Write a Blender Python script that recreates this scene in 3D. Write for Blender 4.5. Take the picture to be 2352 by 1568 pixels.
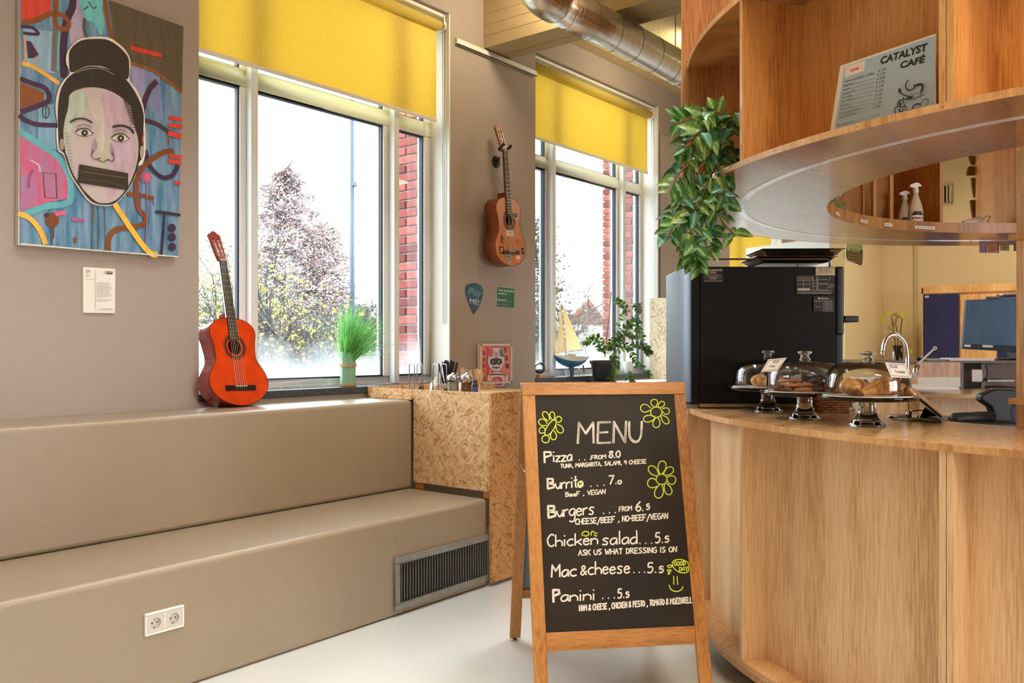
import bpy, bmesh, math, random
from mathutils import Vector, Matrix, Euler
for _o in list(bpy.data.objects): bpy.data.objects.remove(_o)
SC = bpy.context.scene
COL = SC.collection
R = random.Random(7)
V = Vector
pi = math.pi
# ---------------------------------------------------------------- camera
# room axes: x runs along the window wall, y out through the windows, z up
F, HC = 1975.0, 1.25
TH = math.atan(1574 / 1975.0)
FW = V((math.cos(TH), math.sin(TH), 0)); RT = V((math.sin(TH), -math.cos(TH), 0)); UP = V((0, 0, 1))
cam = bpy.data.cameras.new('camera'); camo = bpy.data.objects.new('camera', cam); COL.objects.link(camo)
cam.sensor_width = 36; cam.lens = 36 * F / 2352; cam.shift_y = 13 / 2352; cam.clip_end = 300; cam.clip_start = .05
camo.location = (0, 0, HC); camo.rotation_euler = (pi / 2, 0, TH - pi / 2)
SC.camera = camo
def P(px, py, x=None, y=None, z=None, D=None):
    "a point of the photograph's ray on a plane x=, y= or z= of the room, or at depth D"
    r = FW + RT * ((px - 1176) / F) + UP * ((797 - py) / F)
    if x is not None: t = x / r.x
    elif y is not None: t = y / r.y
    elif z is not None: t = (z - HC) / r.z
    else: t = D
    return V((0, 0, HC)) + r * t
# ---------------------------------------------------------------- world, lights, exposure
W = bpy.data.worlds.new('overcast_sky'); SC.world = W; W.use_nodes = True
_n = W.node_tree.nodes; _bg = _n['Background']
_tc = _n.new('ShaderNodeTexCoord'); _nz = _n.new('ShaderNodeTexNoise'); _nz.inputs['Scale'].default_value = 2.0
_cr = _n.new('ShaderNodeValToRGB'); _cr.color_ramp.elements[0].color = (.88, .93, 1, 1); _cr.color_ramp.elements[1].color = (.97, .985, 1, 1)
W.node_tree.links.new(_tc.outputs['Generated'], _nz.inputs['Vector']); W.node_tree.links.new(_nz.outputs[0], _cr.inputs[0]); W.node_tree.links.new(_cr.outputs[0], _bg.inputs[0])
_bg.inputs[1].default_value = 12.0
def area(name, loc, rot, sx, sy, power, col, portal=False, spread=180):
    l = bpy.data.lights.new(name, 'AREA'); l.shape = 'RECTANGLE'; l.size = sx; l.size_y = sy; l.energy = power; l.color = col
    l.spread = math.radians(spread)
    if portal: l.cycles.is_portal = True
    o = bpy.data.objects.new(name, l); COL.objects.link(o); o.location = loc; o.rotation_euler = rot
    return o
WARM = (1.0, .94, .86)
area('ceiling_and_fill_light', (0.2, -1.6, 3.5), (0, 0, 0), 2.6, 1.6, 18, WARM)
area('ceiling_and_fill_light', (-2.0, 1.2, 3.5), (0, 0, 0), 1.6, 1.6, 18, WARM)
area('ceiling_and_fill_light', (1.7, -1.1, 3.5), (0, .25, 0), 1.4, 1.0, 104, (1, .9, .76))  # unseen fill lamp, added to brighten the bar front
area('ceiling_and_fill_light', (0.9, 2.55, 3.5), (.06, 0, 0), 5.0, .3, 36, (.9, .96, 1), spread=95)
area('ceiling_and_fill_light', (3.1, 1.2, 3.5), (0, 0, 0), .8, .8, 17, (.88, .95, 1), spread=85)  # unseen narrow fill lamp, added to brighten the floor by the menu board
area('fill_uplight', (1.9, 0.2, 2.9), (pi, 0, 0), 1.2, 1.2, 44, (1, .86, .66))  # unseen up-facing lamp, added to brighten the ceiling and beam
area('fill_uplight', (3.3, 1.7, 2.95), (pi, 0, 0), .3, .3, 4, (1, .84, .60))  # smaller added lamp of the same sort, aimed up at the beam
area('wall_top_fill', (4.3, 3.0, 3.58), (1.3, 0, 0), .25, .12, 7, (1, .84, .58))  # unseen small lamp, added to warm the top of the pier
area('wall_top_fill', (6.1, 3.0, 3.58), (1.3, 0, 0), .25, .12, 6, (1, .84, .58))  # likewise added, for the wall above the second window
area('ceiling_and_fill_light', (9.6, 1.2, 3.5), (0, 0, 0), 1.5, 1.5, 56, (1, .9, .74))
area('ceiling_and_fill_light', (7.6, -1.0, 3.5), (0, 0, 0), 1.5, 1.5, 16, WARM)
area('window_portal', (2.75, -5.2, 1.8), (pi / 2, 0, 0), 2.6, 1.7, 1, (1, 1, 1), True)  # portal of the opening added in the unseen front wall
area('window_portal', (3.28, 4.3, 2.2), (-pi / 2, 0, 0), 1.9, 2.5, 1, (1, 1, 1), True)
area('window_portal', (6.08, 4.3, 2.2), (-pi / 2, 0, 0), 1.9, 2.5, 1, (1, 1, 1), True)
vs = SC.view_settings; vs.view_transform = 'Standard'; vs.look = 'None'; vs.exposure = 0.35; vs.gamma = 1.0; vs.use_curve_mapping = False
SC.cycles.use_denoising = True; SC.cycles.max_bounces = 10; SC.cycles.transparent_max_bounces = 24
SC.cycles.sample_clamp_indirect = 6; SC.cycles.caustics_refractive = False; SC.cycles.caustics_reflective = False
# ---------------------------------------------------------------- materials
def S(r, g, b):
    f = lambda c: (c / 255 / 12.92) if c / 255 <= .04045 else ((c / 255 + .055) / 1.055) ** 2.4
    return (f(r), f(g), f(b), 1)
MATS = {}
def mat(name, col=(200, 200, 200), rough=.5, metal=0, spec=.5, trans=0, ior=1.45, noise=0, nscale=8, bump=0, bscale=200, coat=0, crough=.03, emis=None, es=1, tl=0, stretch=(1, 1, 1), col2=None, detail=4):
    if name in MATS: return MATS[name]
    m = bpy.data.materials.new(name); m.use_nodes = True; nt = m.node_tree; b = nt.nodes['Principled BSDF']
    b.inputs['Base Color'].default_value = S(*col); b.inputs['Roughness'].default_value = rough; b.inputs['Metallic'].default_value = metal
    b.inputs['Specular IOR Level'].default_value = spec; b.inputs['Transmission Weight'].default_value = trans; b.inputs['IOR'].default_value = ior
    b.inputs['Coat Weight'].default_value = coat; b.inputs['Coat Roughness'].default_value = crough
    m.diffuse_color = S(*col)
    if emis: b.inputs['Emission Color'].default_value = S(*emis); b.inputs['Emission Strength'].default_value = es
    if noise or bump or col2:
        tc = nt.nodes.new('ShaderNodeTexCoord'); mp = nt.nodes.new('ShaderNodeMapping'); mp.inputs['Scale'].default_value = stretch
        nt.links.new(tc.outputs['Object'], mp.inputs[0])
    if noise or col2:
        nz = nt.nodes.new('ShaderNodeTexNoise'); nz.inputs['Scale'].default_value = nscale; nz.inputs['Detail'].default_value = detail
        nt.links.new(mp.outputs[0], nz.inputs['Vector'])
        cr = nt.nodes.new('ShaderNodeValToRGB'); c = S(*col)
        k0, k1 = 1 - noise, 1 + noise
        c2 = S(*col2) if col2 else tuple(min(1, q * k1) for q in c[:3]) + (1,)
        cr.color_ramp.elements[0].position = .35; cr.color_ramp.elements[1].position = .65
        cr.color_ramp.elements[0].color = (c[0] * k0, c[1] * k0, c[2] * k0, 1); cr.color_ramp.elements[1].color = c2
        nt.links.new(nz.outputs[0], cr.inputs[0]); nt.links.new(cr.outputs[0], b.inputs['Base Color'])
    if bump:
        n2 = nt.nodes.new('ShaderNodeTexNoise'); n2.inputs['Scale'].default_value = bscale; n2.inputs['Detail'].default_value = 3
        nt.links.new(mp.outputs[0], n2.inputs['Vector'])
        bp = nt.nodes.new('ShaderNodeBump'); bp.inputs['Strength'].default_value = bump; bp.inputs['Distance'].default_value = .004
        nt.links.new(n2.outputs[0], bp.inputs['Height']); nt.links.new(bp.outputs[0], b.inputs['Normal'])
    if tl:
        t = nt.nodes.new('ShaderNodeBsdfTranslucent'); t.inputs[0].default_value = S(*col); mx = nt.nodes.new('ShaderNodeMixShader'); mx.inputs[0].default_value = tl
        if noise: nt.links.new(cr.outputs[0], t.inputs[0])
        nt.links.new(b.outputs[0], mx.inputs[1]); nt.links.new(t.outputs[0], mx.inputs[2]); nt.links.new(mx.outputs[0], nt.nodes['Material Output'].inputs[0])
    MATS[name] = m
    return m
def wood(name, c1, c2, c3, grain=(1, 1, .05), sc=14, rough=.38, dist=3.0, coat=0):
    "solid oak: distorted bands stretched along one axis, plus fine pores"
    m = bpy.data.materials.new(name); m.use_nodes = True; nt = m.node_tree; N = nt.nodes; L = nt.links; b = N['Principled BSDF']
    tc = N.new('ShaderNodeTexCoord'); mp = N.new('ShaderNodeMapping'); mp.inputs['Scale'].default_value = grain; L.new(tc.outputs['Object'], mp.inputs[0])
    n1 = N.new('ShaderNodeTexNoise'); n1.inputs['Scale'].default_value = 2.2; n1.inputs['Detail'].default_value = 2; L.new(mp.outputs[0], n1.inputs['Vector'])
    w = N.new('ShaderNodeMath'); w.operation = 'MULTIPLY'; w.inputs[1].default_value = sc * dist; L.new(n1.outputs[0], w.inputs[0])
    s = N.new('ShaderNodeMath'); s.operation = 'SINE'; L.new(w.outputs[0], s.inputs[0])
    n2 = N.new('ShaderNodeTexNoise'); n2.inputs['Scale'].default_value = sc * 12; n2.inputs['Detail'].default_value = 5; n2.inputs['Roughness'].default_value = .7; L.new(mp.outputs[0], n2.inputs['Vector'])
    n3 = N.new('ShaderNodeTexNoise'); n3.inputs['Scale'].default_value = 1.6; L.new(tc.outputs['Object'], n3.inputs['Vector'])
    a = N.new('ShaderNodeMath'); a.operation = 'MULTIPLY_ADD'; a.inputs[1].default_value = .085; L.new(s.outputs[0], a.inputs[0]); L.new(n2.outputs[0], a.inputs[2])
    cr = N.new('ShaderNodeValToRGB'); e = cr.color_ramp.elements; e[0].position = .34; e[0].color = S(*c1); e[1].position = .68; e[1].color = S(*c3)
    q = cr.color_ramp.elements.new(.5); q.color = S(*c2); L.new(a.outputs[0], cr.inputs[0])
    mx = N.new('ShaderNodeMix'); mx.data_type = 'RGBA'; mx.blend_type = 'MULTIPLY'; mx.inputs[0].default_value = .16
    cr2 = N.new('ShaderNodeValToRGB'); cr2.color_ramp.elements[0].position = .3; cr2.color_ramp.elements[0].color = (.62, .56, .5, 1); cr2.color_ramp.elements[1].position = .7; cr2.color_ramp.elements[1].color = (1, 1, 1, 1)
    L.new(n3.outputs[0], cr2.inputs[0]); L.new(cr.outputs[0], mx.inputs[6]); L.new(cr2.outputs[0], mx.inputs[7]); L.new(mx.outputs[2], b.inputs['Base Color'])
    b.inputs['Roughness'].default_value = rough; b.inputs['Coat Weight'].default_value = coat; b.inputs['Coat Roughness'].default_value = .15
    bp = N.new('ShaderNodeBump'); bp.inputs['Strength'].default_value = .12; bp.inputs['Distance'].default_value = .001; L.new(n2.outputs[0], bp.inputs['Height']); L.new(bp.outputs[0], b.inputs['Normal'])
    MATS[name] = m
    return m
def osb(name, dark=0, pale=0, yz=True):
    m = bpy.data.materials.new(name); m.use_nodes = True; nt = m.node_tree; N = nt.nodes; L = nt.links; b = N['Principled BSDF']
    tc = N.new('ShaderNodeTexCoord'); prev = None
    pal = [(168, 118, 68), (204, 160, 110), (226, 190, 142), (236, 210, 172), (214, 172, 118)]
    if dark: pal = [(140, 90, 46), (184, 130, 76), (204, 152, 94), (212, 166, 110), (192, 138, 80)]  # front face of the box: its shade is put into a darker palette
    if pale: pal = [(176, 146, 110), (214, 192, 160), (232, 216, 188), (240, 228, 206), (222, 200, 166)]
    wr = N.new('ShaderNodeTexNoise'); wr.inputs['Scale'].default_value = 9
    L.new(tc.outputs['Object'], wr.inputs['Vector'])
    for i, tt_ in enumerate([.1, 1.3, 2.4, .7, 2.95, 1.85, .4, 2.1, 1.0]):
        mp = N.new('ShaderNodeMapping'); mp.vector_type = 'TEXTURE'; mp.inputs['Rotation'].default_value = (0, tt_, pi / 2 if yz else 0); mp.inputs['Scale'].default_value = (.06, .0105, .0105); mp.inputs['Location'].default_value = (i * .031, i * .017, 0)
        L.new(tc.outputs['Object'], mp.inputs[0])
        vo = N.new('ShaderNodeTexVoronoi'); vo.inputs['Scale'].default_value = 1.0; L.new(mp.outputs[0], vo.inputs['Vector'])
        sp = N.new('ShaderNodeSeparateColor'); L.new(vo.outputs['Color'], sp.inputs[0])
        cr = N.new('ShaderNodeValToRGB'); cr.color_ramp.interpolation = 'LINEAR'
        cr.color_ramp.elements[0].color = S(*pal[0]); cr.color_ramp.elements[1].color = S(*pal[3])
        for k, c in ((.25, pal[1]), (.55, pal[2]), (.8, pal[4])):
            e = cr.color_ramp.elements.new(k); e.color = S(*c)
        L.new(sp.outputs[0], cr.inputs[0])
        if prev is None: prev = cr.outputs[0]
        else:
            gt = N.new('ShaderNodeMath'); gt.operation = 'GREATER_THAN'; gt.inputs[1].default_value = 1 - 1 / (i + 1); L.new(sp.outputs[1], gt.inputs[0])
            mx = N.new('ShaderNodeMix'); mx.data_type = 'RGBA'; L.new(gt.outputs[0], mx.inputs[0]); L.new(prev, mx.inputs[6]); L.new(cr.outputs[0], mx.inputs[7]); prev = mx.outputs[2]
    L.new(prev, b.inputs['Base Color']); b.inputs['Roughness'].default_value = .6
    bp = N.new('ShaderNodeBump'); bp.inputs['Strength'].default_value = .3; bp.inputs['Distance'].default_value = .002
    L.new(prev, bp.inputs['Height']); L.new(bp.outputs[0], b.inputs['Normal'])
    MATS[name] = m
    return m
def thin_glass(name, tint=(1, 1, 1, 1), gloss=1.0, frost=None, rough=.0):
    "a thin clear sheet: straight through plus a mirror sheen by angle; frost=(z0,z1) clouds the pane below z1"
    m = bpy.data.materials.new(name); m.use_nodes = True; nt = m.node_tree; N = nt.nodes; L = nt.links; N.remove(N['Principled BSDF'])
    tr = N.new('ShaderNodeBsdfTransparent'); tr.inputs[0].default_value = tint; gl = N.new('ShaderNodeBsdfGlossy'); gl.inputs['Roughness'].default_value = rough
    lw = N.new('ShaderNodeFresnel'); lw.inputs['IOR'].default_value = 1.5
    mu = N.new('ShaderNodeMath'); mu.operation = 'MULTIPLY'; mu.use_clamp = True; mu.inputs[1].default_value = gloss; L.new(lw.outputs[0], mu.inputs[0])
    mx = N.new('ShaderNodeMixShader'); L.new(mu.outputs[0], mx.inputs[0]); L.new(tr.outputs[0], mx.inputs[1]); L.new(gl.outputs[0], mx.inputs[2]); out = mx.outputs[0]
    if frost:
        g = N.new('ShaderNodeTexCoord'); sx = N.new('ShaderNodeSeparateXYZ'); L.new(g.outputs['Object'], sx.inputs[0])
        mr = N.new('ShaderNodeMapRange'); mr.inputs['From Min'].default_value = frost[0]; mr.inputs['From Max'].default_value = frost[1]; mr.inputs['To Min'].default_value = .32; mr.inputs['To Max'].default_value = 0
        nz = N.new('ShaderNodeTexNoise'); nz.inputs['Scale'].default_value = 3; nz.inputs['Detail'].default_value = 5; L.new(g.outputs['Object'], nz.inputs['Vector'])
        ad = N.new('ShaderNodeMath'); ad.operation = 'MULTIPLY_ADD'; ad.inputs[1].default_value = .35; L.new(nz.outputs[0], ad.inputs[0]); L.new(sx.outputs[2], ad.inputs[2])
        L.new(ad.outputs[0], mr.inputs['Value'])
        tl = N.new('ShaderNodeBsdfTranslucent'); tl.inputs[0].default_value = (.75, .8, .85, 1)
        m2 = N.new('ShaderNodeMixShader'); L.new(mr.outputs[0], m2.inputs[0]); L.new(out, m2.inputs[1]); L.new(tl.outputs[0], m2.inputs[2]); out = m2.outputs[0]
    L.new(out, N['Material Output'].inputs[0]); MATS[name] = m
    return m
# ---------------------------------------------------------------- mesh helpers
class MB:
    def __init__(s): s.v = []; s.f = []; s.m = []; s.s = []
    def add(s, vs, fs, mi=0, sm=False):
        k = len(s.v); s.v += [V(p) for p in vs]; s.f += [tuple(i + k for i in f) for f in fs]; s.m += [mi] * len(fs); s.s += [sm] * len(fs); return s
    def box(s, x0, x1, y0, y1, z0, z1, mi=0, M=None):
        vs = [V((x, y, z)) for z in (z0, z1) for y in (y0, y1) for x in (x0, x1)]
        if M: vs = [M @ p for p in vs]
        return s.add(vs, [(0, 2, 3, 1), (4, 5, 7, 6), (0, 1, 5, 4), (2, 6, 7, 3), (0, 4, 6, 2), (1, 3, 7, 5)], mi)
    def bar(s, a, b, w, h, up=UP, mi=0):
        "square bar from a to b: w sideways, h along up"
        a = V(a); b = V(b); d = (b - a).normalized(); x = d.cross(up).normalized(); y = x.cross(d)
        vs = [p + x * (i * w / 2) + y * (j * h / 2) for p in (a, b) for j in (-1, 1) for i in (-1, 1)]
        return s.add(vs, [(0, 1, 3, 2), (4, 6, 7, 5), (0, 4, 5, 1), (2, 3, 7, 6), (0, 2, 6, 4), (1, 5, 7, 3)], mi)
    def tube(s, pts, r, n=8, mi=0, closed=False, cap=True):
        pts = [V(p) for p in pts]; N = len(pts); rr = r if isinstance(r, (list, tuple)) else [r] * N; rings = []
        d0 = (pts[1] - pts[0]).normalized(); x = d0.orthogonal().normalized()
        for i, p in enumerate(pts):
            if closed: d = (pts[(i + 1) % N] - pts[i - 1]).normalized()
            else: d = (pts[min(i + 1, N - 1)] - pts[max(i - 1, 0)]).normalized()
            x = (x - d * x.dot(d)); x = x.normalized() if x.length > 1e-6 else d.orthogonal().normalized(); y = d.cross(x)
            rings.append([p + (x * math.cos(2 * pi * k / n) + y * math.sin(2 * pi * k / n)) * rr[i] for k in range(n)])
        vs = [q for g in rings for q in g]; fs = []
        for i in range(N if closed else N - 1):
            j = (i + 1) % N
            for k in range(n): fs.append((i * n + k, i * n + (k + 1) % n, j * n + (k + 1) % n, j * n + k))
        s.add(vs, fs, mi, True)
        if cap and not closed: s.add(rings[0], [tuple(range(n - 1, -1, -1))], mi); s.add(rings[-1], [tuple(range(n))], mi)
        return s
    def lathe(s, prof, n=24, c=(0, 0, 0), M=None, mi=0, sm=True, closed=False):
        c = V(c); vs = []; N = len(prof)
        for r, z in prof:
            for k in range(n):
                p = V((max(r, 1e-5) * math.cos(2 * pi * k / n), max(r, 1e-5) * math.sin(2 * pi * k / n), z)); vs.append((M @ p if M else p) + c)
        fs = []
        for i in range(N if closed else N - 1):
            j = (i + 1) % N
            for k in range(n): fs.append((i * n + k, i * n + (k + 1) % n, j * n + (k + 1) % n, j * n + k))
        return s.add(vs, fs, mi, sm)
    def prism(s, poly, h0, h1, o=(0, 0, 0), x=(1, 0, 0), y=(0, 1, 0), mi=0, sms=False):
        o = V(o); x = V(x); y = V(y); n = x.cross(y).normalized(); k = len(poly)
        vs = [o + x * a + y * b + n * h for h in (h0, h1) for a, b in poly]
        s.add(vs, [tuple(range(k - 1, -1, -1)), tuple(range(k, 2 * k))], mi)
        return s.add(vs, [(i, (i + 1) % k, k + (i + 1) % k, k + i) for i in range(k)], mi, sms)
    def poly(s, pts, mi=0): return s.add(pts, [tuple(range(len(pts)))], mi)
    def sec(s, r0, r1, z0, z1, a0, a1, c, n=None, mi=0):
        "curved box: annulus sector (degrees) about c"
        n = n or max(1, int(abs(a1 - a0) / 2)); vs = []
        for i in range(n + 1):
            a = math.radians(a0 + (a1 - a0) * i / n); ca, sa = math.cos(a), math.sin(a)
            vs += [(c[0] + r * ca, c[1] + r * sa, z) for r, z in ((r0, z0), (r1, z0), (r1, z1), (r0, z1))]
        for i in range(n):
            for k in range(4): s.add([vs[4 * i + k], vs[4 * i + (k + 1) % 4], vs[4 * i + 4 + (k + 1) % 4], vs[4 * i + 4 + k]], [(0, 1, 2, 3)], mi, False)
        s.add(vs[:4], [(3, 2, 1, 0)], mi); s.add(vs[-4:], [(0, 1, 2, 3)], mi)
        return s
    def ball(s, c, r, sc=(1, 1, 1), n=12, mi=0, M=None):
        m = n // 2 + 1; prof = [(math.sin(pi * i / m), -math.cos(pi * i / m)) for i in range(m + 1)]; vs = []
        for a, z in prof:
            for k in range(n):
                p = V((max(a, 1e-4) * math.cos(2 * pi * k / n) * sc[0], max(a, 1e-4) * math.sin(2 * pi * k / n) * sc[1], z * sc[2])) * r
                vs.append((M @ p if M else p) + V(c))
        fs = [(i * n + k, i * n + (k + 1) % n, (i + 1) * n + (k + 1) % n, (i + 1) * n + k) for i in range(m) for k in range(n)]
        return s.add(vs, fs, mi, True)
    def stroke(s, pts, w, off, n, mi=0, closed=False, smooth=True):
        "flat painted line through 3-D points lying on a plane with normal n"
        pts = [V(p) for p in pts]
        if smooth and len(pts) > 2: pts = catmull(pts, 5, closed)
        if closed: pts.append(pts[0])
        n = V(n).normalized(); vs = []; N = len(pts)
        for i, p in enumerate(pts):
            d = pts[min(i + 1, N - 1)] - pts[max(i - 1, 0)]
            if closed and i in (0, N - 1): d = pts[1] - pts[-2]
            if d.length < 1e-7: d = V((1, 0, 0))
            d.normalize(); q = n.cross(d) * (w / 2); vs += [p + q + n * off, p - q + n * off]
        return s.add(vs, [(2 * i, 2 * i + 1, 2 * i + 3, 2 * i + 2) for i in range(N - 1)], mi)
    def mesh(s, name, mats, loc=V((0, 0, 0)), weld=False):
        me = bpy.data.meshes.new(name); me.from_pydata([tuple(p - loc) for p in s.v], [], s.f)
        for m in (mats if isinstance(mats, (list, tuple)) else [mats]): me.materials.append(m)
        me.polygons.foreach_set('material_index', s.m); me.polygons.foreach_set('use_smooth', s.s)
        b = bmesh.new(); b.from_mesh(me)
        if weld: bmesh.ops.remove_doubles(b, verts=b.verts, dist=2e-5)
        bmesh.ops.recalc_face_normals(b, faces=b.faces); b.to_mesh(me); b.free(); me.update()
        return me
    def build(s, name, mats, parent=None, bev=0, seg=2, weld=True, origin=None, **props):
        loc = V(parent.get('_w', (0, 0, 0))) if parent else V((0, 0, 0))
        if origin is None and not parent:
            origin = V((sum(p.x for p in s.v) / len(s.v), sum(p.y for p in s.v) / len(s.v), min(p.z for p in s.v)))
        base = V(origin) if origin is not None else loc
        o = bpy.data.objects.new(name, s.mesh(name, mats, base, weld)); COL.objects.link(o)
        o['_w'] = tuple(base)
        if parent: o.parent = parent; o.location = base - loc
        else: o.location = base
        if bev:
            md = o.modifiers.new('bevel', 'BEVEL'); md.width = bev; md.segments = seg; md.limit_method = 'ANGLE'; md.angle_limit = .7
            for p in o.data.polygons: p.use_smooth = True
            wn = o.modifiers.new('wn', 'WEIGHTED_NORMAL'); wn.keep_sharp = True
        for k, v in props.items(): o[k] = v
        return o
def catmull(pts, n=5, closed=False):
    out = []; N = len(pts); rng = range(N) if closed else range(N - 1)
    for i in rng:
        p0 = pts[(i - 1) % N] if closed or i > 0 else pts[0]; p1 = pts[i]; p2 = pts[(i + 1) % N]; p3 = pts[(i + 2) % N] if closed or i + 2 < N else pts[-1]
        for k in range(n):
            t = k / n; out.append(.5 * ((2 * p1) + (p2 - p0) * t + (2 * p0 - 5 * p1 + 4 * p2 - p3) * t * t + (3 * p1 - p0 - 3 * p2 + p3) * t ** 3))
    if not closed: out.append(pts[-1])
    return out
def thing(name, label, cat, loc, group=None):
    o = bpy.data.objects.new(name, None); COL.objects.link(o); o.location = loc; o['_w'] = tuple(loc); o.empty_display_size = .05
    tag(o, label, cat, group); return o
def tag(o, label, cat, group=None):
    o['label'] = label; o['category'] = cat
    if group: o['group'] = group
    return o
def struct(o): o['kind'] = 'structure'; return o
def dup(root, loc, label, rz=0, group=None):
    r = root.copy(); COL.objects.link(r); r.location = loc; r.rotation_euler = (0, 0, rz); r['label'] = label; r['_w'] = tuple(loc)
    if group: r['group'] = group
    for ch in list(root.children):
        c = ch.copy(); COL.objects.link(c); c.parent = r
        for g in list(ch.children): d = g.copy(); COL.objects.link(d); d.parent = c
    return r
def text_mesh(mb, s, o, x, y, width=None, size=1.0, align='L', mi=0, ital=0, bold=0):
    "text as flat faces: o = baseline start, x/y = unit axes on the surface"
    cu = bpy.data.curves.new('t', 'FONT'); cu.body = s; cu.size = 1; cu.shear = ital; cu.resolution_u = 3
    if bold: cu.offset = bold
    ob = bpy.data.objects.new('t', cu); COL.objects.link(ob); dg = bpy.context.evaluated_depsgraph_get(); me = bpy.data.meshes.new_from_object(ob.evaluated_get(dg))
    if me.vertices:
        xs = [v.co.x for v in me.vertices]; w = max(xs) - min(xs); k = size; kx = (width / w if width else size)
        ox = {'L': 0, 'C': -w * kx / 2, 'R': -w * kx}[align]
        mb.add([V(o) + V(x) * ((v.co.x - min(xs)) * kx + ox) + V(y) * (v.co.y * k) for v in me.vertices], [tuple(p.vertices) for p in me.polygons], mi)
    bpy.data.objects.remove(ob); bpy.data.curves.remove(cu); bpy.data.meshes.remove(me)
# ---------------------------------------------------------------- shared materials
M_wall = mat('greige_plaster', (166, 153, 143), .62, noise=.05, nscale=1.2, bump=.12, bscale=90)
M_bench = mat('cream_coated_concrete', (150, 132, 109), .42, coat=.8, crough=.34, noise=.035, nscale=2, bump=.35, bscale=170)
M_floor = mat('pale_poured_floor', (212, 213, 208), .4, coat=1.0, crough=.26, noise=.05, nscale=1.3, bump=.02, bscale=9, detail=6)
M_ceil = mat('rough_acoustic_ceiling', (214, 192, 148), .9, noise=.22, nscale=60, bump=1.0, bscale=110)
M_conc = mat('painted_concrete', (180, 160, 122), .75, noise=.07, nscale=3, bump=.25, bscale=25)
M_alu = mat('white_window_frame', (226, 227, 228), .42)
M_gask = mat('black_gasket', (38, 44, 56), .6)
M_sill = mat('dark_stone_sill', (64, 68, 74), .28, noise=.25, nscale=150)
M_white = mat('white_plastic', (232, 228, 220), .4)
M_wpaint = mat('white_paint', (236, 234, 230), .5)
M_black = mat('black_plastic', (22, 21, 22), .35)
M_chrome = mat('chrome', (225, 225, 228), .08, 1)
M_steel = mat('brushed_steel', (190, 190, 192), .28, 1)
M_oak = wood('oak_sheen_vertical', (200, 154, 104), (226, 186, 138), (238, 204, 162), (1, 1, .045), 13)  # same oak as the upper shelves, colour lightened for daylight sheen
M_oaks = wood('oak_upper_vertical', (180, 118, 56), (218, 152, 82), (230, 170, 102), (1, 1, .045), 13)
M_oakh = wood('oak_flat', (180, 130, 82), (208, 160, 108), (222, 178, 126), (.07, .9, 1), 12, .25, coat=.3)
M_oake = wood('oak_edge', (186, 132, 80), (214, 164, 108), (228, 184, 130), (.8, .8, .12), 4)
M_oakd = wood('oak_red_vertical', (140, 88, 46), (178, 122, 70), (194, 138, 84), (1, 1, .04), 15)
M_frame = wood('stained_beech', (150, 94, 42), (182, 122, 62), (196, 136, 72), (1, 1, .06), 9, .35)
M_osb = osb('osb_board'); M_osbd = osb('osb_shaded_front', dark=1, yz=False); M_osbp = osb('osb_pale', pale=1)
G_pane = thin_glass('window_glass', (.86, .90, .90, 1), .5, frost=(1.0, 1.5))
G_thin = thin_glass('blown_glass', (.975, .98, .98, 1), 1.5, rough=.015)
G_solid = mat('solid_glass', (245, 250, 250), .02, trans=1, ior=1.45)
M_foil = mat('aluminium_foil_duct', (214, 210, 206), .24, 1, bump=.55, bscale=16, stretch=(3, 1, 1))
M_text = mat('black_print', (30, 28, 28), .6)
M_paper = mat('white_paper', (236, 230, 222), .6)
# ================================================================= ROOM
YW, YG, ZC = 3.87, 4.05, 3.65
X1a, X1b, X2a, X2b = 2.366, 4.204, 5.137, 7.018
ZL, ZS = 3.458, 1.02
def B(n, x0, x1, y0, y1, z0, z1, m, parent=None, **k): return MB().box(x0, x1, y0, y1, z0, z1).build(n, m, parent, **k)
struct(B('floor', -4, 12.15, -5, YG, -.1, 0, M_floor))
struct(B('ceiling', -4, 12.15, -5, YG + .2, ZC, ZC + .1, M_ceil))
struct(B('wall_left', -4.1, -4, -5, YG + .2, 0, ZC, M_wall))
struct(MB().box(-4, 1.5, -5.1, -5, 0, ZC).box(4, 12.15, -5.1, -5, 0, ZC).box(1.5, 4, -5.1, -5, 0, 1).box(1.5, 4, -5.1, -5, 2.6, ZC).build('wall_front', M_wall))  # unseen wall; its opening is added to let in daylight
XC = 12.0
wb = struct(MB().box(XC, XC + .15, -5, YG, 0, ZC).build('wall_right', mat('cream_wall', (228, 206, 160), .6, bump=.1)))
X3a, X3b = 8.55, 10.02
w = MB()
for a, b in ((-4, X1a), (X1b, X2a), (X2b, X3a), (X3b, 12.15)): w.box(a, b, YW, YW + .23, 0, ZC)
for a, b in ((X1a, X1b), (X2a, X2b), (X3a, X3b)): w.box(a, b, YW, YW + .23, ZL, ZC); w.box(a, b, YW, YW + .23, 0, ZS - .042)
struct(w.build('wall_window', M_wall))
struct(MB().box(10.4, XC - .001, 3.255, YW - .001, 0, ZC - .001).build('wall_pier', mat('cream_wall', (228, 206, 160), .6, bump=.1)))
# shallow plaster pilaster beyond the second window
struct(MB().box(X2b + .012, X2b + .42, YW - .03, YW, 0, 3.21).build('trim_1', M_wall, bev=.008))
struct(MB().box(X2b + .36, X2b + .44, YW - .035, YW, 3.2, ZC).build('trim_2', M_wall))
# concrete beam crossing the ceiling
bm = MB().box(4.54, 4.825, -3.5, YW, 3.32, ZC + .02)
for zz in (3.40, 3.475, 3.55): bm.box(4.537, 4.54, -3.5, YW, zz, zz + .0025)
bm.box(4.72, 4.726, -3.5, YW, 3.316, 3.32)
struct(bm.build('trim_3', M_conc, bev=.006))
struct(MB().box(1.75, 2.03, -3.5, YW, 3.32, ZC + .02).build('trim_4', M_conc, bev=.006))
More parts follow.
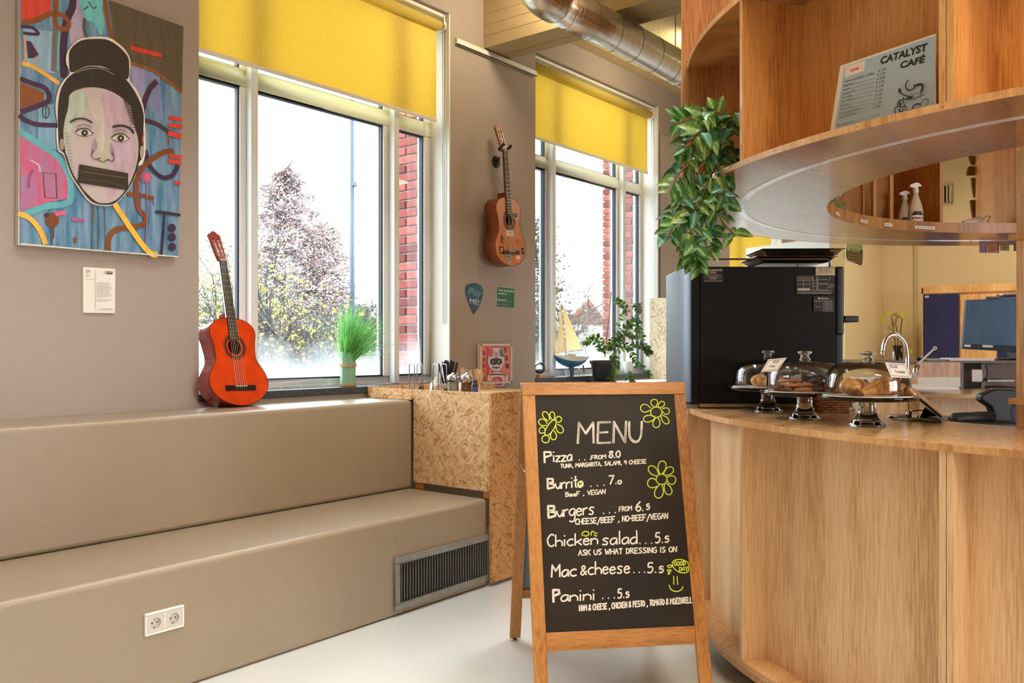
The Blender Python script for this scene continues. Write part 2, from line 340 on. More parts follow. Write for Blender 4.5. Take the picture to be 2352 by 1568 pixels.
# pale slat rail fixed on the pier
t = MB(); a = P(1046, 97, y=YW - .01); b = P(1228, 165, y=YW - .01); zr = (a.z + b.z) / 2
rl = MB().box(X1b + .04, X2a - .01, YW - .022, YW, zr - .017, zr + .017).box(X1b + .042, X2a - .012, YW - .024, YW - .02, zr - .024, zr - .017, 1).build('hanging_rail', [M_white, M_text])
tag(rl, 'narrow white hanging rail screwed across the top of the pier between the two windows', 'rail')
# stepped bench
YB1, YB2, XB = 2.908, 3.456, 3.44
sb = thing('stepped_bench', 'cream coated concrete bench in two deep steps along the left wall', 'bench', (1, 3.2, 0))
MB().box(-3.998, XB + .005, YB1, YW - .001, 0, .457).build('lower_step', M_bench, sb, bev=.022, seg=4)
MB().box(-3.998, XB, YB2, YW - .001, .4575, .953).build('upper_step', M_bench, sb, bev=.022, seg=4)
# windows ---------------------------------------------------------
def xg(px, y=YG): return P(px, 797, y=y).x
def window(name, xa, xb, panes, zt=(2.66, 2.755)):
    w = bpy.data.objects.new(name, None); COL.objects.link(w); w.location = ((xa + xb) / 2, YG, ZS); w['_w'] = tuple(w.location); w['kind'] = 'structure'
    f = MB(); y0, y1 = YG - .012, YG + .055; zb = 1.066; ztop = ZL - .07
    edges = [xa] + [e for p in panes for e in p] + [xb]
    f.box(xa, xb, y0, y1, ZS, zb); f.box(xa, xb, y0, y1, zt[0], zt[1]); f.box(xa, xb, y0, y1, ztop, ZL)
    for i in range(0, len(edges), 2): f.box(edges[i], edges[i + 1], y0, y1, zb, zt[0]); f.box(edges[i], edges[i + 1], y0, y1, zt[1], ztop)
    for i in range(2, len(edges) - 2, 2):
        c = (edges[i] + edges[i + 1]) / 2; f.box(c - .022, c + .022, y0 - .05, y0, ZS, ZL)
    f.build('window_frame', M_alu, w, bev=.004)
    g = MB()
    for p0, p1 in panes:
        for za, zc in ((zb, zt[0]), (zt[1], ztop)):
            e = .009; g.box(p0, p1, YG + .002, YG + .03, zc - e, zc); g.box(p0, p1, YG + .002, YG + .03, za, za + e); g.box(p1 - e, p1, YG + .002, YG + .03, za, zc); g.box(p0, p0 + e, YG + .002, YG + .03, za, zc)
            MB().box(p0, p1, YG + .014, YG + .018, za, zc).build('pane', G_pane, w, origin=(0, 0, 0))
    g.build('gasket', M_gask, w)
    # white lining of the right-hand reveal and the stone sill
    MB().box(xb - .012, xb, YW + .003, YG, ZS, ZL).build('reveal_lining', M_wpaint, w)
    MB().box(xa - .004, xb, YW - .012, YG - .005, ZS - .042, ZS - .002).build('window_sill', M_sill, w, bev=.004)
    return w
window('window_1', X1a, X1b, [(X1a + .06, xg(549)), (xg(590), xg(879)), (xg(913), xg(972))])
window('window_2', X2a, X2b, [(X2a + .06, xg(1251)), (xg(1267), xg(1414)), (xg(1428), xg(1467))])
window('window_3', X3a, X3b, [(X3a + .06, X3a + .4), (X3a + .5, X3b - .1)])
# roller blinds
M_blind = mat('yellow_blind_cloth', (238, 217, 114), .75, tl=.37, noise=.03, nscale=300, stretch=(1, 1, .12))
def blind(xa, xb, zb, label, chain=True):
    t = thing('roller_blind', label, 'blind', ((xa + xb) / 2, YW + .07, zb), 'yellow roller blinds')
    yb = YW + .085; zr = ZL - .075; pr = []
    MB().box(xa, xb, yb, yb + .0012, zb, zr - .02).build('cloth', M_blind, t)
    MB().tube([(xa, yb - .02, zr), (xb + .005, yb - .02, zr)], .033, 20).build('roller', M_blind, t)
    MB().box(xa - .002, xb + .002, yb - .008, yb + .008, zb - .02, zb + .002).build('bottom_bar', M_white, t, bev=.004)
    MB().box(xa, xb + .03, yb - .055, yb + .01, ZL - .028, ZL - .004).build('head_rail', M_white, t, bev=.004)
    MB().prism([(math.cos(k * pi / 8) * .043, math.sin(k * pi / 8) * .043) for k in range(16)], 0, .012, (xb + .022, yb - .02, zr), (0, 1, 0), (0, 0, 1)).box(xb + .01, xb + .022, yb - .06, yb + .02, zr, ZL - .01).build('bracket', M_white, t)
    if chain:
        MB().tube([(xb + .03, yb - .05, zr)] + [(xb + .03, yb - .05, 1.42)] + [(xb + .03, yb - .05 + .011 * (1 - math.cos(k * pi / 5)), 1.42 - .012 * math.sin(k * pi / 5)) for k in range(1, 5)] + [(xb + .03, yb - .028, 1.42), (xb + .03, yb - .028, zr)], .0022, 5).build('bead_chain', M_steel, t)
    return t
blind(X1a + .01, 4.155, 2.765, 'yellow roller blind, the widest in view, in the window behind the red guitar')
blind(X2a + .012, xg(1487, YW + .085), 2.86, 'yellow roller blind of the window behind the model sailboat')
blind(X3a + .02, X3b - .12, 1.9, 'yellow roller blind pulled low, glimpsed behind the oven trays and vine')
# brick piers outside, one object per brick
def bricks(name, x, ya, yb, z0, z1, seed, notch):
    p = bpy.data.objects.new(name, None); COL.objects.link(p); p.location = (x, ya, 0); p['_w'] = (x, ya, 0); p['kind'] = 'structure'
    MB().box(x + .012, x + .75, ya, yb - .01, z0, z1).build('mortar', mat('pale_mortar', (176, 168, 170), .9, bump=.4, bscale=60), p)
    rr = random.Random(seed); ms = [mat('red_brick_%s' % n, c, .85, noise=.18, nscale=40, bump=1, bscale=70) for n, c in (('rose', (140, 66, 66)), ('dark', (112, 52, 54)), ('pink', (156, 84, 82)))]
    H, G = .051, .0115; meshes = {}
    L, S_ = .21, .1; z = z0 + .006; k = 0
    while z + H < z1:
        y = yb; seqs = ([S_, L, L] if k % 2 else [L, S_ * 1.45, L]); first = True
        for w_ in seqs:
            if y - w_ < ya + .02: w_ = y - ya - .02
            if w_ < .03: break
            i = rr.randrange(3); key = (round(w_, 3), i)
            if key not in meshes:
                b = MB().box(-.02, .012, -w_ / 2, w_ / 2, 0, H); mm = b.mesh('brick', ms[i])
                bb = bmesh.new(); bb.from_mesh(mm); bmesh.ops.bevel(bb, geom=bb.edges[:], offset=.004, segments=1, affect='EDGES'); bb.to_mesh(mm); bb.free(); meshes[key] = mm
            o = bpy.data.objects.new('brick', meshes[key]); COL.objects.link(o); o.parent = p; o.location = (x + .012 - p.location.x + rr.uniform(-.002, .002), y - w_ / 2 - ya, z); o.rotation_euler = (rr.uniform(-.008, .008), 0, rr.uniform(-.01, .01))
            y -= w_ + G
        z += H + G; k += 1
    return p
bricks('wall_brick_pier', 4.262, 4.14, 4.56, .72, 3.45, 3, True)
bricks('wall_brick_pier', 7.075, 4.14, 4.51, .72, 3.45, 5, True)
# spiral foil duct under the beam
DY, DZ, DR = 2.80, 3.175, .112
d0, d1 = 3.95, 7.6
pth = [V((3.66, DY + .02, 3.66)), V((3.665, DY + .01, 3.45)), V((3.72, DY, 3.27)), V((3.85, DY, 3.19)), V((4.0, DY, DZ))]
dt = thing('ventilation_duct', 'long crinkled silver foil duct hanging under the concrete beam', 'duct', (5.5, DY, DZ))
dm = MB().tube([V((3.9, DY, DZ)), V((4.4, DY, DZ)), V((5.1, DY, DZ)), V((5.8, DY, DZ)), V((7.6, DY, DZ))], DR, 40)
dm.build('pipe', M_foil, dt)
MB().tube(catmull([V((3.91, DY, DZ)), V((3.78, DY, DZ + .012)), V((3.7, DY, DZ + .09)), V((3.68, DY, DZ + .25)), V((3.68, DY, ZC))], 5), DR + .004, 32).build('elbow', M_foil, dt)
for xx in (4.02, 4.25, 4.5, 4.74, 5.0, 5.25, 5.5, 5.8, 6.1):
    MB().tube([(xx + .05 * math.cos(q), DY + (DR + .0006) * math.cos(q), DZ + (DR + .0006) * math.sin(q)) for q in [k * pi / 16 for k in range(32)]], .0016, 4, closed=True).build('seam', mat('foil_seam', (120, 118, 118), .4, .6), dt)
MB().tube([(5.33, DY, DZ), (5.37, DY, DZ)], DR + .004, 32).build('clamp_band', M_foil, dt)
MB().tube([(5.35, DY + .02, DZ + DR), (5.35, DY + .02, ZC)], .004, 6).build('hanger_rod', M_steel, dt)
# ================================================================= PAINTING
def on(y=None, x=None, fr=None):
    "returns f(px,py) -> point on the plane, for copying flat artwork"
    return lambda a, b: P(a, b, x=x, y=y)
YP = YW - .034
pt = thing('painting', 'large graffiti style portrait painting of a woman with a taped mouth on the left wall', 'painting', P(230, 560, y=YP + .03))
M_cv = mat('canvas_edge', (226, 216, 204), .7)
cz = [P(42, 562, y=YP), P(409, 590, y=YP), P(421, 62, y=YP), P(46, -63, y=YP)]
e = [q + V((0, .032, 0)) for q in cz]
MB().add(cz + e, [(3, 2, 1, 0), (4, 5, 6, 7), (0, 1, 5, 4), (1, 2, 6, 5), (2, 3, 7, 6), (3, 0, 4, 7)]).build('canvas', M_cv, pt)
cols = {}
def flatm(c, rough=.55, nz=.1, st=(1, 1, .25)):
    k = 'paint_%d_%d_%d' % c
    return mat(k, c, rough, noise=nz, nscale=30, stretch=st) if nz else mat(k + '_flat', c, rough)
class Art:
    "layers of flat paint on a plane; each layer sits a hair in front of the last"
    def __init__(s, to, n, step=.00012, off=.0006, sc=1, ox=0, oy=0, nz=.1):
        s.to = to; s.n = V(n).normalized(); s.step = step; s.off = off; s.sc = sc; s.ox = ox; s.oy = oy; s.mb = MB(); s.mats = []; s.nz = nz
    def pt(s, x, y): return s.to(s.ox + x / s.sc, s.oy + y / s.sc)
    def mi(s, c):
        m = c if isinstance(c, bpy.types.Material) else flatm(c, nz=s.nz)
        if m not in s.mats: s.mats.append(m)
        return s.mats.index(m)
    def poly(s, pts, c, smooth=False):
        q = [s.pt(*p) for p in pts]
        if smooth: q = catmull(q, 4, True)
        s.off += s.step; s.mb.poly([p + s.n * s.off for p in q], s.mi(c)); return s
    def line(s, pts, w, c, closed=False, smooth=True):
        q = [s.pt(*p) for p in pts]; k = (s.pt(1, 0) - s.pt(0, 0)).length * .5 + (s.pt(0, 1) - s.pt(0, 0)).length * .5; s.off += s.step
        s.mb.stroke(q, w * k, s.off, s.n, s.mi(c), closed, smooth); return s
    def oval(s, x, y, rx, ry, c, w=0):
        p = [(x + rx * math.cos(k * pi / 10), y + ry * math.sin(k * pi / 10)) for k in range(20)]
        return s.line(p, w, c, True, False) if w else s.poly(p, c)
    def text(s, t, x0, y0, x1, y1, h, c, align='L', bold=0, ital=0):
        "baseline from (x0,y0) to (x1,y1), letter height h"
        a = s.pt(x0, y0); b = s.pt(x1, y1); u = s.pt(x0, y0 - h); s.off += s.step; X = (b - a); w = X.length; X.normalize(); Y = (u - a); hh = Y.length; Y.normalize()
        text_mesh(s.mb, t, a + s.n * s.off, X, Y, width=w, size=hh / .72, mi=s.mi(c), bold=bold, ital=ital); return s
    def build(s, name, parent, **k): return s.mb.build(name, s.mats, parent, weld=False, **k)
A = Art(on(y=YP), (0, -1, 0), sc=2.6125, ox=30, nz=.14)
Mbg = mat('streaky_blue_paint', (62, 118, 154), .5, col2=(128, 160, 188), nscale=5, stretch=(7, 1, .9), detail=6)
A.poly([(38, 1462), (990, 1540), (1021, 162), (42, -165)], Mbg)
A.poly([(345, -60), (430, -40), (440, 225), (345, 270), (335, 120)], (176, 164, 192)).poly([(700, 390), (790, 420), (800, 700), (720, 560)], (150, 150, 190)).poly([(780, 420), (880, 460), (900, 720), (800, 640)], (128, 140, 186))
A.poly([(60, 170), (240, 190), (250, 440), (110, 420), (60, 330)], (146, 180, 206)).poly([(150, 640), (255, 620), (262, 900), (150, 860)], (124, 168, 196))
A.poly([(48, -120), (240, -110), (222, 78), (150, 108), (48, 122)], (214, 66, 46))
A.line([(360, -60), (355, 40), (320, 130), (300, 300), (305, 470)], 44, (66, 36, 66)).line([(255, -60), (250, 200), (240, 430)], 30, (116, 108, 102)).line([(275, 200), (268, 420)], 10, (110, 185, 190))
A.line([(48, 134), (140, 122), (225, 82), (300, 95), (332, 135), (322, 172), (280, 170), (252, 130), (252, 60), (270, -60)], 30, (140, 78, 28))
A.poly([(400, -40), (535, -20), (532, 60), (548, 130), (528, 215), (505, 180), (470, 130), (425, 110)], (108, 196, 200), True).line([(430, 110), (425, 170), (440, 225)], 22, (88, 92, 70)).line([(450, 10), (480, 50), (500, 40)], 8, (70, 90, 80)).line([(420, 60), (450, 40)], 9, (70, 90, 80))
A.poly([(572, 0), (1021, 160), (1012, 548), (930, 505), (850, 440), (770, 400), (700, 370), (610, 250)], (92, 80, 62))
A.line([(548, -20), (562, 90), (600, 262)], 30, (136, 80, 36)).line([(700, 378), (850, 432), (1012, 556)], 24, (140, 88, 44))
A.line([(704, 284), (760, 302), (890, 332)], 30, (220, 58, 40)).line([(684, 246), (910, 300), (906, 368), (692, 316)], 4, (140, 84, 44), True, False)
A.line([(50, 382), (120, 402), (275, 502)], 27, (244, 184, 78)).line([(62, 205), (72, 330), (58, 380)], 8, (240, 164, 70)).line([(140, 330), (132, 395)], 6, (240, 164, 70))
A.poly([(42, 495), (150, 540), (185, 560), (182, 600), (130, 625), (42, 650)], (138, 74, 22)).line([(42, 472), (110, 500), (192, 530), (214, 600), (150, 635), (44, 672)], 30, (70, 36, 72))
A.line([(44, 160), (110, 165), (150, 205), (60, 200)], 18, (70, 36, 72)).poly([(78, 245), (105, 250), (152, 330), (118, 350), (88, 350)], (70, 36, 72))
A.line([(32, 692), (80, 725), (150, 748), (262, 752)], 28, (66, 34, 66)).oval(195, 672, 20, 38, (78, 74, 62), 6).line([(195, 640), (195, 710)], 5, (78, 74, 62))
A.poly([(38, 805), (120, 840), (210, 905), (300, 985), (326, 1055), (326, 1190), (200, 1218), (40, 1268)], mat('pink_rose_paint', (214, 84, 122), .5, col2=(170, 120, 160), nscale=16, stretch=(3, 1, .7), detail=7))
A.line([(36, 785), (150, 862), (270, 945), (335, 1060), (342, 1190), (300, 1225), (200, 1238), (55, 1290)], 40, (96, 178, 190)).line([(178, 1038), (254, 1043), (260, 1190), (188, 1186)], 9, (88, 66, 72), True, False)
A.line([(90, 1130), (95, 1060), (120, 1020)], 18, (150, 84, 130)).line([(100, 960), (150, 990), (160, 1030)], 8, (226, 190, 200)).line([(50, 1050), (58, 1150)], 16, (136, 150, 190))
A.line([(26, 1280), (100, 1312), (160, 1385), (192, 1465)], 32, (244, 184, 66)).oval(232, 1320, 42, 44, (124, 64, 26)).line([(226, 1350), (230, 1470)], 7, (112, 58, 26)).line([(242, 1350), (240, 1430)], 6, (112, 58, 26)).oval(200, 1290, 16, 14, (66, 40, 60))
A.line([(250, 1285), (310, 1275)], 26, (232, 96, 140)).line([(350, 1315), (425, 1325)], 18, (190, 84, 130)).oval(370, 1440, 12, 18, (120, 80, 70))
for q in ((470, 1215, 1500, 7), (478, 1230, 1340, 9), (508, 1240, 1490, 6), (548, 1250, 1500, 5)): A.line([(q[0], q[1]), (q[0] + 2, (q[1] + q[2]) / 2), (q[0], q[2])], q[3], (96, 96, 84))
A.line([(860, 490), (820, 530), (790, 600), (772, 680)], 34, (66, 36, 66)).line([(785, 722), (850, 740), (900, 770), (945, 800)], 28, (72, 44, 66)).line([(790, 900), (815, 990), (860, 1045), (910, 1068), (960, 1045), (985, 990)], 30, (60, 34, 66))
A.line([(960, 905), (900, 915), (830, 955), (780, 1000), (742, 1060), (735, 1150), (748, 1250), (790, 1300), (780, 1345), (700, 1362), (610, 1380), (572, 1430), (567, 1505)], 34, (128, 68, 24)).line([(680, 1165), (760, 1172), (842, 1190)], 26, (128, 68, 24)).line([(838, 1190), (838, 1235)], 5, (110, 60, 30))
for q in ((930, 705, 1012, 722, 26), (930, 750, 1010, 762, 30), (925, 800, 1008, 818, 36), (930, 935, 1008, 946, 28), (925, 968, 1006, 978, 26), (965, 1095, 1002, 1101, 24), (935, 830, 930, 870, 7)): A.line([(q[0], q[1]), (q[2], q[3])], q[4], (222, 62, 42))
A.oval(790, 1065, 32, 34, (150, 100, 150)).oval(797, 1062, 20, 24, (232, 90, 130)).line([(770, 1090), (760, 1300)], 5, (140, 110, 160)).line([(795, 1090), (800, 1250), (790, 1450)], 7, (170, 100, 140))
A.line([(605, 1225), (700, 1370), (780, 1480), (835, 1528), (862, 1518)], 38, (246, 188, 62)).line([(850, 1272), (900, 1276), (1000, 1292)], 20, (60, 30, 58)).line([(903, 1280), (896, 1400), (884, 1538)], 17, (60, 30, 58))
for yy in (1368, 1423, 1482): A.oval(948, yy, 23, 25, (64, 30, 66))
A.line([(40, 1462), (500, 1503), (985, 1540)], 8, (216, 214, 206))
face = [(420, 230), (550, 224), (620, 258), (680, 320), (700, 382), (692, 480), (742, 550), (776, 640), (786, 750), (790, 900), (770, 985), (742, 1000), (725, 1062), (680, 1150), (600, 1228), (520, 1236), (450, 1212), (380, 1122), (330, 1040), (298, 935), (262, 900), (254, 780), (262, 760), (248, 650), (262, 548), (300, 480), (334, 440), (312, 380), (318, 318), (360, 262)]
A.poly(face, (232, 222, 210), True)
A.poly([(345, 450), (430, 405), (520, 405), (620, 440), (690, 500), (745, 590), (776, 680), (776, 780), (774, 930), (745, 985), (690, 1110), (600, 1212), (520, 1224), (455, 1200), (385, 1110), (338, 1030), (305, 930), (272, 890), (264, 790), (262, 660), (275, 560), (300, 500)], (44, 36, 30), True)
A.poly([(430, 240), (545, 238), (620, 275), (675, 332), (690, 382), (680, 478), (600, 432), (520, 400), (430, 402), (345, 438), (330, 380), (335, 305), (380, 258)], (48, 38, 30), True)
A.line([(372, 440), (430, 418), (520, 414), (600, 450)], 7, (130, 124, 120)).line([(360, 545), (420, 528), (500, 525)], 4, (90, 80, 72))
skin = [(335, 570), (400, 536), (480, 527), (560, 542), (640, 585), (690, 650), (722, 760), (745, 850), (742, 950), (715, 1075), (655, 1160), (590, 1212), (510, 1218), (445, 1170), (375, 1085), (322, 975), (296, 820), (305, 720), (326, 650)]
Mskin = mat('portrait_skin_paint', (192, 188, 170), .55, col2=(200, 178, 190), nscale=3, stretch=(5, 1, 1.2), detail=5)
A.poly(skin, Mskin, True)
A.poly([(540, 560), (640, 600), (690, 680), (716, 780), (735, 870), (730, 960), (700, 1060), (640, 1140), (560, 1200), (560, 1000), (600, 900), (560, 760), (520, 650)], (196, 170, 186), True)
A.poly([(340, 590), (420, 550), (440, 640), (380, 720), (330, 800), (310, 760)], (178, 192, 178), True).poly([(450, 640), (520, 600), (540, 760), (535, 900), (505, 930), (495, 850), (505, 760)], (208, 198, 188), True)
A.poly([(650, 590), (700, 640), (722, 760), (700, 730), (672, 650)], (120, 104, 104)).poly([(480, 830), (500, 880), (472, 930), (462, 900)], (166, 152, 158), True).poly([(580, 860), (600, 900), (596, 940), (575, 920)], (156, 138, 152), True)
for k in range(12): A.line([(652 + k * 4, 590 + k * 17), (700 + k * 3, 600 + k * 17)], 3, (60, 50, 46))
for k in range(14): A.line([(302 + k * 3.2, 800 + k * 20), (326 + k * 3, 804 + k * 20)], 5, (110, 172, 178))
for ex, ey, m in ((418, 800, 1), (634, 832, -1)):
    A.oval(ex + 4, ey - 34, 48, 16, (176, 166, 166)).oval(ex, ey, 50, 21, (206, 198, 192)).oval(ex + 2, ey, 20, 20, (52, 44, 40)).oval(ex + 3, ey - 1, 5, 6, (230, 226, 220)).line([(ex - 54, ey - 4), (ex - 20, ey - 24), (ex + 20, ey - 24), (ex + 56, ey + 6)], 7, (52, 42, 38)).line([(ex - 46, ey + 6), (ex, ey + 22), (ex + 50, ey + 10)], 3, (96, 80, 78)).line([(ex - 40, ey - 40), (ex, ey - 52), (ex + 40, ey - 36)], 4, (128, 112, 112))
A.line([(334, 737), (368, 718), (420, 716), (466, 740)], 11, (58, 48, 44)).line([(588, 764), (640, 756), (690, 772), (716, 804)], 14, (52, 42, 40))
A.line([(472, 900), (462, 935), (475, 955), (500, 962), (530, 974), (560, 962), (588, 970), (597, 945), (586, 915)], 5, (92, 76, 78)).line([(496, 956), (515, 952)], 7, (60, 48, 48)).line([(548, 962), (568, 960)], 7, (60, 48, 48))
A.line([(306, 930), (340, 1035), (390, 1115), (455, 1200), (520, 1226), (600, 1215), (680, 1130), (722, 1040), (744, 960)], 9, (40, 30, 28)).oval(282, 870, 14, 36, (170, 158, 146)).oval(762, 915, 12, 40, (170, 150, 150)).line([(772, 800), (762, 860)], 10, (196, 60, 46))
A.poly([(388, 988), (680, 1042), (680, 1142), (378, 1098)], (50, 36, 24)).line([(400, 1030), (530, 1050), (670, 1070)], 6, (104, 82, 52)).line([(400, 1075), (560, 1095), (660, 1125)], 4, (96, 74, 46)).line([(420, 1010), (560, 1030)], 4, (90, 68, 44))
A.build('painted_picture', pt)
MB().tube([P(243, -5, y=YP + .016), P(243, 4, y=YP + .016)], .002, 6).build('hanging_wire', M_steel, pt)
# information card under the painting
ic = thing('information_card', 'small white printed card on the wall below the graffiti portrait', 'card', P(228, 718, y=YW - .006))
a, b, c, d = [P(*q, y=YW - .009) for q in ((191, 613), (265, 617), (264, 719), (191, 718))]
MB().add([a, b, c, d] + [q + V((0, .009, 0)) for q in (a, b, c, d)], [(0, 1, 2, 3), (4, 5, 6, 7), (0, 1, 5, 4), (1, 2, 6, 5), (2, 3, 7, 6), (3, 0, 4, 7)]).build('board', M_paper, ic)
C = Art(on(y=YW - .009), (0, -1, 0), sc=12.06, ox=170, oy=600, nz=0)
K = (52, 44, 42)
C.text('Reiko', 335, 272, 450, 276, 32, K, bold=.02); 
for t_, y in (('Mix media', 306), ('2015', 330), ('Bo Reiki', 388), ('2015 x 2015', 414), ('2016', 442), ('Loan / Love Collected', 500)): C.text(t_, 335, y, 335 + 11 * len(t_), y + 4, 18, K)
C.line([(586, 250), (586, 1345)], 5, K).poly([(905, 276), (1066, 284), (1062, 360), (905, 352)], K).text('CLINK', 915, 322, 1050, 328, 34, (230, 222, 214), bold=.02)
C.line([(825, 265), (895, 270), (893, 350), (823, 345)], 4, K, True, False).line([(828, 270), (890, 345)], 4, K).line([(890, 272), (828, 340)], 4, K)
for k, t_ in enumerate(['Bo Reiki is decoding art and', 'storing it in his own way. His', 'work draws from a wide range', 'of influences: from graffiti, comic', 'figures and celebrities to personal', 'relationships and the sea. His', 'works are born out of an urge to', 'experiment and to explore the', 'freedom of artistic expression.', 'His art is always innovative and', 'characterised by fine brush strokes', 'and colourful subjects.', '', 'Bo Reiki is part of art collective', 'CITY AMMO www.cityammo.com']):
    if t_: C.text(t_, 616, 604 + k * 36, 616 + 12.6 * len(t_), 608 + k * 36, 22, K)
C.text('Love this work? Share it!', 750, 1316, 1062, 1320, 20, K, bold=.015).text('#clinkcreative #createtohostcall', 652, 1342, 1064, 1350, 20, K)
C.text('www.clinkhostels.com', 356, 1335, 356, 1025, 22, K)
C.build('printing', ic)
# ================================================================= GRILLE, SOCKET
def front(px, py): return P(px, py, y=YB1)
gx0, gx1 = front(904, 1340).x, XB; gz1, gz0 = .262, .035
gz1 = (front(904, 1282).z + front(1116, 1226).z) / 2; gz0 = (front(904, 1402).z + front(1116, 1334).z) / 2
gr = thing('ventilation_grille', 'grey metal ventilation grille with vertical slats set low in the bench front', 'grille', ((gx0 + gx1) / 2, YB1 - .004, gz0))
M_galv = mat('grey_grille_metal', (150, 148, 142), .45, .55, noise=.1, nscale=20); fw_ = .032
MB().box(gx0, gx1, YB1 - .012, YB1 - .001, gz1 - fw_, gz1).box(gx0, gx1, YB1 - .012, YB1 - .001, gz0, gz0 + fw_).box(gx0, gx0 + fw_, YB1 - .012, YB1 - .001, gz0 + fw_, gz1 - fw_).build('grille_frame', M_galv, gr, bev=.002)
MB().box(gx0 + fw_, gx1, YB1 - .0025, YB1 - .001, gz0 + fw_, gz1 - fw_).build('void_shade_sheet', mat('dark_void', (18, 17, 16), .9), gr)  # near-black sheet painted as the shade in the hollow behind the slats
n = 34; sl = None
for k in range(n):
    x = gx0 + fw_ + (gx1 - gx0 - fw_) * (k + .6) / n
    if sl is None: sl = MB().box(-.0012, .0012, -.010, -.003, gz0 + fw_ - .002, gz1 - fw_ + .002).mesh('slat', M_galv)
    o = bpy.data.objects.new('slat', sl); COL.objects.link(o); o.parent = gr; o.location = V((x, YB1, 0)) - gr.location
for q in ((gx0 + .016, gz0 + .016), (gx0 + .016, gz1 - .016), ((gx0 + gx1) / 2, gz1 - .016), ((gx0 + gx1) / 2, gz0 + .016)):
    MB().lathe([(.0001, 0), (.004, 0), (.003, -.002), (.0001, -.002)], 8, (q[0], YB1 - .0125, q[1]), Matrix.Rotation(-pi / 2, 3, 'X')).build('screw', M_steel, gr)
s0, s1 = front(330, 1430), front(419, 1414); cx = (s0.x + s1.x) / 2; cz_ = (front(375, 1390).z + front(375, 1452).z) / 2 - .004; hw = (s1.x - s0.x) / 2; hh = hw * .53
so = thing('wall_socket', 'white double power socket on the front of the lower bench step', 'socket', (cx, YB1, cz_ - hh))
fm = MB(); rw = hw * .055; r = hw * .43
fm.box(cx - hw, cx + hw, YB1 - .0125, YB1, cz_ - hh, cz_ - r - .0004).box(cx - hw, cx + hw, YB1 - .0125, YB1, cz_ + r + .0004, cz_ + hh).box(cx - hw, cx - hw * .475 - r - .0004, YB1 - .0125, YB1, cz_ - r, cz_ + r).box(cx + hw * .475 + r + .0004, cx + hw, YB1 - .0125, YB1, cz_ - r, cz_ + r).box(cx - hw * .475 + r + .0004, cx + hw * .475 - r - .0004, YB1 - .0125, YB1, cz_ - r, cz_ + r).build('socket_frame', M_white, so, bev=.0015, seg=2)
M_sock = mat('socket_grey_face', (205, 196, 186), .35)
for s in (-1, 1):
    x = cx + s * hw * .475; r = hw * .43
    f = MB(); R0 = .0195; q = [(r * a, r * b) for a, b in ((-1, -1), (1, -1), (1, 1), (-1, 1))]
    n = 32; out = []; inn = []
    for k in range(n):
        a = 2 * pi * k / n + pi / 4; m = max(abs(math.cos(a)), abs(math.sin(a))); out.append(V((x + r * math.cos(a) / m, YB1 - .0115, cz_ + r * math.sin(a) / m))); inn.append(V((x + R0 * math.cos(a), YB1 - .0115, cz_ + R0 * math.sin(a))))
    f.add(out + inn, [(k, (k + 1) % n, n + (k + 1) % n, n + k) for k in range(n)])
    f.add(out + [p + V((0, .003, 0)) for p in out], [(k, (k + 1) % n, n + (k + 1) % n, n + k) for k in range(n)])
    fo = f.build('socket_face', M_sock, so)
    MB().add(inn + [p + V((0, .0095, 0)) for p in inn], [(k, (k + 1) % n, n + (k + 1) % n, n + k) for k in range(n)]).add([p + V((0, .0095, 0)) for p in inn], [tuple(range(n))]).build('socket_well', M_sock, fo)
    g = MB()
    for dx in (-.0095, .0095): g.lathe([(.0001, 0), (.0026, 0), (.0026, -.0008), (.0001, -.0008)], 12, (x + dx, YB1 - .0033, cz_), Matrix.Rotation(-pi / 2, 3, 'X'))
    g.box(x - .003, x + .003, YB1 - .008, YB1 - .0032, cz_ - .0185, cz_ - .014, 1).box(x - .003, x + .003, YB1 - .008, YB1 - .0032, cz_ + .014, cz_ + .0185, 1)
    g.build('contact', [M_text, M_steel], fo)
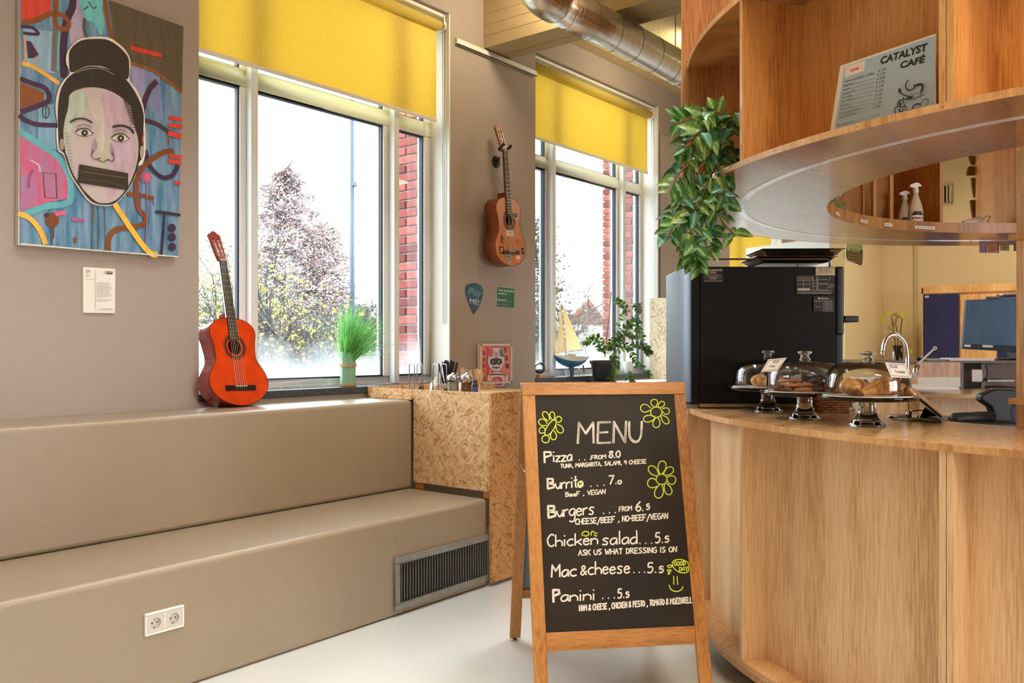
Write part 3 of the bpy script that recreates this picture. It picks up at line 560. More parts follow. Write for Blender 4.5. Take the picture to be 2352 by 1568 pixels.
# ================================================================= GUITARS
def outline(L, wl, wu, ww, n=40):
    "half-width of a guitar body at t (0 tail, 1 neck end)"
    key = [(0, 0), (.012, .25), (.05, .56), (.11, .80), (.19, .955), (.27, 1.0), (.36, .945), (.45, .80), (.52, .69), (.585, ww / wl), (.65, ww / wl + .012), (.73, wu / wl * .93), (.81, wu / wl), (.88, wu / wl * .965), (.94, wu / wl * .80), (.975, wu / wl * .56), (.993, wu / wl * .28), (1, 0)]
    pts = [V((b * wl / 2, a * L, 0)) for a, b in key]
    q = catmull(pts, 4); return [(p.x, p.y) for p in q] + [(-p.x, p.y) for p in reversed(q[1:-1])]
def guitar(name, label, group, o, up, nrm, L, cols, slotted=True, tail=False):
    """o tail centre on the soundboard, up = neck direction, nrm = out of the soundboard; L body length"""
    up = V(up).normalized(); nrm = V(nrm); nrm = (nrm - up * nrm.dot(up)).normalized(); sx = nrm.cross(up) * -1; sx = up.cross(nrm)
    top, side, neck, head, fret = cols; k = L / .48; o = V(o)
    g = thing(name, label, 'guitar', o, group)
    T = lambda x, y, h: o + sx * x + up * y + nrm * h
    ol = outline(L, .365 * k, .285 * k, .248 * k); N = len(ol); dp = .102 * k
    MB().add([T(x, y, 0) for x, y in ol] + [T(x, y, -dp) for x, y in ol], [(i, (i + 1) % N, N + (i + 1) % N, N + i) for i in range(N)], 0, True).add([T(x, y, -dp) for x, y in ol], [tuple(range(N))]).build('ribs_and_back', side, g, weld=True)
    hy = L * .665; hr = .043 * k; H = 28; hole = [(hr * math.cos(2 * pi * i / H), hy + hr * math.sin(2 * pi * i / H)) for i in range(H)]
    # soundboard with a real hole
    b = bmesh.new(); vo = [b.verts.new(T(x * .998, y, .0005)) for x, y in ol]; vh = [b.verts.new(T(x, y, .0005)) for x, y in hole]
    eo = [b.edges.new((vo[i], vo[(i + 1) % N])) for i in range(N)]; eh = [b.edges.new((vh[i], vh[(i + 1) % H])) for i in range(H)]
    bmesh.ops.triangle_fill(b, use_beauty=True, edges=eo + eh, normal=nrm)
    b.verts.index_update(); vs = [v.co.copy() for v in b.verts]; fs = [tuple(v.index for v in f.verts) for f in b.faces]
    ctr = T(0, hy, 0); keep = []
    for f in fs:
        c = sum((vs[i] for i in f), V()) / len(f)
        if (c - T(0, hy, .0005)).length > hr * .97: keep.append(f)
    b.free(); MB().add(vs, keep).build('soundboard', top, g)
    MB().stroke([T(x * .995, y, 0) for x, y in ol], .003 * k, .0012, nrm, 0, True, False).build('binding', mat('dark_binding', (40, 18, 14), .4), g)
    MB().add([T(x, y, 0) for x, y in hole] + [T(x, y, -.006) for x, y in hole], [(i, (i + 1) % H, H + (i + 1) % H, H + i) for i in range(H)]).build('sound_hole_rim', mat('pale_spruce', (196, 150, 92), .6), g)
    rs = MB()
    for r, w_, mi in ((1.2, .003, 0), (1.36, .009, 0), (1.62, .0035, 0)): rs.stroke([T(math.cos(2 * pi * i / 40) * hr * r, hy + math.sin(2 * pi * i / 40) * hr * r, 0) for i in range(40)], w_ * k, .0011, nrm, mi, True, False)
    for i in range(30): a = 2 * pi * i / 30; c = T(math.cos(a) * hr * 1.49, hy + math.sin(a) * hr * 1.49, 0); t_ = (-sx * math.sin(a) + up * math.cos(a)); rs.stroke([c - t_ * .002 * k, c + t_ * .002 * k], .006 * k, .0013, nrm, 0)
    rs.build('rosette', mat('rosette_dark', (46, 26, 18), .5), g)
    # neck, fretboard, frets
    n0, n1 = L * .78, L + .325 * k; fb0 = hy + hr * .92; hw0, hw1 = .0275 * k, .0235 * k
    nb = MB(); sec = [(-1, 0), (-.85, -.6), (-.4, -1), (.4, -1), (.85, -.6), (1, 0)]
    a_ = [T(q * hw0, L - .002, .002 + r * .022 * k) for q, r in sec]; b_ = [T(q * hw1, n1, .002 + r * .018 * k) for q, r in sec]
    nb.add(a_ + b_, [(i, (i + 1) % 6, 6 + (i + 1) % 6, 6 + i) for i in range(6)] + [tuple(range(6)), tuple(range(11, 5, -1))])
    nb.prism([(-.016 * k, -.001), (.016 * k, -.001), (.012 * k, .035 * k), (-.012 * k, .035 * k)], -dp * .8, -.004, T(0, L, 0), sx, up)
    nb.build('neck', neck, g)
    F0 = T(0, fb0, .0005); fbm = MB().prism([(-hw0, 0), (hw0, 0), (hw1, n1 - fb0), (-hw1, n1 - fb0)], 0, .0065 * k, F0, sx, up); fo = fbm.build('fretboard', fret, g)
    sc = (n1 - L * .17); d = 1.0
    for i in range(1, 19):
        d *= .94387; y = n1 - sc * (1 - d)
        if y > fb0: hw = hw0 + (hw1 - hw0) * (y - fb0) / (n1 - fb0); MB().bar(T(-hw, y, .0075 * k), T(hw, y, .0075 * k), .0018 * k, .0012, nrm).build('fret', M_steel, fo)
    MB().bar(T(-hw1, n1, .007 * k), T(hw1, n1, .007 * k), .004 * k, .006 * k, nrm).build('nut', mat('bone', (226, 214, 184), .4), g)
    # slotted headstock, tilted back
    hu = (up - nrm * .26).normalized(); hn = (nrm + up * .26).normalized(); h0 = T(0, n1 + .001, .001); w1 = .029 * k; w2 = .036 * k; hl = .185 * k
    hd = MB(); t_ = .016 * k
    def HB(x0, x1, y0, y1, xa=None, xb=None): hd.prism([(x0, y0), (x1, y0), (x1 if xb is None else xb, y1), (x0 if xa is None else xa, y1)], -t_, 0, h0, sx, hu)
    hd.prism([(-hw1, 0), (hw1, 0), (w1, .03 * k), (-w1, .03 * k)], -t_, 0, h0, sx, hu)
    HB(-w1, -.020 * k, .03 * k, .145 * k, -w2); HB(.020 * k, w1, .03 * k, .145 * k, None, w2); HB(-.009 * k, .009 * k, .03 * k, .145 * k)
    hd.prism([(-w2, .145 * k), (w2, .145 * k), (w2 + .001, .168 * k), (w2 * .55, .178 * k), (.35 * w2, .188 * k), (0, .192 * k), (-.35 * w2, .188 * k), (-w2 * .55, .178 * k), (-w2 - .001, .168 * k)], -t_, 0, h0, sx, hu)
    ho = hd.build('headstock', head, g)
    for s in (-1, 1):
        for j in range(3):
            c = h0 + hu * (.05 + .038 * j) * k
            MB().tube([c + sx * s * .008 * k - hn * t_ * .5, c + sx * s * .022 * k - hn * t_ * .5], .005 * k, 8).build('string_roller', mat('bone', (226, 214, 184), .4), ho)
            MB().tube([c + sx * s * w1 - hn * t_ * .5, c + sx * s * .047 * k - hn * t_ * .6], .0022 * k, 6).ball(c + sx * s * .052 * k - hn * t_ * .62, .0085 * k, (1, .8, .55), 8).build('tuning_peg', M_chrome, ho)
    # bridge and strings
    by = L * .17 + .012 * k
    bo = MB().prism([(-.092 * k, -.012 * k), (.092 * k, -.012 * k), (.092 * k, .015 * k), (-.092 * k, .015 * k)], .0006, .008 * k, T(0, by, 0), sx, up).build('bridge', mat('black_bridge', (20, 16, 14), .35), g)
    MB().bar(T(-.036 * k, by + .010 * k, .010 * k), T(.036 * k, by + .010 * k, .010 * k), .0035 * k, .006 * k, nrm).build('saddle', mat('bone', (226, 214, 184), .4), bo)
    for i in range(6):
        f = (i - 2.5) / 2.5
        s_ = MB().tube([T(f * .031 * k, by - .012 * k, .006 * k), T(f * .031 * k, by + .010 * k, .0135 * k), T(f * hw1 * .82, n1, .0105 * k), h0 + hu * (.05 + .038 * (2 - abs(i - 2.5) + .5)) * k + sx * (.014 * k * (1 if f > 0 else -1)) - hn * .004], .00055 if i > 2 else .0008, 4)
        s_.build('string', mat('string_metal', (214, 208, 196), .3, .7), g)
    return g, T, sx, up, nrm, k
red = mat('red_orange_lacquer', (206, 62, 16), .16, noise=.14, nscale=14, coat=.5); reds = mat('red_lacquer_side', (176, 40, 22), .12, noise=.1, nscale=6, coat=.6)
fb = mat('dark_rosewood', (44, 34, 28), .45, noise=.2, nscale=40)
g0 = P(558, 929, y=3.70); g1 = P(491, 545, y=3.955)
tail = V((g0.x, g0.y, .9545)); upv = (P(510, 592, y=3.90) - tail)
ry = (FW + RT * ((555 - 1176) / F)).normalized(); nr = -ry; nr.rotate(Euler((0, 0, math.radians(36))))
guitar('acoustic_guitar', 'glossy red-orange acoustic guitar leaning against the window on the bench', None, tail + V((0, 0, .006)), upv, nr, .452, (red, reds, reds, mat('red_head', (150, 44, 30), .3, noise=.15, nscale=8), fb))
honey = mat('honey_spruce', (196, 116, 48), .28, noise=.05, nscale=10, coat=.3); mah = wood('mahogany', (96, 44, 18), (128, 62, 26), (146, 76, 34), (1, 1, .1), 10, .25)
gy = YW - .16
gt_, GT, gsx, gup, gn, gk = guitar('acoustic_guitar', 'honey-brown acoustic guitar covered in stickers hanging on the pier by a black hook', None, P(1176, 611, y=gy) + V((0, 0, 0)), P(1158, 322, y=gy + .02) - P(1176, 611, y=gy), (0.04, -1, 0), .475, (honey, mah, mah, mat('brown_head', (134, 88, 50), .3, noise=.2, nscale=14), fb))
SK = Art(lambda x, y: P(x, y, y=gy), (0.04, -1, 0), sc=4.75, ox=1100, oy=300, nz=0, off=.004)
SK = Art(lambda a, b: GT(a, b, 0), gn, off=.0012, step=.00015, nz=0)
def stk(x, y): return (x * .001, y * .001)
def so_(x, y, r, c, w=0): SK.oval(x * .001, y * .001, r * .001, r * .001, c, w * .001)
for q in (-1,):
    SK.poly([stk(*p) for p in ((-36, 206), (36, 206), (44, 216), (44, 238), (36, 248), (-36, 248), (-44, 238), (-44, 216))], (226, 218, 196)).text('MORRIS', -.028, .222, .03, .222, -.012, (150, 120, 100)); so_(0, 240, 4, (60, 40, 40))
so_(76, 62, 34, (222, 140, 96)); SK.poly([stk(*p) for p in ((56, 60), (62, 72), (80, 74), (98, 66), (96, 52), (88, 56), (84, 48), (74, 56), (64, 48))], (240, 226, 210))
so_(88, 170, 18, (206, 84, 56)); so_(88, 170, 12, (226, 150, 120), 2); so_(88, 170, 5, (120, 40, 30))
SK.poly([stk(*p) for p in ((-64, 12), (2, 24), (-8, 86), (-66, 76))], (176, 160, 136)).line([stk(*p) for p in ((-48, 26), (-44, 62), (-30, 70), (-18, 56), (-22, 30))], .008, (50, 36, 30))
SK.poly([stk(*p) for p in ((-134, 84), (-86, 84), (-84, 134), (-134, 134))], (60, 34, 22)); so_(-110, 110, 15, (206, 110, 48)); SK.line([stk(*p) for p in ((-128, 92), (-112, 116), (-96, 124))], .005, (226, 150, 80))
SK.poly([stk(*p) for p in ((124, 84), (152, 84), (152, 130), (124, 130))], (28, 26, 26)); so_(138, 108, 9, (190, 186, 180), 2)
so_(-94, 178, 24, (90, 46, 20), 3); SK.line([stk(*p) for p in ((-104, 214), (-92, 190), (-104, 172), (-90, 156))], .007, (80, 40, 18)); so_(-94, 182, 10, (80, 40, 18), 3)
so_(76, 352, 17, (40, 40, 52)); so_(76, 352, 18, (226, 214, 196), 3); SK.line([stk(*p) for p in ((44, 350), (56, 334), (76, 328), (96, 334), (108, 346))], .006, (230, 218, 200)); SK.text('ROC', .066, .349, .088, .349, -.009, (230, 220, 210))
SK.build('stickers', gt_)
# wall hook
hk = P(1139, 372, y=YW)
gh = thing('guitar_hanger', 'black round guitar wall hook on the pier, holding the stickered guitar', 'hook', hk)
MB().lathe([(.0001, .02), (.02, .02), (.028, .012), (.04, .006), (.042, 0), (.0001, 0)], 24, hk, Matrix.Rotation(pi / 2, 3, 'X')).build('rose', M_black, gh)
nk = GT(0, .475 + .325 * gk, -.01)
MB().tube([hk + V((0, -.01, 0)), V((nk.x - .005, nk.y + .035, hk.z + .0))], .008, 10).build('arm', M_black, gh)
yk = nk.y + .02
MB().tube(catmull([V((nk.x - .036, yk - .05, nk.z + .03)), V((nk.x - .036, yk - .02, nk.z + .012)), V((nk.x - .012, yk + .012, nk.z + .01)), V((nk.x + .02, yk + .012, nk.z + .01)), V((nk.x + .038, yk - .02, nk.z + .012)), V((nk.x + .038, yk - .05, nk.z + .032))], 5), .009, 10).ball((nk.x + .038, yk - .05, nk.z + .032), .012).ball((nk.x - .036, yk - .05, nk.z + .03), .012).build('yoke', M_black, gh)
# signs on the pier
yw = YW - .003
pk = MB(); cpk = [(1071, 656), (1090, 650), (1107, 658), (1109, 676), (1102, 700), (1090, 720), (1087, 720), (1077, 698), (1070, 674)]
q = catmull([P(a, b, y=yw) for a, b in cpk], 4, True)
sg = thing('guitar_pick_sign', 'blue guitar-pick shaped wall sign reading Play ME!', 'sign', q[20])
pk.add(q + [p + V((0, .003, 0)) for p in q], [tuple(range(len(q)))] + [(i, (i + 1) % len(q), len(q) + (i + 1) % len(q), len(q) + i) for i in range(len(q))]); pk.build('board', mat('blue_pick', (52, 92, 118), .35, noise=.2, nscale=14), sg)
Art(on(y=yw), (0, -1, 0), nz=0).text('Play', 1075, 675, 1106, 682, 17, (120, 172, 160), ital=.3).text('ME!', 1079, 697, 1100, 701, 13, (226, 226, 224)).text('*', 1086, 716, 1092, 717, 12, (190, 50, 60)).build('lettering', sg)
a, b, c, d = [P(*q, y=yw) for q in ((1140, 657), (1182, 661), (1181, 706), (1140, 703))]
sg = thing('green_sign', "small green square wall sign reading THIS GUITAR'S NAME IS SPINACH", 'sign', d)
MB().add([a, b, c, d] + [q + V((0, .003, 0)) for q in (a, b, c, d)], [(0, 1, 2, 3), (4, 5, 6, 7), (0, 1, 5, 4), (1, 2, 6, 5), (2, 3, 7, 6), (3, 0, 4, 7)]).build('board', mat('sign_edge', (180, 190, 180), .4), sg)
GS = Art(on(y=yw), (0, -1, 0), sc=5.806, ox=1100, oy=630, nz=0).poly([(240, 164), (472, 190), (468, 442), (238, 426)], (52, 110, 84)).poly([(440, 187), (472, 190), (468, 442), (438, 440)], (44, 112, 60))
GS.text("THIS GUITAR'S", 254, 220, 462, 240, 22, (232, 236, 228), bold=.02).text('NAME IS', 254, 262, 366, 270, 20, (232, 236, 228), bold=.02).text('SPINACH', 250, 350, 364, 356, 20, (232, 236, 228), bold=.02).text('PLEASE PLAY HIM GENTLY !', 248, 402, 408, 412, 8, (220, 226, 218))
GS.oval(390, 332, 16, 22, (80, 78, 92)).line([(390, 350), (392, 376)], 7, (200, 206, 200)).build('lettering', sg)
# scuffs of bare plaster on the pier
# framed poster standing on the counter box against the pier
yp = YW - .03
a, b = P(1102, 790, y=yp), P(1174, 792, y=yp); zt = a.z; xb0, xb1 = a.x, b.x; zb = .995
rp = thing('framed_poster', 'framed pink robot poster reading RADIO 538 leaning on the pier', 'poster', ((xb0 + xb1) / 2, yp + .015, zb))
MB().box(xb0, xb1, yp, yp + .018, zb, zt).build('backing', mat('poster_pink', (226, 130, 116), .4, noise=.12, nscale=6), rp)
f = MB(); e_ = .012
for q in ((xb0 - .004, xb0 + e_, zb, zt), (xb1 - e_, xb1 + .004, zb, zt), (xb0, xb1, zt - e_, zt + .003), (xb0, xb1, zb - .001, zb + e_)): f.box(q[0], q[1], yp - .008, yp + .02, q[2], q[3])
f.build('picture_frame', mat('pale_frame', (214, 200, 196), .4), rp)
RP = Art(on(y=yp), (0, -1, 0), sc=5.806, ox=1100, oy=630, nz=0); dk = (58, 66, 92); pk_ = (214, 82, 104)
RP.poly([(100, 970), (150, 1050), (130, 1330), (100, 1300)], (206, 72, 92), True)
def blob(pts, c, w=6): RP.poly(pts, c, True).line(pts, w, dk, True)
blob([(165, 985), (225, 970), (295, 985), (330, 1060), (344, 1150), (320, 1230), (270, 1295), (225, 1300), (175, 1280), (130, 1220), (116, 1150), (130, 1060)], (222, 200, 196))
RP.poly([(165, 1000), (195, 1000), (178, 1095), (128, 1095), (136, 1050)], pk_).poly([(270, 1000), (300, 1000), (335, 1095), (280, 1095)], (70, 116, 142))
for k in range(4): RP.line([(200, 1048 + k * 20), (252, 1048 + k * 20)], 6, dk)
RP.poly([(165, 1124), (285, 1124), (305, 1180), (260, 1208), (240, 1190), (215, 1208), (165, 1200), (148, 1170)], dk, True).oval(188, 1166, 12, 11, (226, 110, 130)).oval(264, 1164, 13, 14, (226, 180, 90)).oval(264, 1164, 6, 7, dk)
RP.poly([(180, 1232), (225, 1240), (268, 1230), (258, 1250), (225, 1252), (190, 1250)], dk, True).line([(178, 1225), (185, 1245), (225, 1238), (262, 1245), (268, 1225)], 8, dk).line([(210, 1272), (238, 1272)], 5, dk)
blob([(185, 1300), (300, 1300), (300, 1325), (185, 1325)], (222, 196, 190)); blob([(150, 1345), (330, 1345), (345, 1420), (330, 1490), (160, 1490), (145, 1420)], (222, 196, 190)); blob([(188, 1380), (290, 1380), (305, 1465), (180, 1465)], pk_); RP.oval(238, 1420, 16, 22, (200, 196, 210)).oval(238, 1420, 6, 9, dk)
blob([(112, 1345), (148, 1345), (150, 1440), (108, 1450)], (222, 196, 190)); blob([(350, 1345), (382, 1345), (384, 1440), (350, 1445)], (222, 196, 190))
for k, t_ in enumerate('RADIO'): RP.text(t_, 54, 1072 + k * 86, 82 if t_ != 'I' else 64, 1072 + k * 86, 56, dk, bold=.02)
for k, t_ in enumerate('538'): RP.text(t_, 332 + k * 12, 1040 + k * 105, 366 + k * 14, 1040 + k * 105, 66, dk, bold=.02)
RP.build('printed_picture', rp)
# ================================================================= OSB COUNTER BOX AND WHAT STANDS ON IT
def Q(px, py, o, n):
    "photo ray onto the plane through o with normal n"
    r = FW + RT * ((px - 1176) / F) + UP * ((797 - py) / F); c = V((0, 0, HC)); return c + r * ((V(o) - c).dot(n) / r.dot(n))
ob = thing('osb_counter', 'low chipboard counter box between the bench end and the A-frame menu board', 'counter', (3.9, 3.3, 0))
T_ = .018; Z1 = 1.011; Xe = 4.62
MB().prism([(2.893, .492), (3.452, .492), (3.452, .957), (3.79, .957), (3.79, Z1), (2.893, Z1)], 0, T_, (3.44, 0, 0), (0, 1, 0), (0, 0, 1)).build('side_panel', M_osb, ob, bev=.0012, seg=1)
MB().box(3.438, Xe, 2.875, 2.893, .02, Z1 + .001).build('front_panel', M_osbd, ob, bev=.0012, seg=1)
MB().box(3.458, Xe, 2.893, 3.84, .95, .966).build('counter_top', M_osb, ob)
MB().box(3.458, Xe, 3.835, 3.853, .96, Z1 + .004).build('back_rail', M_osb, ob)
MB().box(3.424, 3.44, 3.462, 3.79, .9545, .982).build('batten', M_osb, ob)
MB().box(3.445, 3.475, 2.90, 2.94, .4585, .495).box(3.445, 3.475, 3.38, 3.44, .4585, .495).build('bearer_block', M_frame, ob)
ZB = .966
def on_box(px, D): p = P(px, 797, D=D); return V((p.x, p.y, ZB))
# wire napkin holders
M_wire = mat('holder_wire', (150, 152, 158), .32, .7)
def holder(px, D, label):
    o = on_box(px, D); t = thing('napkin_holder', label, 'napkin holder', o, 'wire napkin holders on the chipboard counter'); a = FW.copy(); b = RT.copy()
    b = (RT * .8 + FW * .6).normalized(); a = V((-b.y, b.x, 0))
    for s in (-1, 1):
        c = o + b * (.027 * s)
        MB().tube([c - a * .03 + UP * .004, c - a * .03 + UP * .17, c - a * .026 + UP * .184, c - a * .018 + UP * .188, c + a * .018 + UP * .188, c + a * .026 + UP * .184, c + a * .03 + UP * .17, c + a * .03 + UP * .004], .0032, 8).build('wire_loop', M_wire, t)
    MB().tube([o - b * .06 - a * .03 + UP * .004, o + b * .06 - a * .03 + UP * .004], .003, 6).tube([o - b * .06 + a * .03 + UP * .004, o + b * .06 + a * .03 + UP * .004], .003, 6).build('base_wire', M_wire, t)
    return o, a, b
M_nap = mat('kraft_napkin', (176, 140, 112), .85, noise=.1, nscale=60, stretch=(1, 1, .3))
for px, D, lb in ((955, 5.02, 'chrome wire napkin holder at the left end of the chipboard counter'), (1010, 4.85, 'chrome wire napkin holder right in front of the black straws')):
    o, a, b = holder(px, D, lb)
    c = o + b * .0; m = MB(); rr = random.Random(int(px))
    for k in range(9):
        y = -.018 + k * .0045; w_ = .062 + rr.uniform(-.004, .004); lean = rr.uniform(-.004, .006)
        h = .058 + rr.uniform(-.006, .006); p0 = c + b * y
        m.add([p0 - a * w_ + UP * .008, p0 + a * w_ + UP * .008, p0 + a * w_ + b * lean + UP * h, p0 + b * (lean - .003) + UP * (h + .012), p0 - a * w_ + b * lean + UP * h], [(0, 1, 2, 3, 4)]); m.add([q + b * .0038 for q in (p0 - a * w_ + UP * .008, p0 + a * w_ + UP * .008, p0 + a * w_ + b * lean + UP * h, p0 + b * (lean - .003) + UP * (h + .012), p0 - a * w_ + b * lean + UP * h)], [(4, 3, 2, 1, 0)])
    s = m.build('napkin_stack', M_nap, origin=c + UP * .004); tag(s, 'stack of folded brown paper napkins in the %s wire holder' % ('left' if px < 1000 else 'right'), 'napkins')
# shakers
def shaker(px, D, fill, label):
    o = on_box(px, D); t = thing('sugar_shaker', label, 'shaker', o, 'glass shakers on the chipboard counter')
    MB().lathe([(.0001, .001), (.03, .001), (.0325, .006), (.031, .018), (.031, .098), (.033, .104), (.030, .108)], 12, o, sm=False).build('glass_body', G_thin, t)
    MB().lathe([(.0001, .004), (.0285, .004), (.0285, .088), (.0001, .09)], 20, o).build('filling', fill, t)
    MB().lathe([(.0335, .102), (.0345, .106), (.0345, .122), (.031, .128), (.02, .134), (.008, .137), (.008, .143), (.0001, .144)], 28, o).build('lid', M_steel, t)
shaker(1041, 4.76, mat('white_sugar', (232, 222, 200), .8, noise=.04, nscale=300), 'glass shaker of white sugar with a metal lid')
shaker(1072, 4.74, mat('cane_sugar', (186, 134, 84), .8, noise=.08, nscale=400), 'glass shaker of brown sugar with a metal lid')
def bundle(name, label, cat, px, D, cup, piece, r, h0, h1, spread, n, m, seed, group, cupm, rad=.026):
    o = on_box(px, D); c = thing('cup', cup, 'cup', o); rr = random.Random(seed)
    MB().lathe([(.0001, .002), (rad * .8, .002), (rad, .075), (rad * .93, .075), (rad * .75, .008), (.0001, .008)], 24, o).build('cup_body', cupm, c)
    for k in range(n):
        a = 2 * pi * rr.random(); q = math.sqrt(rr.random()); d = V((math.cos(a), math.sin(a), 0)); p0 = o + d * rad * .5 * q + UP * .009; p1 = o + d * (rad * .8 * q + spread * q) + UP * (h1 * (1 - .12 * q * q) + rr.uniform(-.004, .004))
        if piece == 'straw': b = MB().tube([p0, p1], r, 6, cap=False)
        else:
            b = MB().bar(p0, p1, r * 2.6, r * .6, d.cross(UP))
        x = b.build(name, m, origin=p0); tag(x, label, cat, group)
bundle('drinking_straw', 'one of the black straws fanned out in the cup behind the sugar', 'straw', 1030, 4.98, 'short cup full of black straws behind the white sugar shaker', 'straw', .0036, 0, .21, .045, 34, M_black, 4, 'black drinking straws', M_white)
M_stick = mat('birch_stick', (214, 178, 134), .6)
bundle('wooden_stirrer', 'one of the pale wooden stirrers bunched behind the brown sugar', 'stirrer', 1092, 4.92, 'short cup full of pale wooden stirrers beside the framed poster', 'stick', .0022, 0, .16, .05, 34, M_stick, 9, 'wooden stirrers', M_white)
bundle('toothpick', 'one of the thin picks in the small cup left of the stirrers', 'toothpick', 1061, 5.1, 'small cup of thin picks between the straws and the stirrers', 'straw', .0012, 0, .165, .03, 18, M_stick, 12, 'thin wooden picks', M_white, .02)
o = on_box(1003, 5.12); j = thing('toothpick_jar', 'small white lidded jar behind the right napkin holder', 'jar', o)
MB().lathe([(.0001, .002), (.038, .002), (.042, .03), (.038, .07), (.026, .078), (.0001, .08)], 28, o).build('jar_body', M_white, j); MB().lathe([(.0001, .105), (.01, .104), (.014, .1), (.008, .09), (.028, .083), (.028, .077), (.0001, .077)], 20, o).build('lid', M_white, j)
o = on_box(1090, 4.68); bt = thing('sauce_bottle', 'small dark bottle with a blue label beside the brown sugar shaker', 'bottle', o)
MB().lathe([(.0001, .002), (.017, .002), (.018, .006), (.018, .078), (.014, .09), (.0001, .09)], 20, o).build('bottle_body', mat('dark_bottle', (40, 24, 18), .15, coat=.5), bt); MB().lathe([(.0001, .106), (.013, .106), (.0145, .088), (.0145, .084)], 16, o).build('cap', M_black, bt); MB().lathe([(.0184, .025), (.0184, .07)], 20, o).build('label_band', mat('bottle_label', (66, 84, 120), .5, noise=.4, nscale=120), bt)
# ================================================================= WINDOW SILL THINGS
ZSI = 1.018
def blade_mesh(b, o, tip, w_, n=5, mi=0, droop=0.0, side=None):
    d = tip - o; sd = side or d.cross(V((R.uniform(-1, 1), R.uniform(-1, 1), .2))).normalized(); vs = []
    for i in range(n + 1):
        t = i / n; p = o + d * t; p = V((p.x, p.y, p.z - droop * t ** 3)); ww = w_ * (1 - t) ** .6 * .5
        vs += [p + sd * ww, p - sd * ww]
    b.add(vs, [(2 * i, 2 * i + 1, 2 * i + 3, 2 * i + 2) for i in range(n)], mi)
gp = P(799, 797, y=3.945); gp.z = ZSI
ag = thing('artificial_grass', 'bundle of artificial green grass bound with twine on the window sill', 'plant', gp)
rr = random.Random(21); b = MB()
G1, G2, G3 = mat('grass_light', (140, 206, 116), .5, tl=.45), mat('grass_mid', (92, 174, 88), .5, tl=.45), mat('grass_pale_stem', (156, 206, 172), .5, tl=.25)
for k in range(120):
    a = 2 * pi * k / 120; r = .043; p = gp + V((r * math.cos(a), r * math.sin(a), .002)); b.tube([p, p + UP * .2], .0026, 4, mi=2, cap=False)
for k in range(520):
    a = 2 * pi * rr.random(); r = .044 * math.sqrt(rr.random()); p = gp + V((r * math.cos(a), r * math.sin(a), .18 + rr.uniform(-.04, .01)))
    right = rr.random() < .48
    dx = (rr.uniform(.0, .235) if right else rr.gauss(-.005, .045)); dy = rr.gauss(-.02, .05); h = rr.uniform(.16, .37) - (abs(dx) * .4)
    tip = p + RT * dx + V((0, dy, 0)) + UP * h
    if tip.y > 4.04: tip.y = 4.04 - rr.random() * .05
    blade_mesh(b, p, tip, rr.uniform(.003, .0055), 6, 0 if rr.random() < .6 else 1, droop=rr.uniform(0, .07) if right else .0)
b.build('grass_blades', [G1, G2, G3], ag, weld=False, kind='stuff')
for z0, z1 in ((.002, .02), (.115, .135)):
    tw = MB(); n_ = 5
    for k in range(n_): tw.tube([gp + V((.049 * math.cos(q), .049 * math.sin(q), z0 + (z1 - z0) * (k + .5) / n_)) for q in [i * pi / 12 for i in range(24)]], .0022, 5, closed=True)
    tw.build('twine_binding', mat('jute_twine', (190, 160, 122), .9, noise=.2, nscale=300), ag)
# model sailboat
sy = 3.93; s0 = P(1313, 797, y=sy); s0 = V((s0.x, sy, 1.0185)); sx_ = V((1, 0, 0))
def pb(px, py): return P(px, py, y=sy)
bt = thing('model_sailboat', 'model sailboat with cream sails and blue hull on the window sill', 'model boat', s0)
xa, xb = pb(1273, 820).x, pb(1353, 820).x; L_ = xb - xa; zd = pb(1310, 818).z; zk = pb(1310, 843).z
hull = MB(); ns = 12; rows = []
for i in range(ns + 1):
    t = i / ns; x = xa + L_ * t; wd = .055 * (math.sin(pi * min(1, .08 + t * .98)) ** .55 if 0 < t < 1 else .12); sheer = zd + .012 * (1 - t) ** 2 - .004 * t; keelz = zk + (zd - zk) * (abs(t - .5) * 2) ** 2.6 * .96
    rows.append([V((x, sy + wd * s * f, sheer + (keelz - sheer) * g)) for s, f, g in ((1, 1, 0), (1, .92, .45), (1, .5, .85), (0, 0, 1), (-1, .5, .85), (-1, .92, .45), (-1, 1, 0))])
vs = [p for r_ in rows for p in r_]
for i in range(ns):
    for k in range(6): hull.add([vs[7 * i + k], vs[7 * i + k + 1], vs[7 * i + 8 + k], vs[7 * i + 7 + k]], [(0, 1, 2, 3)], 1 if k in (1, 2, 3, 4) else 0, True)
hull.build('hull', [M_white, mat('sea_blue_paint', (40, 104, 138), .3)], bt, weld=True)
dk_ = MB()
for i in range(ns): dk_.add([rows[i][0], rows[i][6], rows[i + 1][6], rows[i + 1][0]], [(0, 1, 2, 3)])
dk_.build('deck', mat('deck_wood', (176, 150, 120), .5, noise=.1, nscale=40), bt)
MB().prism([(0, 0), (.13, 0), (.115, .018), (.02, .02)], -.02, .02, (xa + L_ * .3, sy, zd + .0), (1, 0, 0), (0, 0, 1)).build('cabin', M_white, bt, bev=.003)
rl_ = MB()
for s in (-1, 1): rl_.tube([rows[i][0 if s > 0 else 6] + UP * .018 for i in range(1, ns)], .0008, 4)
for i in range(1, ns, 2):
    for k in (0, 6): rl_.tube([rows[i][k], rows[i][k] + UP * .018], .0008, 4)
rl_.build('railing', M_steel, bt)
mx = pb(1300, 0).x; mast0 = V((mx, sy, zd)); mt = P(1287, 676, y=sy); MB().tube([mast0, V((mt.x + .0, sy, mt.z))], .003, 8).tube([V((mx - .004, sy, zd + .035)), V((pb(1338, 805).x, sy, pb(1338, 803).z))], .003, 8).build('mast', M_steel, bt)
Msail = mat('cream_sailcloth', (222, 196, 146), .8, tl=.4, noise=.04, nscale=30)
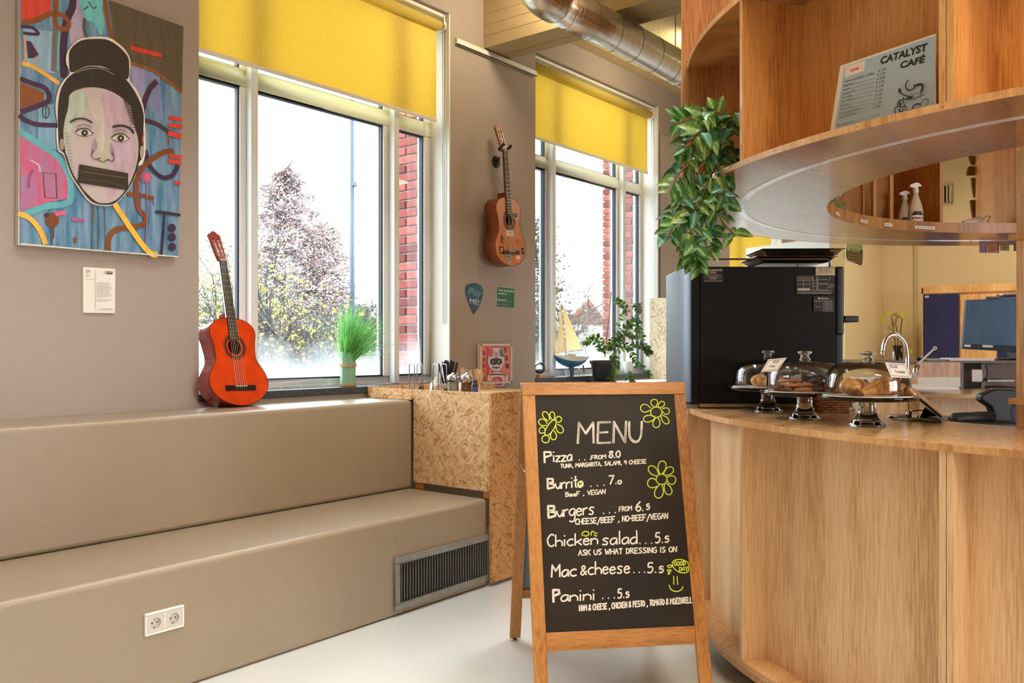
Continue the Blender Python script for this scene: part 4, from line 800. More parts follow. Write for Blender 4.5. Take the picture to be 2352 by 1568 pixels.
def sail(p, name, bulge):
    m = MB(); a_, b_, c_ = p; n = 6; vv = []
    for i in range(n + 1):
        for j in range(n + 1 - i):
            u = i / n; v = j / n; q = a_ * (1 - u - v) + b_ * u + c_ * v; vv.append(q + V((0, bulge * 27 * u * v * (1 - u - v), 0)))
    idx = {}; k = 0
    for i in range(n + 1):
        for j in range(n + 1 - i): idx[i, j] = k; k += 1
    f = []
    for i in range(n):
        for j in range(n - i):
            f.append((idx[i, j], idx[i + 1, j], idx[i, j + 1]))
            if i + j < n - 1: f.append((idx[i + 1, j], idx[i + 1, j + 1], idx[i, j + 1]))
    m.add(vv, f, 0, True).build(name, Msail, bt)
sail([pb(1303, 806), pb(1339, 805), pb(1291, 694)], 'main_sail', -.02); sail([pb(1277, 814), pb(1301, 806), pb(1288, 694)], 'jib_sail', -.02)
MB().prism([(0, 0), (.075, 0), (.066, -.075), (.028, -.075)], -.004, .004, (pb(1306, 0).x, sy, zk + .006), (1, 0, 0), (0, 0, 1)).build('keel', mat('slate_blue', (78, 100, 122), .4), bt, bev=.002)
MB().prism([(0, 0), (.016, 0), (.03, -.062), (.016, -.062)], -.003, .003, (pb(1338, 0).x, sy, zk + .014), (1, 0, 0), (0, 0, 1)).build('rudder', mat('slate_blue', (78, 100, 122), .4), bt)
MB().tube([V((pb(1303, 0).x, sy, zk + .008)), V((pb(1305, 0).x, sy, ZSI + .002))], .0035, 6).box(pb(1300, 0).x, pb(1309, 0).x, sy - .03, sy + .03, ZSI, ZSI + .005).tube([V((pb(1330, 0).x, sy, zk + .01)), V((pb(1331, 0).x, sy, ZSI + .002))], .003, 6).build('display_stand', M_steel, bt)
MB().tube([V((mt.x, sy, mt.z - .01)), V((xb - .01, sy, zd + .005))], .0007, 4).tube([V((mt.x, sy, mt.z - .01)), V((xa + .005, sy, zd + .01))], .0007, 4).build('rigging', M_steel, bt)
# white ledge below the second window
lx0 = 5.15
lg = thing('white_ledge', 'white tiled ledge unit below the second window', 'ledge', (6.2, 3.7, 0))
zl = .965
for k in range(5): MB().box(lx0 + k * .34 + .001, lx0 + (k + 1) * .34 - .001, 3.48, YW - .012, zl - .02, zl).build('tile', M_white, lg, bev=.002)
MB().box(lx0, lx0 + 1.7, 3.49, YW - .014, 0, zl - .021).build('ledge_body', M_wpaint, lg)
# potted plants
def leaf_mesh(name, m, L_=.03, w_=.5, cup=.18):
    vs = []; n = 6
    for i in range(n + 1):
        t = i / n; x = L_ * t; hw = L_ * w_ * .5 * math.sin(pi * t ** .8) ** .8 if 0 < t < 1 else 0.0004; z = -cup * L_ * t * t
        vs += [V((x, hw, z + hw * .35)), V((x, 0, z)), V((x, -hw, z + hw * .35))]
    f = []
    for i in range(n): f += [(3 * i, 3 * i + 1, 3 * i + 4, 3 * i + 3), (3 * i + 1, 3 * i + 2, 3 * i + 5, 3 * i + 4)]
    return MB().add(vs, f, 0, True).mesh(name, m)
def put_leaf(me, name, parent, p, d, up=UP, sc=1, roll=0):
    o = bpy.data.objects.new(name, me); COL.objects.link(o); o.parent = parent; d = V(d).normalized(); z = V(up) - d * V(up).dot(d)
    z = z.normalized() if z.length > 1e-3 else d.orthogonal().normalized(); y = z.cross(d)
    M = Matrix((d, y, z)).transposed().to_4x4(); M = Matrix.Translation(p - V(parent['_w'])) @ M @ Matrix.Rotation(roll, 4, 'X') @ Matrix.Scale(sc, 4); o.matrix_local = M
    return o
ML = [mat('glossy_leaf', (58, 96, 34), .3, tl=.3, noise=.2, nscale=30), mat('young_leaf', (110, 150, 44), .35, tl=.4), mat('mid_green_leaf', (84, 122, 48), .3, tl=.4), mat('blue_green_leaf', (92, 118, 110), .22, tl=.15)]  # leaf greens, mixed by weighted random choice
pp = P(1385, 875, y=3.745); pp = V((pp.x, 3.745, zl + .001)); ph = thing('potted_plant', 'trailing green houseplant with canes in a black plastic pot', 'plant', pp)
kp = 32 / 1975 * 6.75
MB().lathe([(.0001, .0), (.085, .0), (.098, .006), (.1, .012), (.085, .01), (.0001, .008)], 32, pp).build('saucer', mat('grey_saucer', (96, 102, 108), .4), ph)
MB().lathe([(.0001, .011), (.078, .011), (.098, .15), (.107, .152), (.11, .178), (.103, .178), (.097, .155), (.0001, .15)], 32, pp).build('pot', mat('charcoal_pot', (54, 56, 60), .32), ph)
MB().lathe([(.0001, .153), (.096, .150)], 24, pp).build('soil', mat('soil', (56, 42, 32), 1, noise=.4, nscale=200), ph)
cd = mat('cane_stick', (156, 112, 92), .6)
for a_, b_ in (((1389, 815), (1404, 669)), ((1408, 815), (1475, 693))): MB().tube([Q(*a_, pp, FW) - UP * .02, Q(b_[0], b_[1], pp - FW * .02, FW)], .004, 6).build('cane', cd, ph)
rr = random.Random(33); stems = [[(1385, 815), (1372, 790), (1352, 782), (1345, 790)], [(1390, 815), (1378, 780), (1362, 772)], [(1395, 812), (1420, 775), (1445, 750), (1462, 735), (1470, 760), (1480, 790), (1488, 805)], [(1400, 812), (1425, 780), (1440, 765), (1455, 775), (1465, 755)], [(1398, 812), (1430, 790), (1450, 810), (1465, 835), (1485, 852), (1490, 860)], [(1402, 815), (1406, 830), (1404, 850), (1402, 868), (1408, 880)], [(1400, 812), (1412, 822), (1416, 838), (1410, 856)], [(1395, 810), (1425, 735), (1440, 715), (1430, 700), (1415, 690)], [(1410, 812), (1428, 760), (1448, 742), (1466, 720), (1462, 700)], [(1400, 810), (1435, 800), (1460, 790), (1480, 800), (1492, 812)], [(1380, 812), (1390, 800), (1400, 795)], [(1430, 775), (1410, 780), (1400, 800)], [(1445, 848), (1444, 865), (1452, 878)]]
lm = [leaf_mesh('leaf', m, .038, .62) for m in ML]; nl = 0
for i, st in enumerate(stems):
    D = rr.uniform(-.07, .05); pts = catmull([Q(a_, b_, pp + FW * (D * min(1, k / 2)) - FW * .02, FW) for k, (a_, b_) in enumerate(st)], 5); MB().tube(pts, .0016, 4).build('stem', mat('stem', (92, 84, 52), .6), ph)
    for k, p in enumerate(pts[2:]):
        for s in (-1, 1):
            if rr.random() < .16: continue
            d = (pts[min(k + 3, len(pts) - 1)] - pts[k + 1]).normalized(); sd = d.cross(-FW).normalized() * s
            m = rr.choices([0, 1, 2, 3], [4, 2, 3, 3.5 if 1400 < st[min(2, len(st) - 1)][0] and st[1][1] < 800 else .5])[0]
            put_leaf(lm[m], 'leaf', ph, p, d * .5 + sd + V((rr.gauss(0, .3), rr.gauss(0, .3), rr.gauss(-.2, .3))), -FW + V((rr.gauss(0, .4), rr.gauss(0, .4), .5)), rr.uniform(.7, 1.15)); nl += 1
wp = P(1443, 797, y=3.95); wp = V((wp.x, 3.95, ZSI)); t = thing('white_flower_pot', 'small white ribbed flower pot on the sill behind the trailing plant', 'flower pot', wp)
pr = [(.0001, .001), (.036, .001)]
for k in range(8): pr += [(.037 + k * .0016, .004 + k * .012), (.0385 + k * .0016, .010 + k * .012)]
MB().lathe(pr + [(.052, .105), (.045, .105), (.0001, .09)], 28, wp).build('pot', M_white, t)
tp = V((P(1240, 797, y=3.93).x, 3.93, ZSI)); t = thing('air_plant_globe', 'small glass globe with a tuft of plant on a wooden block at the sill end', 'terrarium', tp)
MB().box(tp.x - .05, tp.x + .034, 3.90, 3.96, ZSI, ZSI + .028).build('wooden_block', M_stick, t, bev=.002)
MB().ball(tp + V((-.005, 0, .072)), .045, n=24).build('glass_globe', G_thin, t)
tf = MB()
for k in range(60):
    a = R.uniform(0, 2 * pi); blade_mesh(tf, tp + V((-.005, 0, .034)), tp + V((-.005 + .035 * math.cos(a) * R.random(), .03 * math.sin(a), .05 + R.random() * .015)), .003, 3)
tf.build('plant_tuft', mat('dark_tuft', (60, 62, 44), .7), t, weld=False)
Art(on(y=3.8995), (0, -1, 0), nz=0).text('10', 1232, 865, 1239, 865, 5, (80, 50, 30), bold=.02).build('numerals', t)
# pale OSB board standing on the ledge
M_ = MB(); a = P(1492, 685, x=6.82); b = P(1568, 682, x=6.82)
bd = MB().box(6.82, 6.838, b.y, a.y, zl + .001, (a.z + b.z) / 2).build('osb_board', M_osbp, bev=.001, seg=1); tag(bd, 'pale chipboard panel standing upright between the plants and the black oven', 'board')
# ================================================================= A-FRAME MENU BOARD
an = math.radians(8); rx = (RT * math.cos(an) + FW * math.sin(an)); nf = (-FW * math.cos(an) + RT * math.sin(an))
Tc = P(1387, 880, D=3.2); Wd = .309; zt_ = Tc.z
ft = V((Tc.x, Tc.y, 0)) + nf * .315; dn = (ft - Tc).normalized(); Lp = (ft - Tc).length; pn = rx.cross(-dn).normalized()
if pn.dot(nf) < 0: pn = -pn
ab = thing('menu_board', 'wooden A-frame chalkboard with the food menu standing on the floor', 'menu board', V((Tc.x, Tc.y, 0)))
def BP(s, t, h=0): return Tc + rx * s + dn * t + pn * h
def plank(name, s0, s1, t0, t1, th=.018, parent=ab, m=M_frame, f=BP, h0=-.009):
    vs = [f(s, t, h) for h in (h0, h0 + th) for t in (t0, t1) for s in (s0, s1)]
    return MB().add(vs, [(0, 2, 3, 1), (4, 5, 7, 6), (0, 1, 5, 4), (2, 6, 7, 3), (0, 4, 6, 2), (1, 3, 7, 5)]).build(name, m, parent, bev=.0015, seg=1)
M_frh = wood('stained_beech_rail', (150, 94, 42), (182, 122, 62), (196, 136, 72), (.15, .15, 2.5), 9, .35)
sw = .046
tb = (Q(1387, 1452, Tc, pn) - Tc).dot(dn)
plank('top_rail', -Wd, Wd, 0, .045, m=M_frh, th=.020); plank('stile', -Wd, -Wd + sw, .0455, Lp - .004); plank('stile', Wd - sw, Wd, .0455, Lp - .004); plank('bottom_rail', -Wd + sw, Wd - sw, tb - .008, tb + .052, m=M_frh, th=.016)
bbm = mat('blackboard', (38, 28, 18), .5, spec=.3, noise=.16, nscale=3, col2=(46, 35, 24)); plank('blackboard', -Wd + sw - .004, Wd - sw + .004, .043, tb - .006, .004, m=bbm, h0=.0)
rx2 = (RT * math.cos(math.radians(5)) + FW * math.sin(math.radians(5))); nb_ = (FW * math.cos(math.radians(5)) - RT * math.sin(math.radians(5)))
Tb = Tc + nb_ * .012; fb_ = V((Tb.x, Tb.y, 0)) + nb_ * .50; dn2 = (fb_ - Tb).normalized(); Lb = (fb_ - Tb).length; pn2 = rx2.cross(dn2).normalized()
def BB(s, t, h=0): return Tb + rx2 * s + dn2 * t + pn2 * h
tbb = Lb * .78
plank('top_rail', -Wd, Wd, 0, .045, f=BB, m=M_frh); plank('stile', -Wd, -Wd + sw, .045, Lb - .012, f=BB); plank('stile', Wd - sw, Wd, .045, Lb - .012, f=BB); plank('bottom_rail', -Wd + sw, Wd - sw, tbb, tbb + .045, f=BB, m=M_frh); plank('back_panel', -Wd + sw, Wd - sw, .045, tbb, .004, f=BB, m=mat('grey_blue_back_panel', (96, 116, 130), .5), h0=0)
MB().lathe([(.0001, 0), (.008, 0), (.008, .012), (.0001, .012)], 10, V((BB(-Wd + sw / 2, Lb).x, BB(-Wd + sw / 2, Lb).y, 0))).lathe([(.0001, 0), (.008, 0), (.008, .012), (.0001, .012)], 10, V((BB(Wd - sw / 2, Lb).x, BB(Wd - sw / 2, Lb).y, 0))).build('rubber_foot', M_black, ab)
MB().tube([BP(-Wd + .01, .34, -.012), BB(-Wd + .01, .34, -.01)], .0015, 5).build('stay_cord', M_steel, ab)
MB().box(-.02, .02, -.001, .001, -.02, .02).build('hinge', M_steel, ab, origin=None) if False else None
# --- chalk writing: strokes laid on the board
GL = dict(A='022842 1535', B='0208 0828372605 0525443202', C='472805032243', D='0208 0828452202', E='48080242 0535', F='480802 0535', G='4728052242 454225', H='0208 4248 0545', I='2228', K='0208 4805 1642', L='080242', M='0208244842', N='02084248', O='280522452', P='0208 0828372605', R='0208 0828372605 1542', S='4728062544332202', T='0848 2822', U='080422444448'[:10], V='082248', W='0812253248', Y='0825 482522', Z='08480242', a='4525042243 4542', b='0208 0425432202', c='4525042242', d='4525042243 4842', e='044435250422 42', g='4525032343 45412011', h='0208 04254442', i='2522 2727', k='0208 4503 1442', l='2822', m='0205 04152422 24354442', n='0205 04254442', o='250422442', r='0205 042545', s='4525144332 02', t='2722 1636', u='0504224445 4542', z='05450242')
GL.update({'&': '4217283705224 ', '0': '28052245', '4': '180545 3832', '5': '4808053543220 ', '6': '3815042233441', '7': '084812', '8': '281725442203', '.': '2223', ',': '2311', '/': '0048', '-': '0545'})
RAW = {
 'O': [[(2, 8), (0, 6), (0, 4), (2, 2), (4, 4), (4, 6), (2, 8)]], 'S': [[(4, 7.5), (2, 8), (.6, 6.8), (2, 5.2), (3.6, 4), (2.4, 2.2), (0, 2.5)]], 'E': [[(4, 8), (.4, 8), (.2, 2), (4, 2)], [(.3, 5), (3.2, 5.1)]],
 '&': [[(4, 2), (1, 6.4), (2, 8), (3, 6.6), (.3, 3.6), (1.5, 2), (4, 4.6)]], '0': [[(2, 8), (.3, 6), (.4, 3.6), (2, 2), (3.7, 4), (3.4, 7), (2, 8)]], '5': [[(4, 8), (1, 8), (.6, 5.4)], [(.6, 5.4), (3, 5.6), (3.8, 4), (2.4, 2.1), (0, 2.4)]],
 '6': [[(3.4, 8), (1, 5.6), (.4, 3.4), (2, 2), (3.7, 3.4), (2.6, 5), (.8, 4.2)]], '8': [[(2.4, 8), (.9, 7), (2, 5.4), (3.6, 3.8), (2, 2), (.5, 3.4), (2, 5.4), (3.6, 7), (2.4, 8)]], 'e': [[(.2, 3.6), (3.6, 4), (2.4, 5.2), (.6, 4.4), (.6, 2.6), (2, 1.9), (3.8, 2.6)]],
 'o': [[(2, 5.2), (.3, 4), (.6, 2.4), (2, 1.9), (3.7, 3), (3.4, 4.7), (2, 5.2)]], 'a': [[(3.6, 5), (2, 5.2), (.4, 3.8), (1, 2.1), (2.6, 2.4), (3.6, 4)], [(3.6, 5.2), (3.8, 2)]], 'd': [[(3.4, 5), (2, 5.2), (.4, 3.8), (1, 2.1), (2.6, 2.2), (3.5, 3.6)], [(3.5, 8.6), (3.7, 2)]],
 'g': [[(3.6, 5), (2, 5.2), (.4, 4), (1, 2.4), (2.6, 2.4), (3.6, 4)], [(3.7, 5.2), (3.6, .4), (2, -.8), (.4, -.2)]], 's': [[(3.6, 5), (1.8, 5.3), (.9, 4.4), (2.8, 3.2), (2.4, 2), (.3, 2.2)]], 'c': [[(3.6, 5), (2, 5.2), (.4, 3.8), (1.4, 2), (3.6, 2.3)]], 'C': [[(4, 7.4), (2.4, 8), (.4, 5.6), (1, 2.8), (2.6, 2), (4, 2.8)]],
 'G': [[(4, 7.4), (2.4, 8), (.3, 5.6), (1, 2.6), (2.8, 2), (4, 3), (4, 4.8), (2.4, 4.8)]], 'U': [[(0, 8), (.2, 3.6), (2, 2), (3.6, 3.4), (4, 8)]], 'B': [[(0, 8), (.2, 2)], [(0, 8), (2.6, 7.8), (2.8, 6), (.2, 5.2)], [(.2, 5.2), (3.2, 4.6), (3.2, 2.8), (.2, 2)]], 'P': [[(0, 8), (.2, 2)], [(0, 8), (3, 7.8), (3.4, 6), (.2, 5)]],
 'R': [[(0, 8), (.2, 2)], [(0, 8), (3, 7.8), (3, 6), (.2, 5)], [(1.2, 5.2), (4, 2)]], 'D': [[(.3, 8), (.3, 2)], [(0, 8), (3, 7.2), (4, 5), (2.8, 2.6), (.3, 2)]], 'M': [[(0, 2), (.3, 8)], [(.3, 8), (2, 4.8), (3.9, 8)], [(3.9, 8), (4, 2)]], 'N': [[(0, 2), (.2, 8)], [(.2, 8), (3.7, 2)], [(3.7, 2), (4, 8)]], 'W': [[(0, 8), (.9, 2)], [(.9, 2), (2, 6)], [(2, 6), (3, 2)], [(3, 2), (4, 8)]],
 'i': [[(2, 5.2), (2, 2)], [(2, 7), (2.05, 7.3)]], 'j': [[(2.4, 5.2), (2.4, 2), (1.2, 1.6)], [(2.4, 7), (2.45, 7.3)]], 'l': [[(2, 8.6), (2, 2)]], 't': [[(2, 8), (2.1, 2.4), (3, 2)], [(.6, 5.8), (3.4, 6)]], '.': [[(2, 2.1), (2.25, 2.3)]], ',': [[(2.3, 2.6), (1.6, .8)]], "'": [[(2, 8), (1.8, 7)]]}
HARD = set('AEFHIKLMNTVWYZz47/-kiljtBPRD')
rr = random.Random(5)
def strokes(ch):
    if ch in RAW: return RAW[ch]
    g = GL.get(ch); 
    if not g: return []
    return [[(int(w_[i]), int(w_[i + 1])) for i in range(0, len(w_) - 1, 2)] for w_ in g.split()]
lines = []
def begin(name='chalk_line'):
    lines.append((name, MB())); return lines[-1][1]
def put(mb, pts, w_, hard):
    q = [Q(a_, b_, BP(0, 0, .0042), pn) for a_, b_ in pts]
    if len(q) == 2 or hard:
        for i in range(len(q) - 1):
            a_, b_ = q[i], q[i + 1]; d = (b_ - a_); k = w_ * .5; d = d.normalized() * k if d.length else d
            mb.stroke([a_ - d * .5, b_ + d * .5], w_, .0004, pn)
    else: mb.stroke(q, w_, .0004, pn)
def write(s, x0, y0, x1, y1, h, w_, mb=None, jit=.25):
    mb = mb or begin(); wid = {'i': .45, 'j': .45, 'l': .4, 'I': .45, '.': .5, ',': .5, ' ': .7, 't': .7, 'm': 1.3, 'M': 1.25, 'W': 1.3, "'": .3, '-': .7, 'r': .8}
    tot = sum(wid.get(c, 1) for c in s); x = 0
    for c in s:
        cw = wid.get(c, 1); f0 = x / tot; f1 = (x + cw) / tot; bx = x0 + (x1 - x0) * f0; bw = (x1 - x0) * (f1 - f0) * .8; by = y0 + (y1 - y0) * f0; jy = rr.uniform(-jit, jit) * h * .08
        for st in strokes(c):
            lo = min(p[0] for q in strokes(c) for p in q); hi = max(p[0] for q in strokes(c) for p in q); sp = max(hi - lo, 4 * cw if cw < .6 else 1e-3) or 1
            pts = [(bx + (p[0] - lo) / sp * bw + (bw * .3 if cw < .6 else 0), by + jy - (p[1] - 2) / 6 * h + (p[0] / 4) * (y1 - y0) * (f1 - f0)) for p in st]
            put(mb, pts, w_, c in HARD)
        x += cw
w1, w2 = .0052, .0036
def za(x, y): return 1160 + x / 4.356, 860 + y / 4.356
def zb_(x, y): return 1160 + x / 4.04, 1180 + y / 4.04
def wr(z, s, x0, y0, x1, y1, h, w_, mb=None): a_ = z(x0, y0); b_ = z(x1, y1); write(s, a_[0], a_[1], b_[0], b_[1], h / (4.356 if z is za else 4.04), w_, mb)
_m = begin()
for off in (-2.2, 0, 2.2): wr(za, 'MENU', 728 + off, 685, 1400 + off, 672, 205, .0066, _m)
wr(za, 'P', 392, 880, 480, 876, 105, .007); wr(za, 'izza', 480, 872, 680, 862, 110, w1); wr(za, '. . .', 735, 858, 870, 850, 60, w1)
wr(za, 'FROM', 862, 850, 1018, 838, 38, w2); wr(za, '8.0', 1040, 834, 1160, 828, 66, w1); wr(za, 'TUNA, MARGARITA, SALAMI, 4 CHEESE', 556, 934, 1416, 886, 38, w2)
wr(za, 'B', 424, 1144, 505, 1142, 100, .007); wr(za, 'urrito', 505, 1142, 790, 1124, 110, w1); wr(za, '. . .', 850, 1118, 1010, 1106, 60, w1); wr(za, '7.', 1040, 1098, 1130, 1092, 84, w1); wr(za, '0', 1130, 1094, 1170, 1092, 36, w1); wr(za, 'BeeF , VEGAN', 606, 1222, 1010, 1190, 44, w2)
wr(za, 'B', 430, 1430, 520, 1426, 118, .008); wr(za, 'urgers', 520, 1424, 905, 1396, 128, w1); wr(za, '. . .', 980, 1390, 1120, 1380, 60, w1); wr(za, 'FROM', 1142, 1370, 1275, 1358, 46, w2); wr(za, '6.', 1310, 1366, 1400, 1362, 96, w1); wr(za, '5', 1412, 1350, 1455, 1346, 52, w1)
wr(za, 'CHEESE/BEEF , NO-BEEF/VEGAN', 705, 1500, 1635, 1438, 54, .0042)
wr(zb_, 'C', 395, 298, 470, 298, 110, w1); wr(zb_, 'hicken', 470, 298, 872, 280, 106, w1); wr(zb_, 'salad', 900, 284, 1240, 272, 108, w1); wr(zb_, '. . .', 1245, 276, 1375, 272, 60, w1); wr(zb_, '5.', 1392, 270, 1480, 266, 92, w1); wr(zb_, '5', 1482, 262, 1530, 260, 54, w1)
wr(zb_, 'ASK US WHAT DRESSING IS ON', 682, 384, 1600, 350, 48, .0042)
wr(zb_, 'Mac', 432, 584, 680, 572, 112, w1 * 1.1); wr(zb_, '&', 704, 566, 770, 564, 84, w1); wr(zb_, 'cheese', 772, 560, 1170, 544, 116, w1); wr(zb_, '. . .', 1190, 546, 1310, 540, 60, w1); wr(zb_, '5.', 1320, 548, 1420, 544, 90, w1); wr(zb_, '5', 1428, 544, 1480, 542, 54, w1)
wr(zb_, 'P', 446, 816, 520, 812, 112, .008); wr(zb_, 'anini', 520, 812, 850, 796, 106, w1); wr(zb_, '. . .', 900, 786, 1030, 780, 60, w1); wr(zb_, '5.', 1044, 782, 1118, 778, 82, w1); wr(zb_, '5', 1120, 774, 1158, 772, 48, w1)
wr(zb_, 'HAM & CHEESE , CHICKEN & PESTO , TOMATO & MOZZARELLA', 690, 900, 1762, 820, 52, .0042)
M_ch = mat('chalk_white', (226, 216, 200), .8); M_lime = mat('chalk_lime', (204, 214, 62), .7)
for _, b_ in lines:
    if b_.v: b_.build('chalk_line', M_ch, ab, weld=False)
lime = MB()
def flush():
    global lime
    lime.build('chalk_drawing', M_lime, ab, weld=False); lime = MB()
def cur(pts, z, closed=False, w_=.0036): lime.stroke([Q(*z(*p), BP(0, 0, .0042), pn) for p in pts], w_, .0005, pn, 0, closed)
def petal(z, c, tip, wd):
    c = V((c[0], c[1], 0)); t = V((tip[0], tip[1], 0)); d = t - c; s = V((-d.y, d.x, 0)).normalized() * wd
    cur([tuple((c + d * f + s * g)[:2]) for f, g in ((0, .25), (.45, .9), (.85, .75), (1, 0), (.85, -.75), (.45, -.9), (0, -.25))], z)
def ring(z, c, a_, b_, rot=0): cur([(c[0] + a_ * math.cos(k * pi / 7) * math.cos(rot) - b_ * math.sin(k * pi / 7) * math.sin(rot), c[1] + a_ * math.cos(k * pi / 7) * math.sin(rot) + b_ * math.sin(k * pi / 7) * math.cos(rot)) for k in range(14)], z, True)
ring(za, (1513, 376), 56, 52)
for a_, b_, w_ in (((1500, 322), (1486, 248), 36), ((1535, 325), (1590, 276), 28), ((1570, 350), (1642, 375), 34), ((1565, 410), (1632, 488), 32), ((1520, 430), (1510, 530), 38), ((1500, 428), (1385, 450), 36), ((1455, 345), (1356, 330), 42)): petal(za, a_, b_, w_)
flush()
ring(za, (455, 531), 92, 34, -1.0)
for a_, b_, w_ in (((440, 460), (385, 374), 30), ((480, 455), (468, 374), 26), ((505, 470), (560, 430), 30), ((515, 500), (572, 580), 34), ((480, 560), (488, 652), 32), ((420, 600), (395, 680), 40), ((400, 570), (345, 545), 34), ((420, 500), (340, 460), 34)): petal(za, a_, b_, w_)
flush()
ring(za, (1566, 1047), 54, 52)
for a_, b_, w_ in (((1558, 995), (1580, 864), 42), ((1592, 1000), (1680, 935), 38), ((1620, 1035), (1704, 1070), 46), ((1605, 1090), (1650, 1200), 38), ((1560, 1100), (1525, 1234), 46), ((1530, 1105), (1428, 1070), 50), ((1530, 1010), (1442, 920), 40)): petal(za, a_, b_, w_)
flush()
cur([(1560, 440), (1590, 424), (1640, 424), (1695, 450), (1704, 500), (1690, 540), (1640, 545), (1600, 530), (1566, 500), (1552, 465)], zb_, True)
wr(zb_, 'GOOD', 1570, 478, 1680, 474, 36, w2, lime); wr(zb_, 'DAY', 1616, 528, 1700, 524, 36, w2, lime)
for c, r_ in (((1528, 485), 20), ((1524, 525), 17), ((1520, 552), 9)): ring(zb_, c, r_, r_ * .55)
flush()
cur([(1564, 575), (1566, 655)], zb_); cur([(1596, 578), (1602, 656)], zb_); cur([(1522, 658), (1540, 700), (1585, 718), (1630, 706), (1652, 672)], zb_)
flush()
ring(za, (749, 1096), 14, 20); cur([(740, 1098), (748, 1106), (757, 1098)], za, w_=.002)
flush()
cur([(720, 205), (716, 180), (740, 162), (770, 168), (776, 190), (750, 205), (730, 196)], zb_); cur([(800, 200), (800, 172), (820, 162), (838, 180), (856, 176)], zb_); cur([(826, 190), (840, 205), (854, 198)], zb_)
flush()
# ================================================================= ROUND BAR
CX = (4.48, .10); RO = 1.95
def pol(r, a, z=0): return V((CX[0] + r * math.cos(math.radians(a)), CX[1] + r * math.sin(math.radians(a)), z))
def angp(px, r, near=True):
    "polar angle where the photo column px crosses the circle of radius r"
    d = FW + RT * ((px - 1176) / F); d2 = d.x * d.x + d.y * d.y; b = -(d.x * CX[0] + d.y * CX[1]); c = CX[0] ** 2 + CX[1] ** 2 - r * r; s = math.sqrt(max(0, b * b - d2 * c)); t = (-b - s if near else -b + s) / d2
    return math.degrees(math.atan2(d.y * t - CX[1], d.x * t - CX[0]))
ZT = .985; ZU = 1.90; ZV = 2.50
bar = thing('bar_counter', 'round oak bar counter carrying the oven and the three glass cake stands', 'counter', (CX[0], CX[1], 0))
FINS = [29, 52, 74, 97, 119.5, 142.5, 167, 190, 213, 236]
for a0, a1 in ((15, 60), (60, 100), (100, 142.6), (142.6, 190), (190, 236)):
    MB().sec(1.25, RO - .004, ZT - .02, ZT, a0, a1, CX, n=max(6, int((a1 - a0) / 1.2))).build('worktop_segment', M_oakh, bar)
    MB().sec(RO - .004, RO, ZT - .02, ZT, a0, a1, CX, n=max(6, int((a1 - a0) / 1.2))).build('worktop_edge', M_oake, bar)
for a in FINS:
    for k in ((-.55, .55) if a in (167, 213) else (0,)):
        w_ = math.degrees(.0185 / RO)
        MB().sec(1.84, RO - .004, .1245, ZT - .0205, a + k * w_ * 1.02 - w_ / 2, a + k * w_ * 1.02 + w_ / 2, CX, n=1).build('divider', M_oakd if a in (142.5, 167) and False else M_oak, bar)
for i in range(len(FINS) - 1):
    MB().sec(1.835, 1.85, .12, ZT - .0205, FINS[i] + .3, FINS[i + 1] - .3, CX, n=14).build('curved_panel', M_oak, bar)
for a0, a1 in ((15, 100), (100, 142.5), (142.5, 190), (190, 236)):
    MB().sec(1.6, RO - .002, .085, .105, a0, a1, CX, n=int((a1 - a0) / 1.2)).build('base_board', M_oakh, bar)
    MB().sec(1.62, RO - .03, .06, .085, a0, a1, CX, n=int((a1 - a0) / 1.2)).build('base_rail', M_oake, bar)
MB().sec(1.6, RO - .10, 0, .06, 15, 236, CX, n=90).build('plinth', mat('dark_plinth', (70, 74, 80), .5), bar)
MB().sec(1.27, 1.28, .0, ZT - .021, 60, 236, CX, n=80).build('inner_panel', M_oak, bar)
for b_ in bar.children:
    if b_.name.startswith('base_board'): b_.location.z += .019
# upper ring of shelves
sh = thing('ring_shelf', 'round overhead oak shelf ring hanging above the bar counter', 'shelf', (CX[0], CX[1], ZU))
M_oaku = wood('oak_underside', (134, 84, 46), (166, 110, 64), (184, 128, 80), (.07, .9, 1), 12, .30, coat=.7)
for a0, a1 in ((-40, 20), (20, 60), (60, 101), (101, 142.6), (142.6, 190), (190, 240)):
    MB().sec(1.32, RO - .004, ZU, ZU + .02, a0 + .04, a1 - .04, CX, n=max(6, int((a1 - a0) / 1.2))).build('bottom_board', M_oaku, sh)
    MB().sec(RO - .004, RO, ZU - .0005, ZU + .0205, a0, a1, CX, n=max(6, int((a1 - a0) / 1.2))).build('board_edge', M_oake, sh)
MB().sec(1.318, 1.322, ZU - .002, ZU + .055, 20, 118, CX, n=60).build('inner_lip', M_oakd, sh)
M_mir = mat('pale_strip_reflection', (226, 224, 228), .12, .25)  # whitish base colour stands in for the strip's reflection
for k in range(14):
    a0 = 20 + k * 15.5; MB().sec(1.69, 1.722, ZU - .0015, ZU + .0005, a0 + .12, a0 + 15.38, CX, n=14).build('inlay_strip', M_mir, sh)
UF = [31, 50, 74, 97, 119.5, 142.5, 167, 190, 213]
for a in UF:
    for k in ((-.55, .55) if a in (167, 213) else (0,)):
        w_ = math.degrees(.019 / RO); ro = 1.975 if a == 119.5 else RO - .003; ri = 1.36 if a in (31, 50) else 1.70
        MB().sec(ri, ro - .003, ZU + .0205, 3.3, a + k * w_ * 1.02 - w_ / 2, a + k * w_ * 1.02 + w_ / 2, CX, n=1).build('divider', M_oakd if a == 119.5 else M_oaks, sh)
        MB().sec(ro - .003, ro, ZU + .0205, 3.3, a + k * w_ * 1.02 - w_ / 2, a + k * w_ * 1.02 + w_ / 2, CX, n=1).build('divider_edge', M_oake, sh)
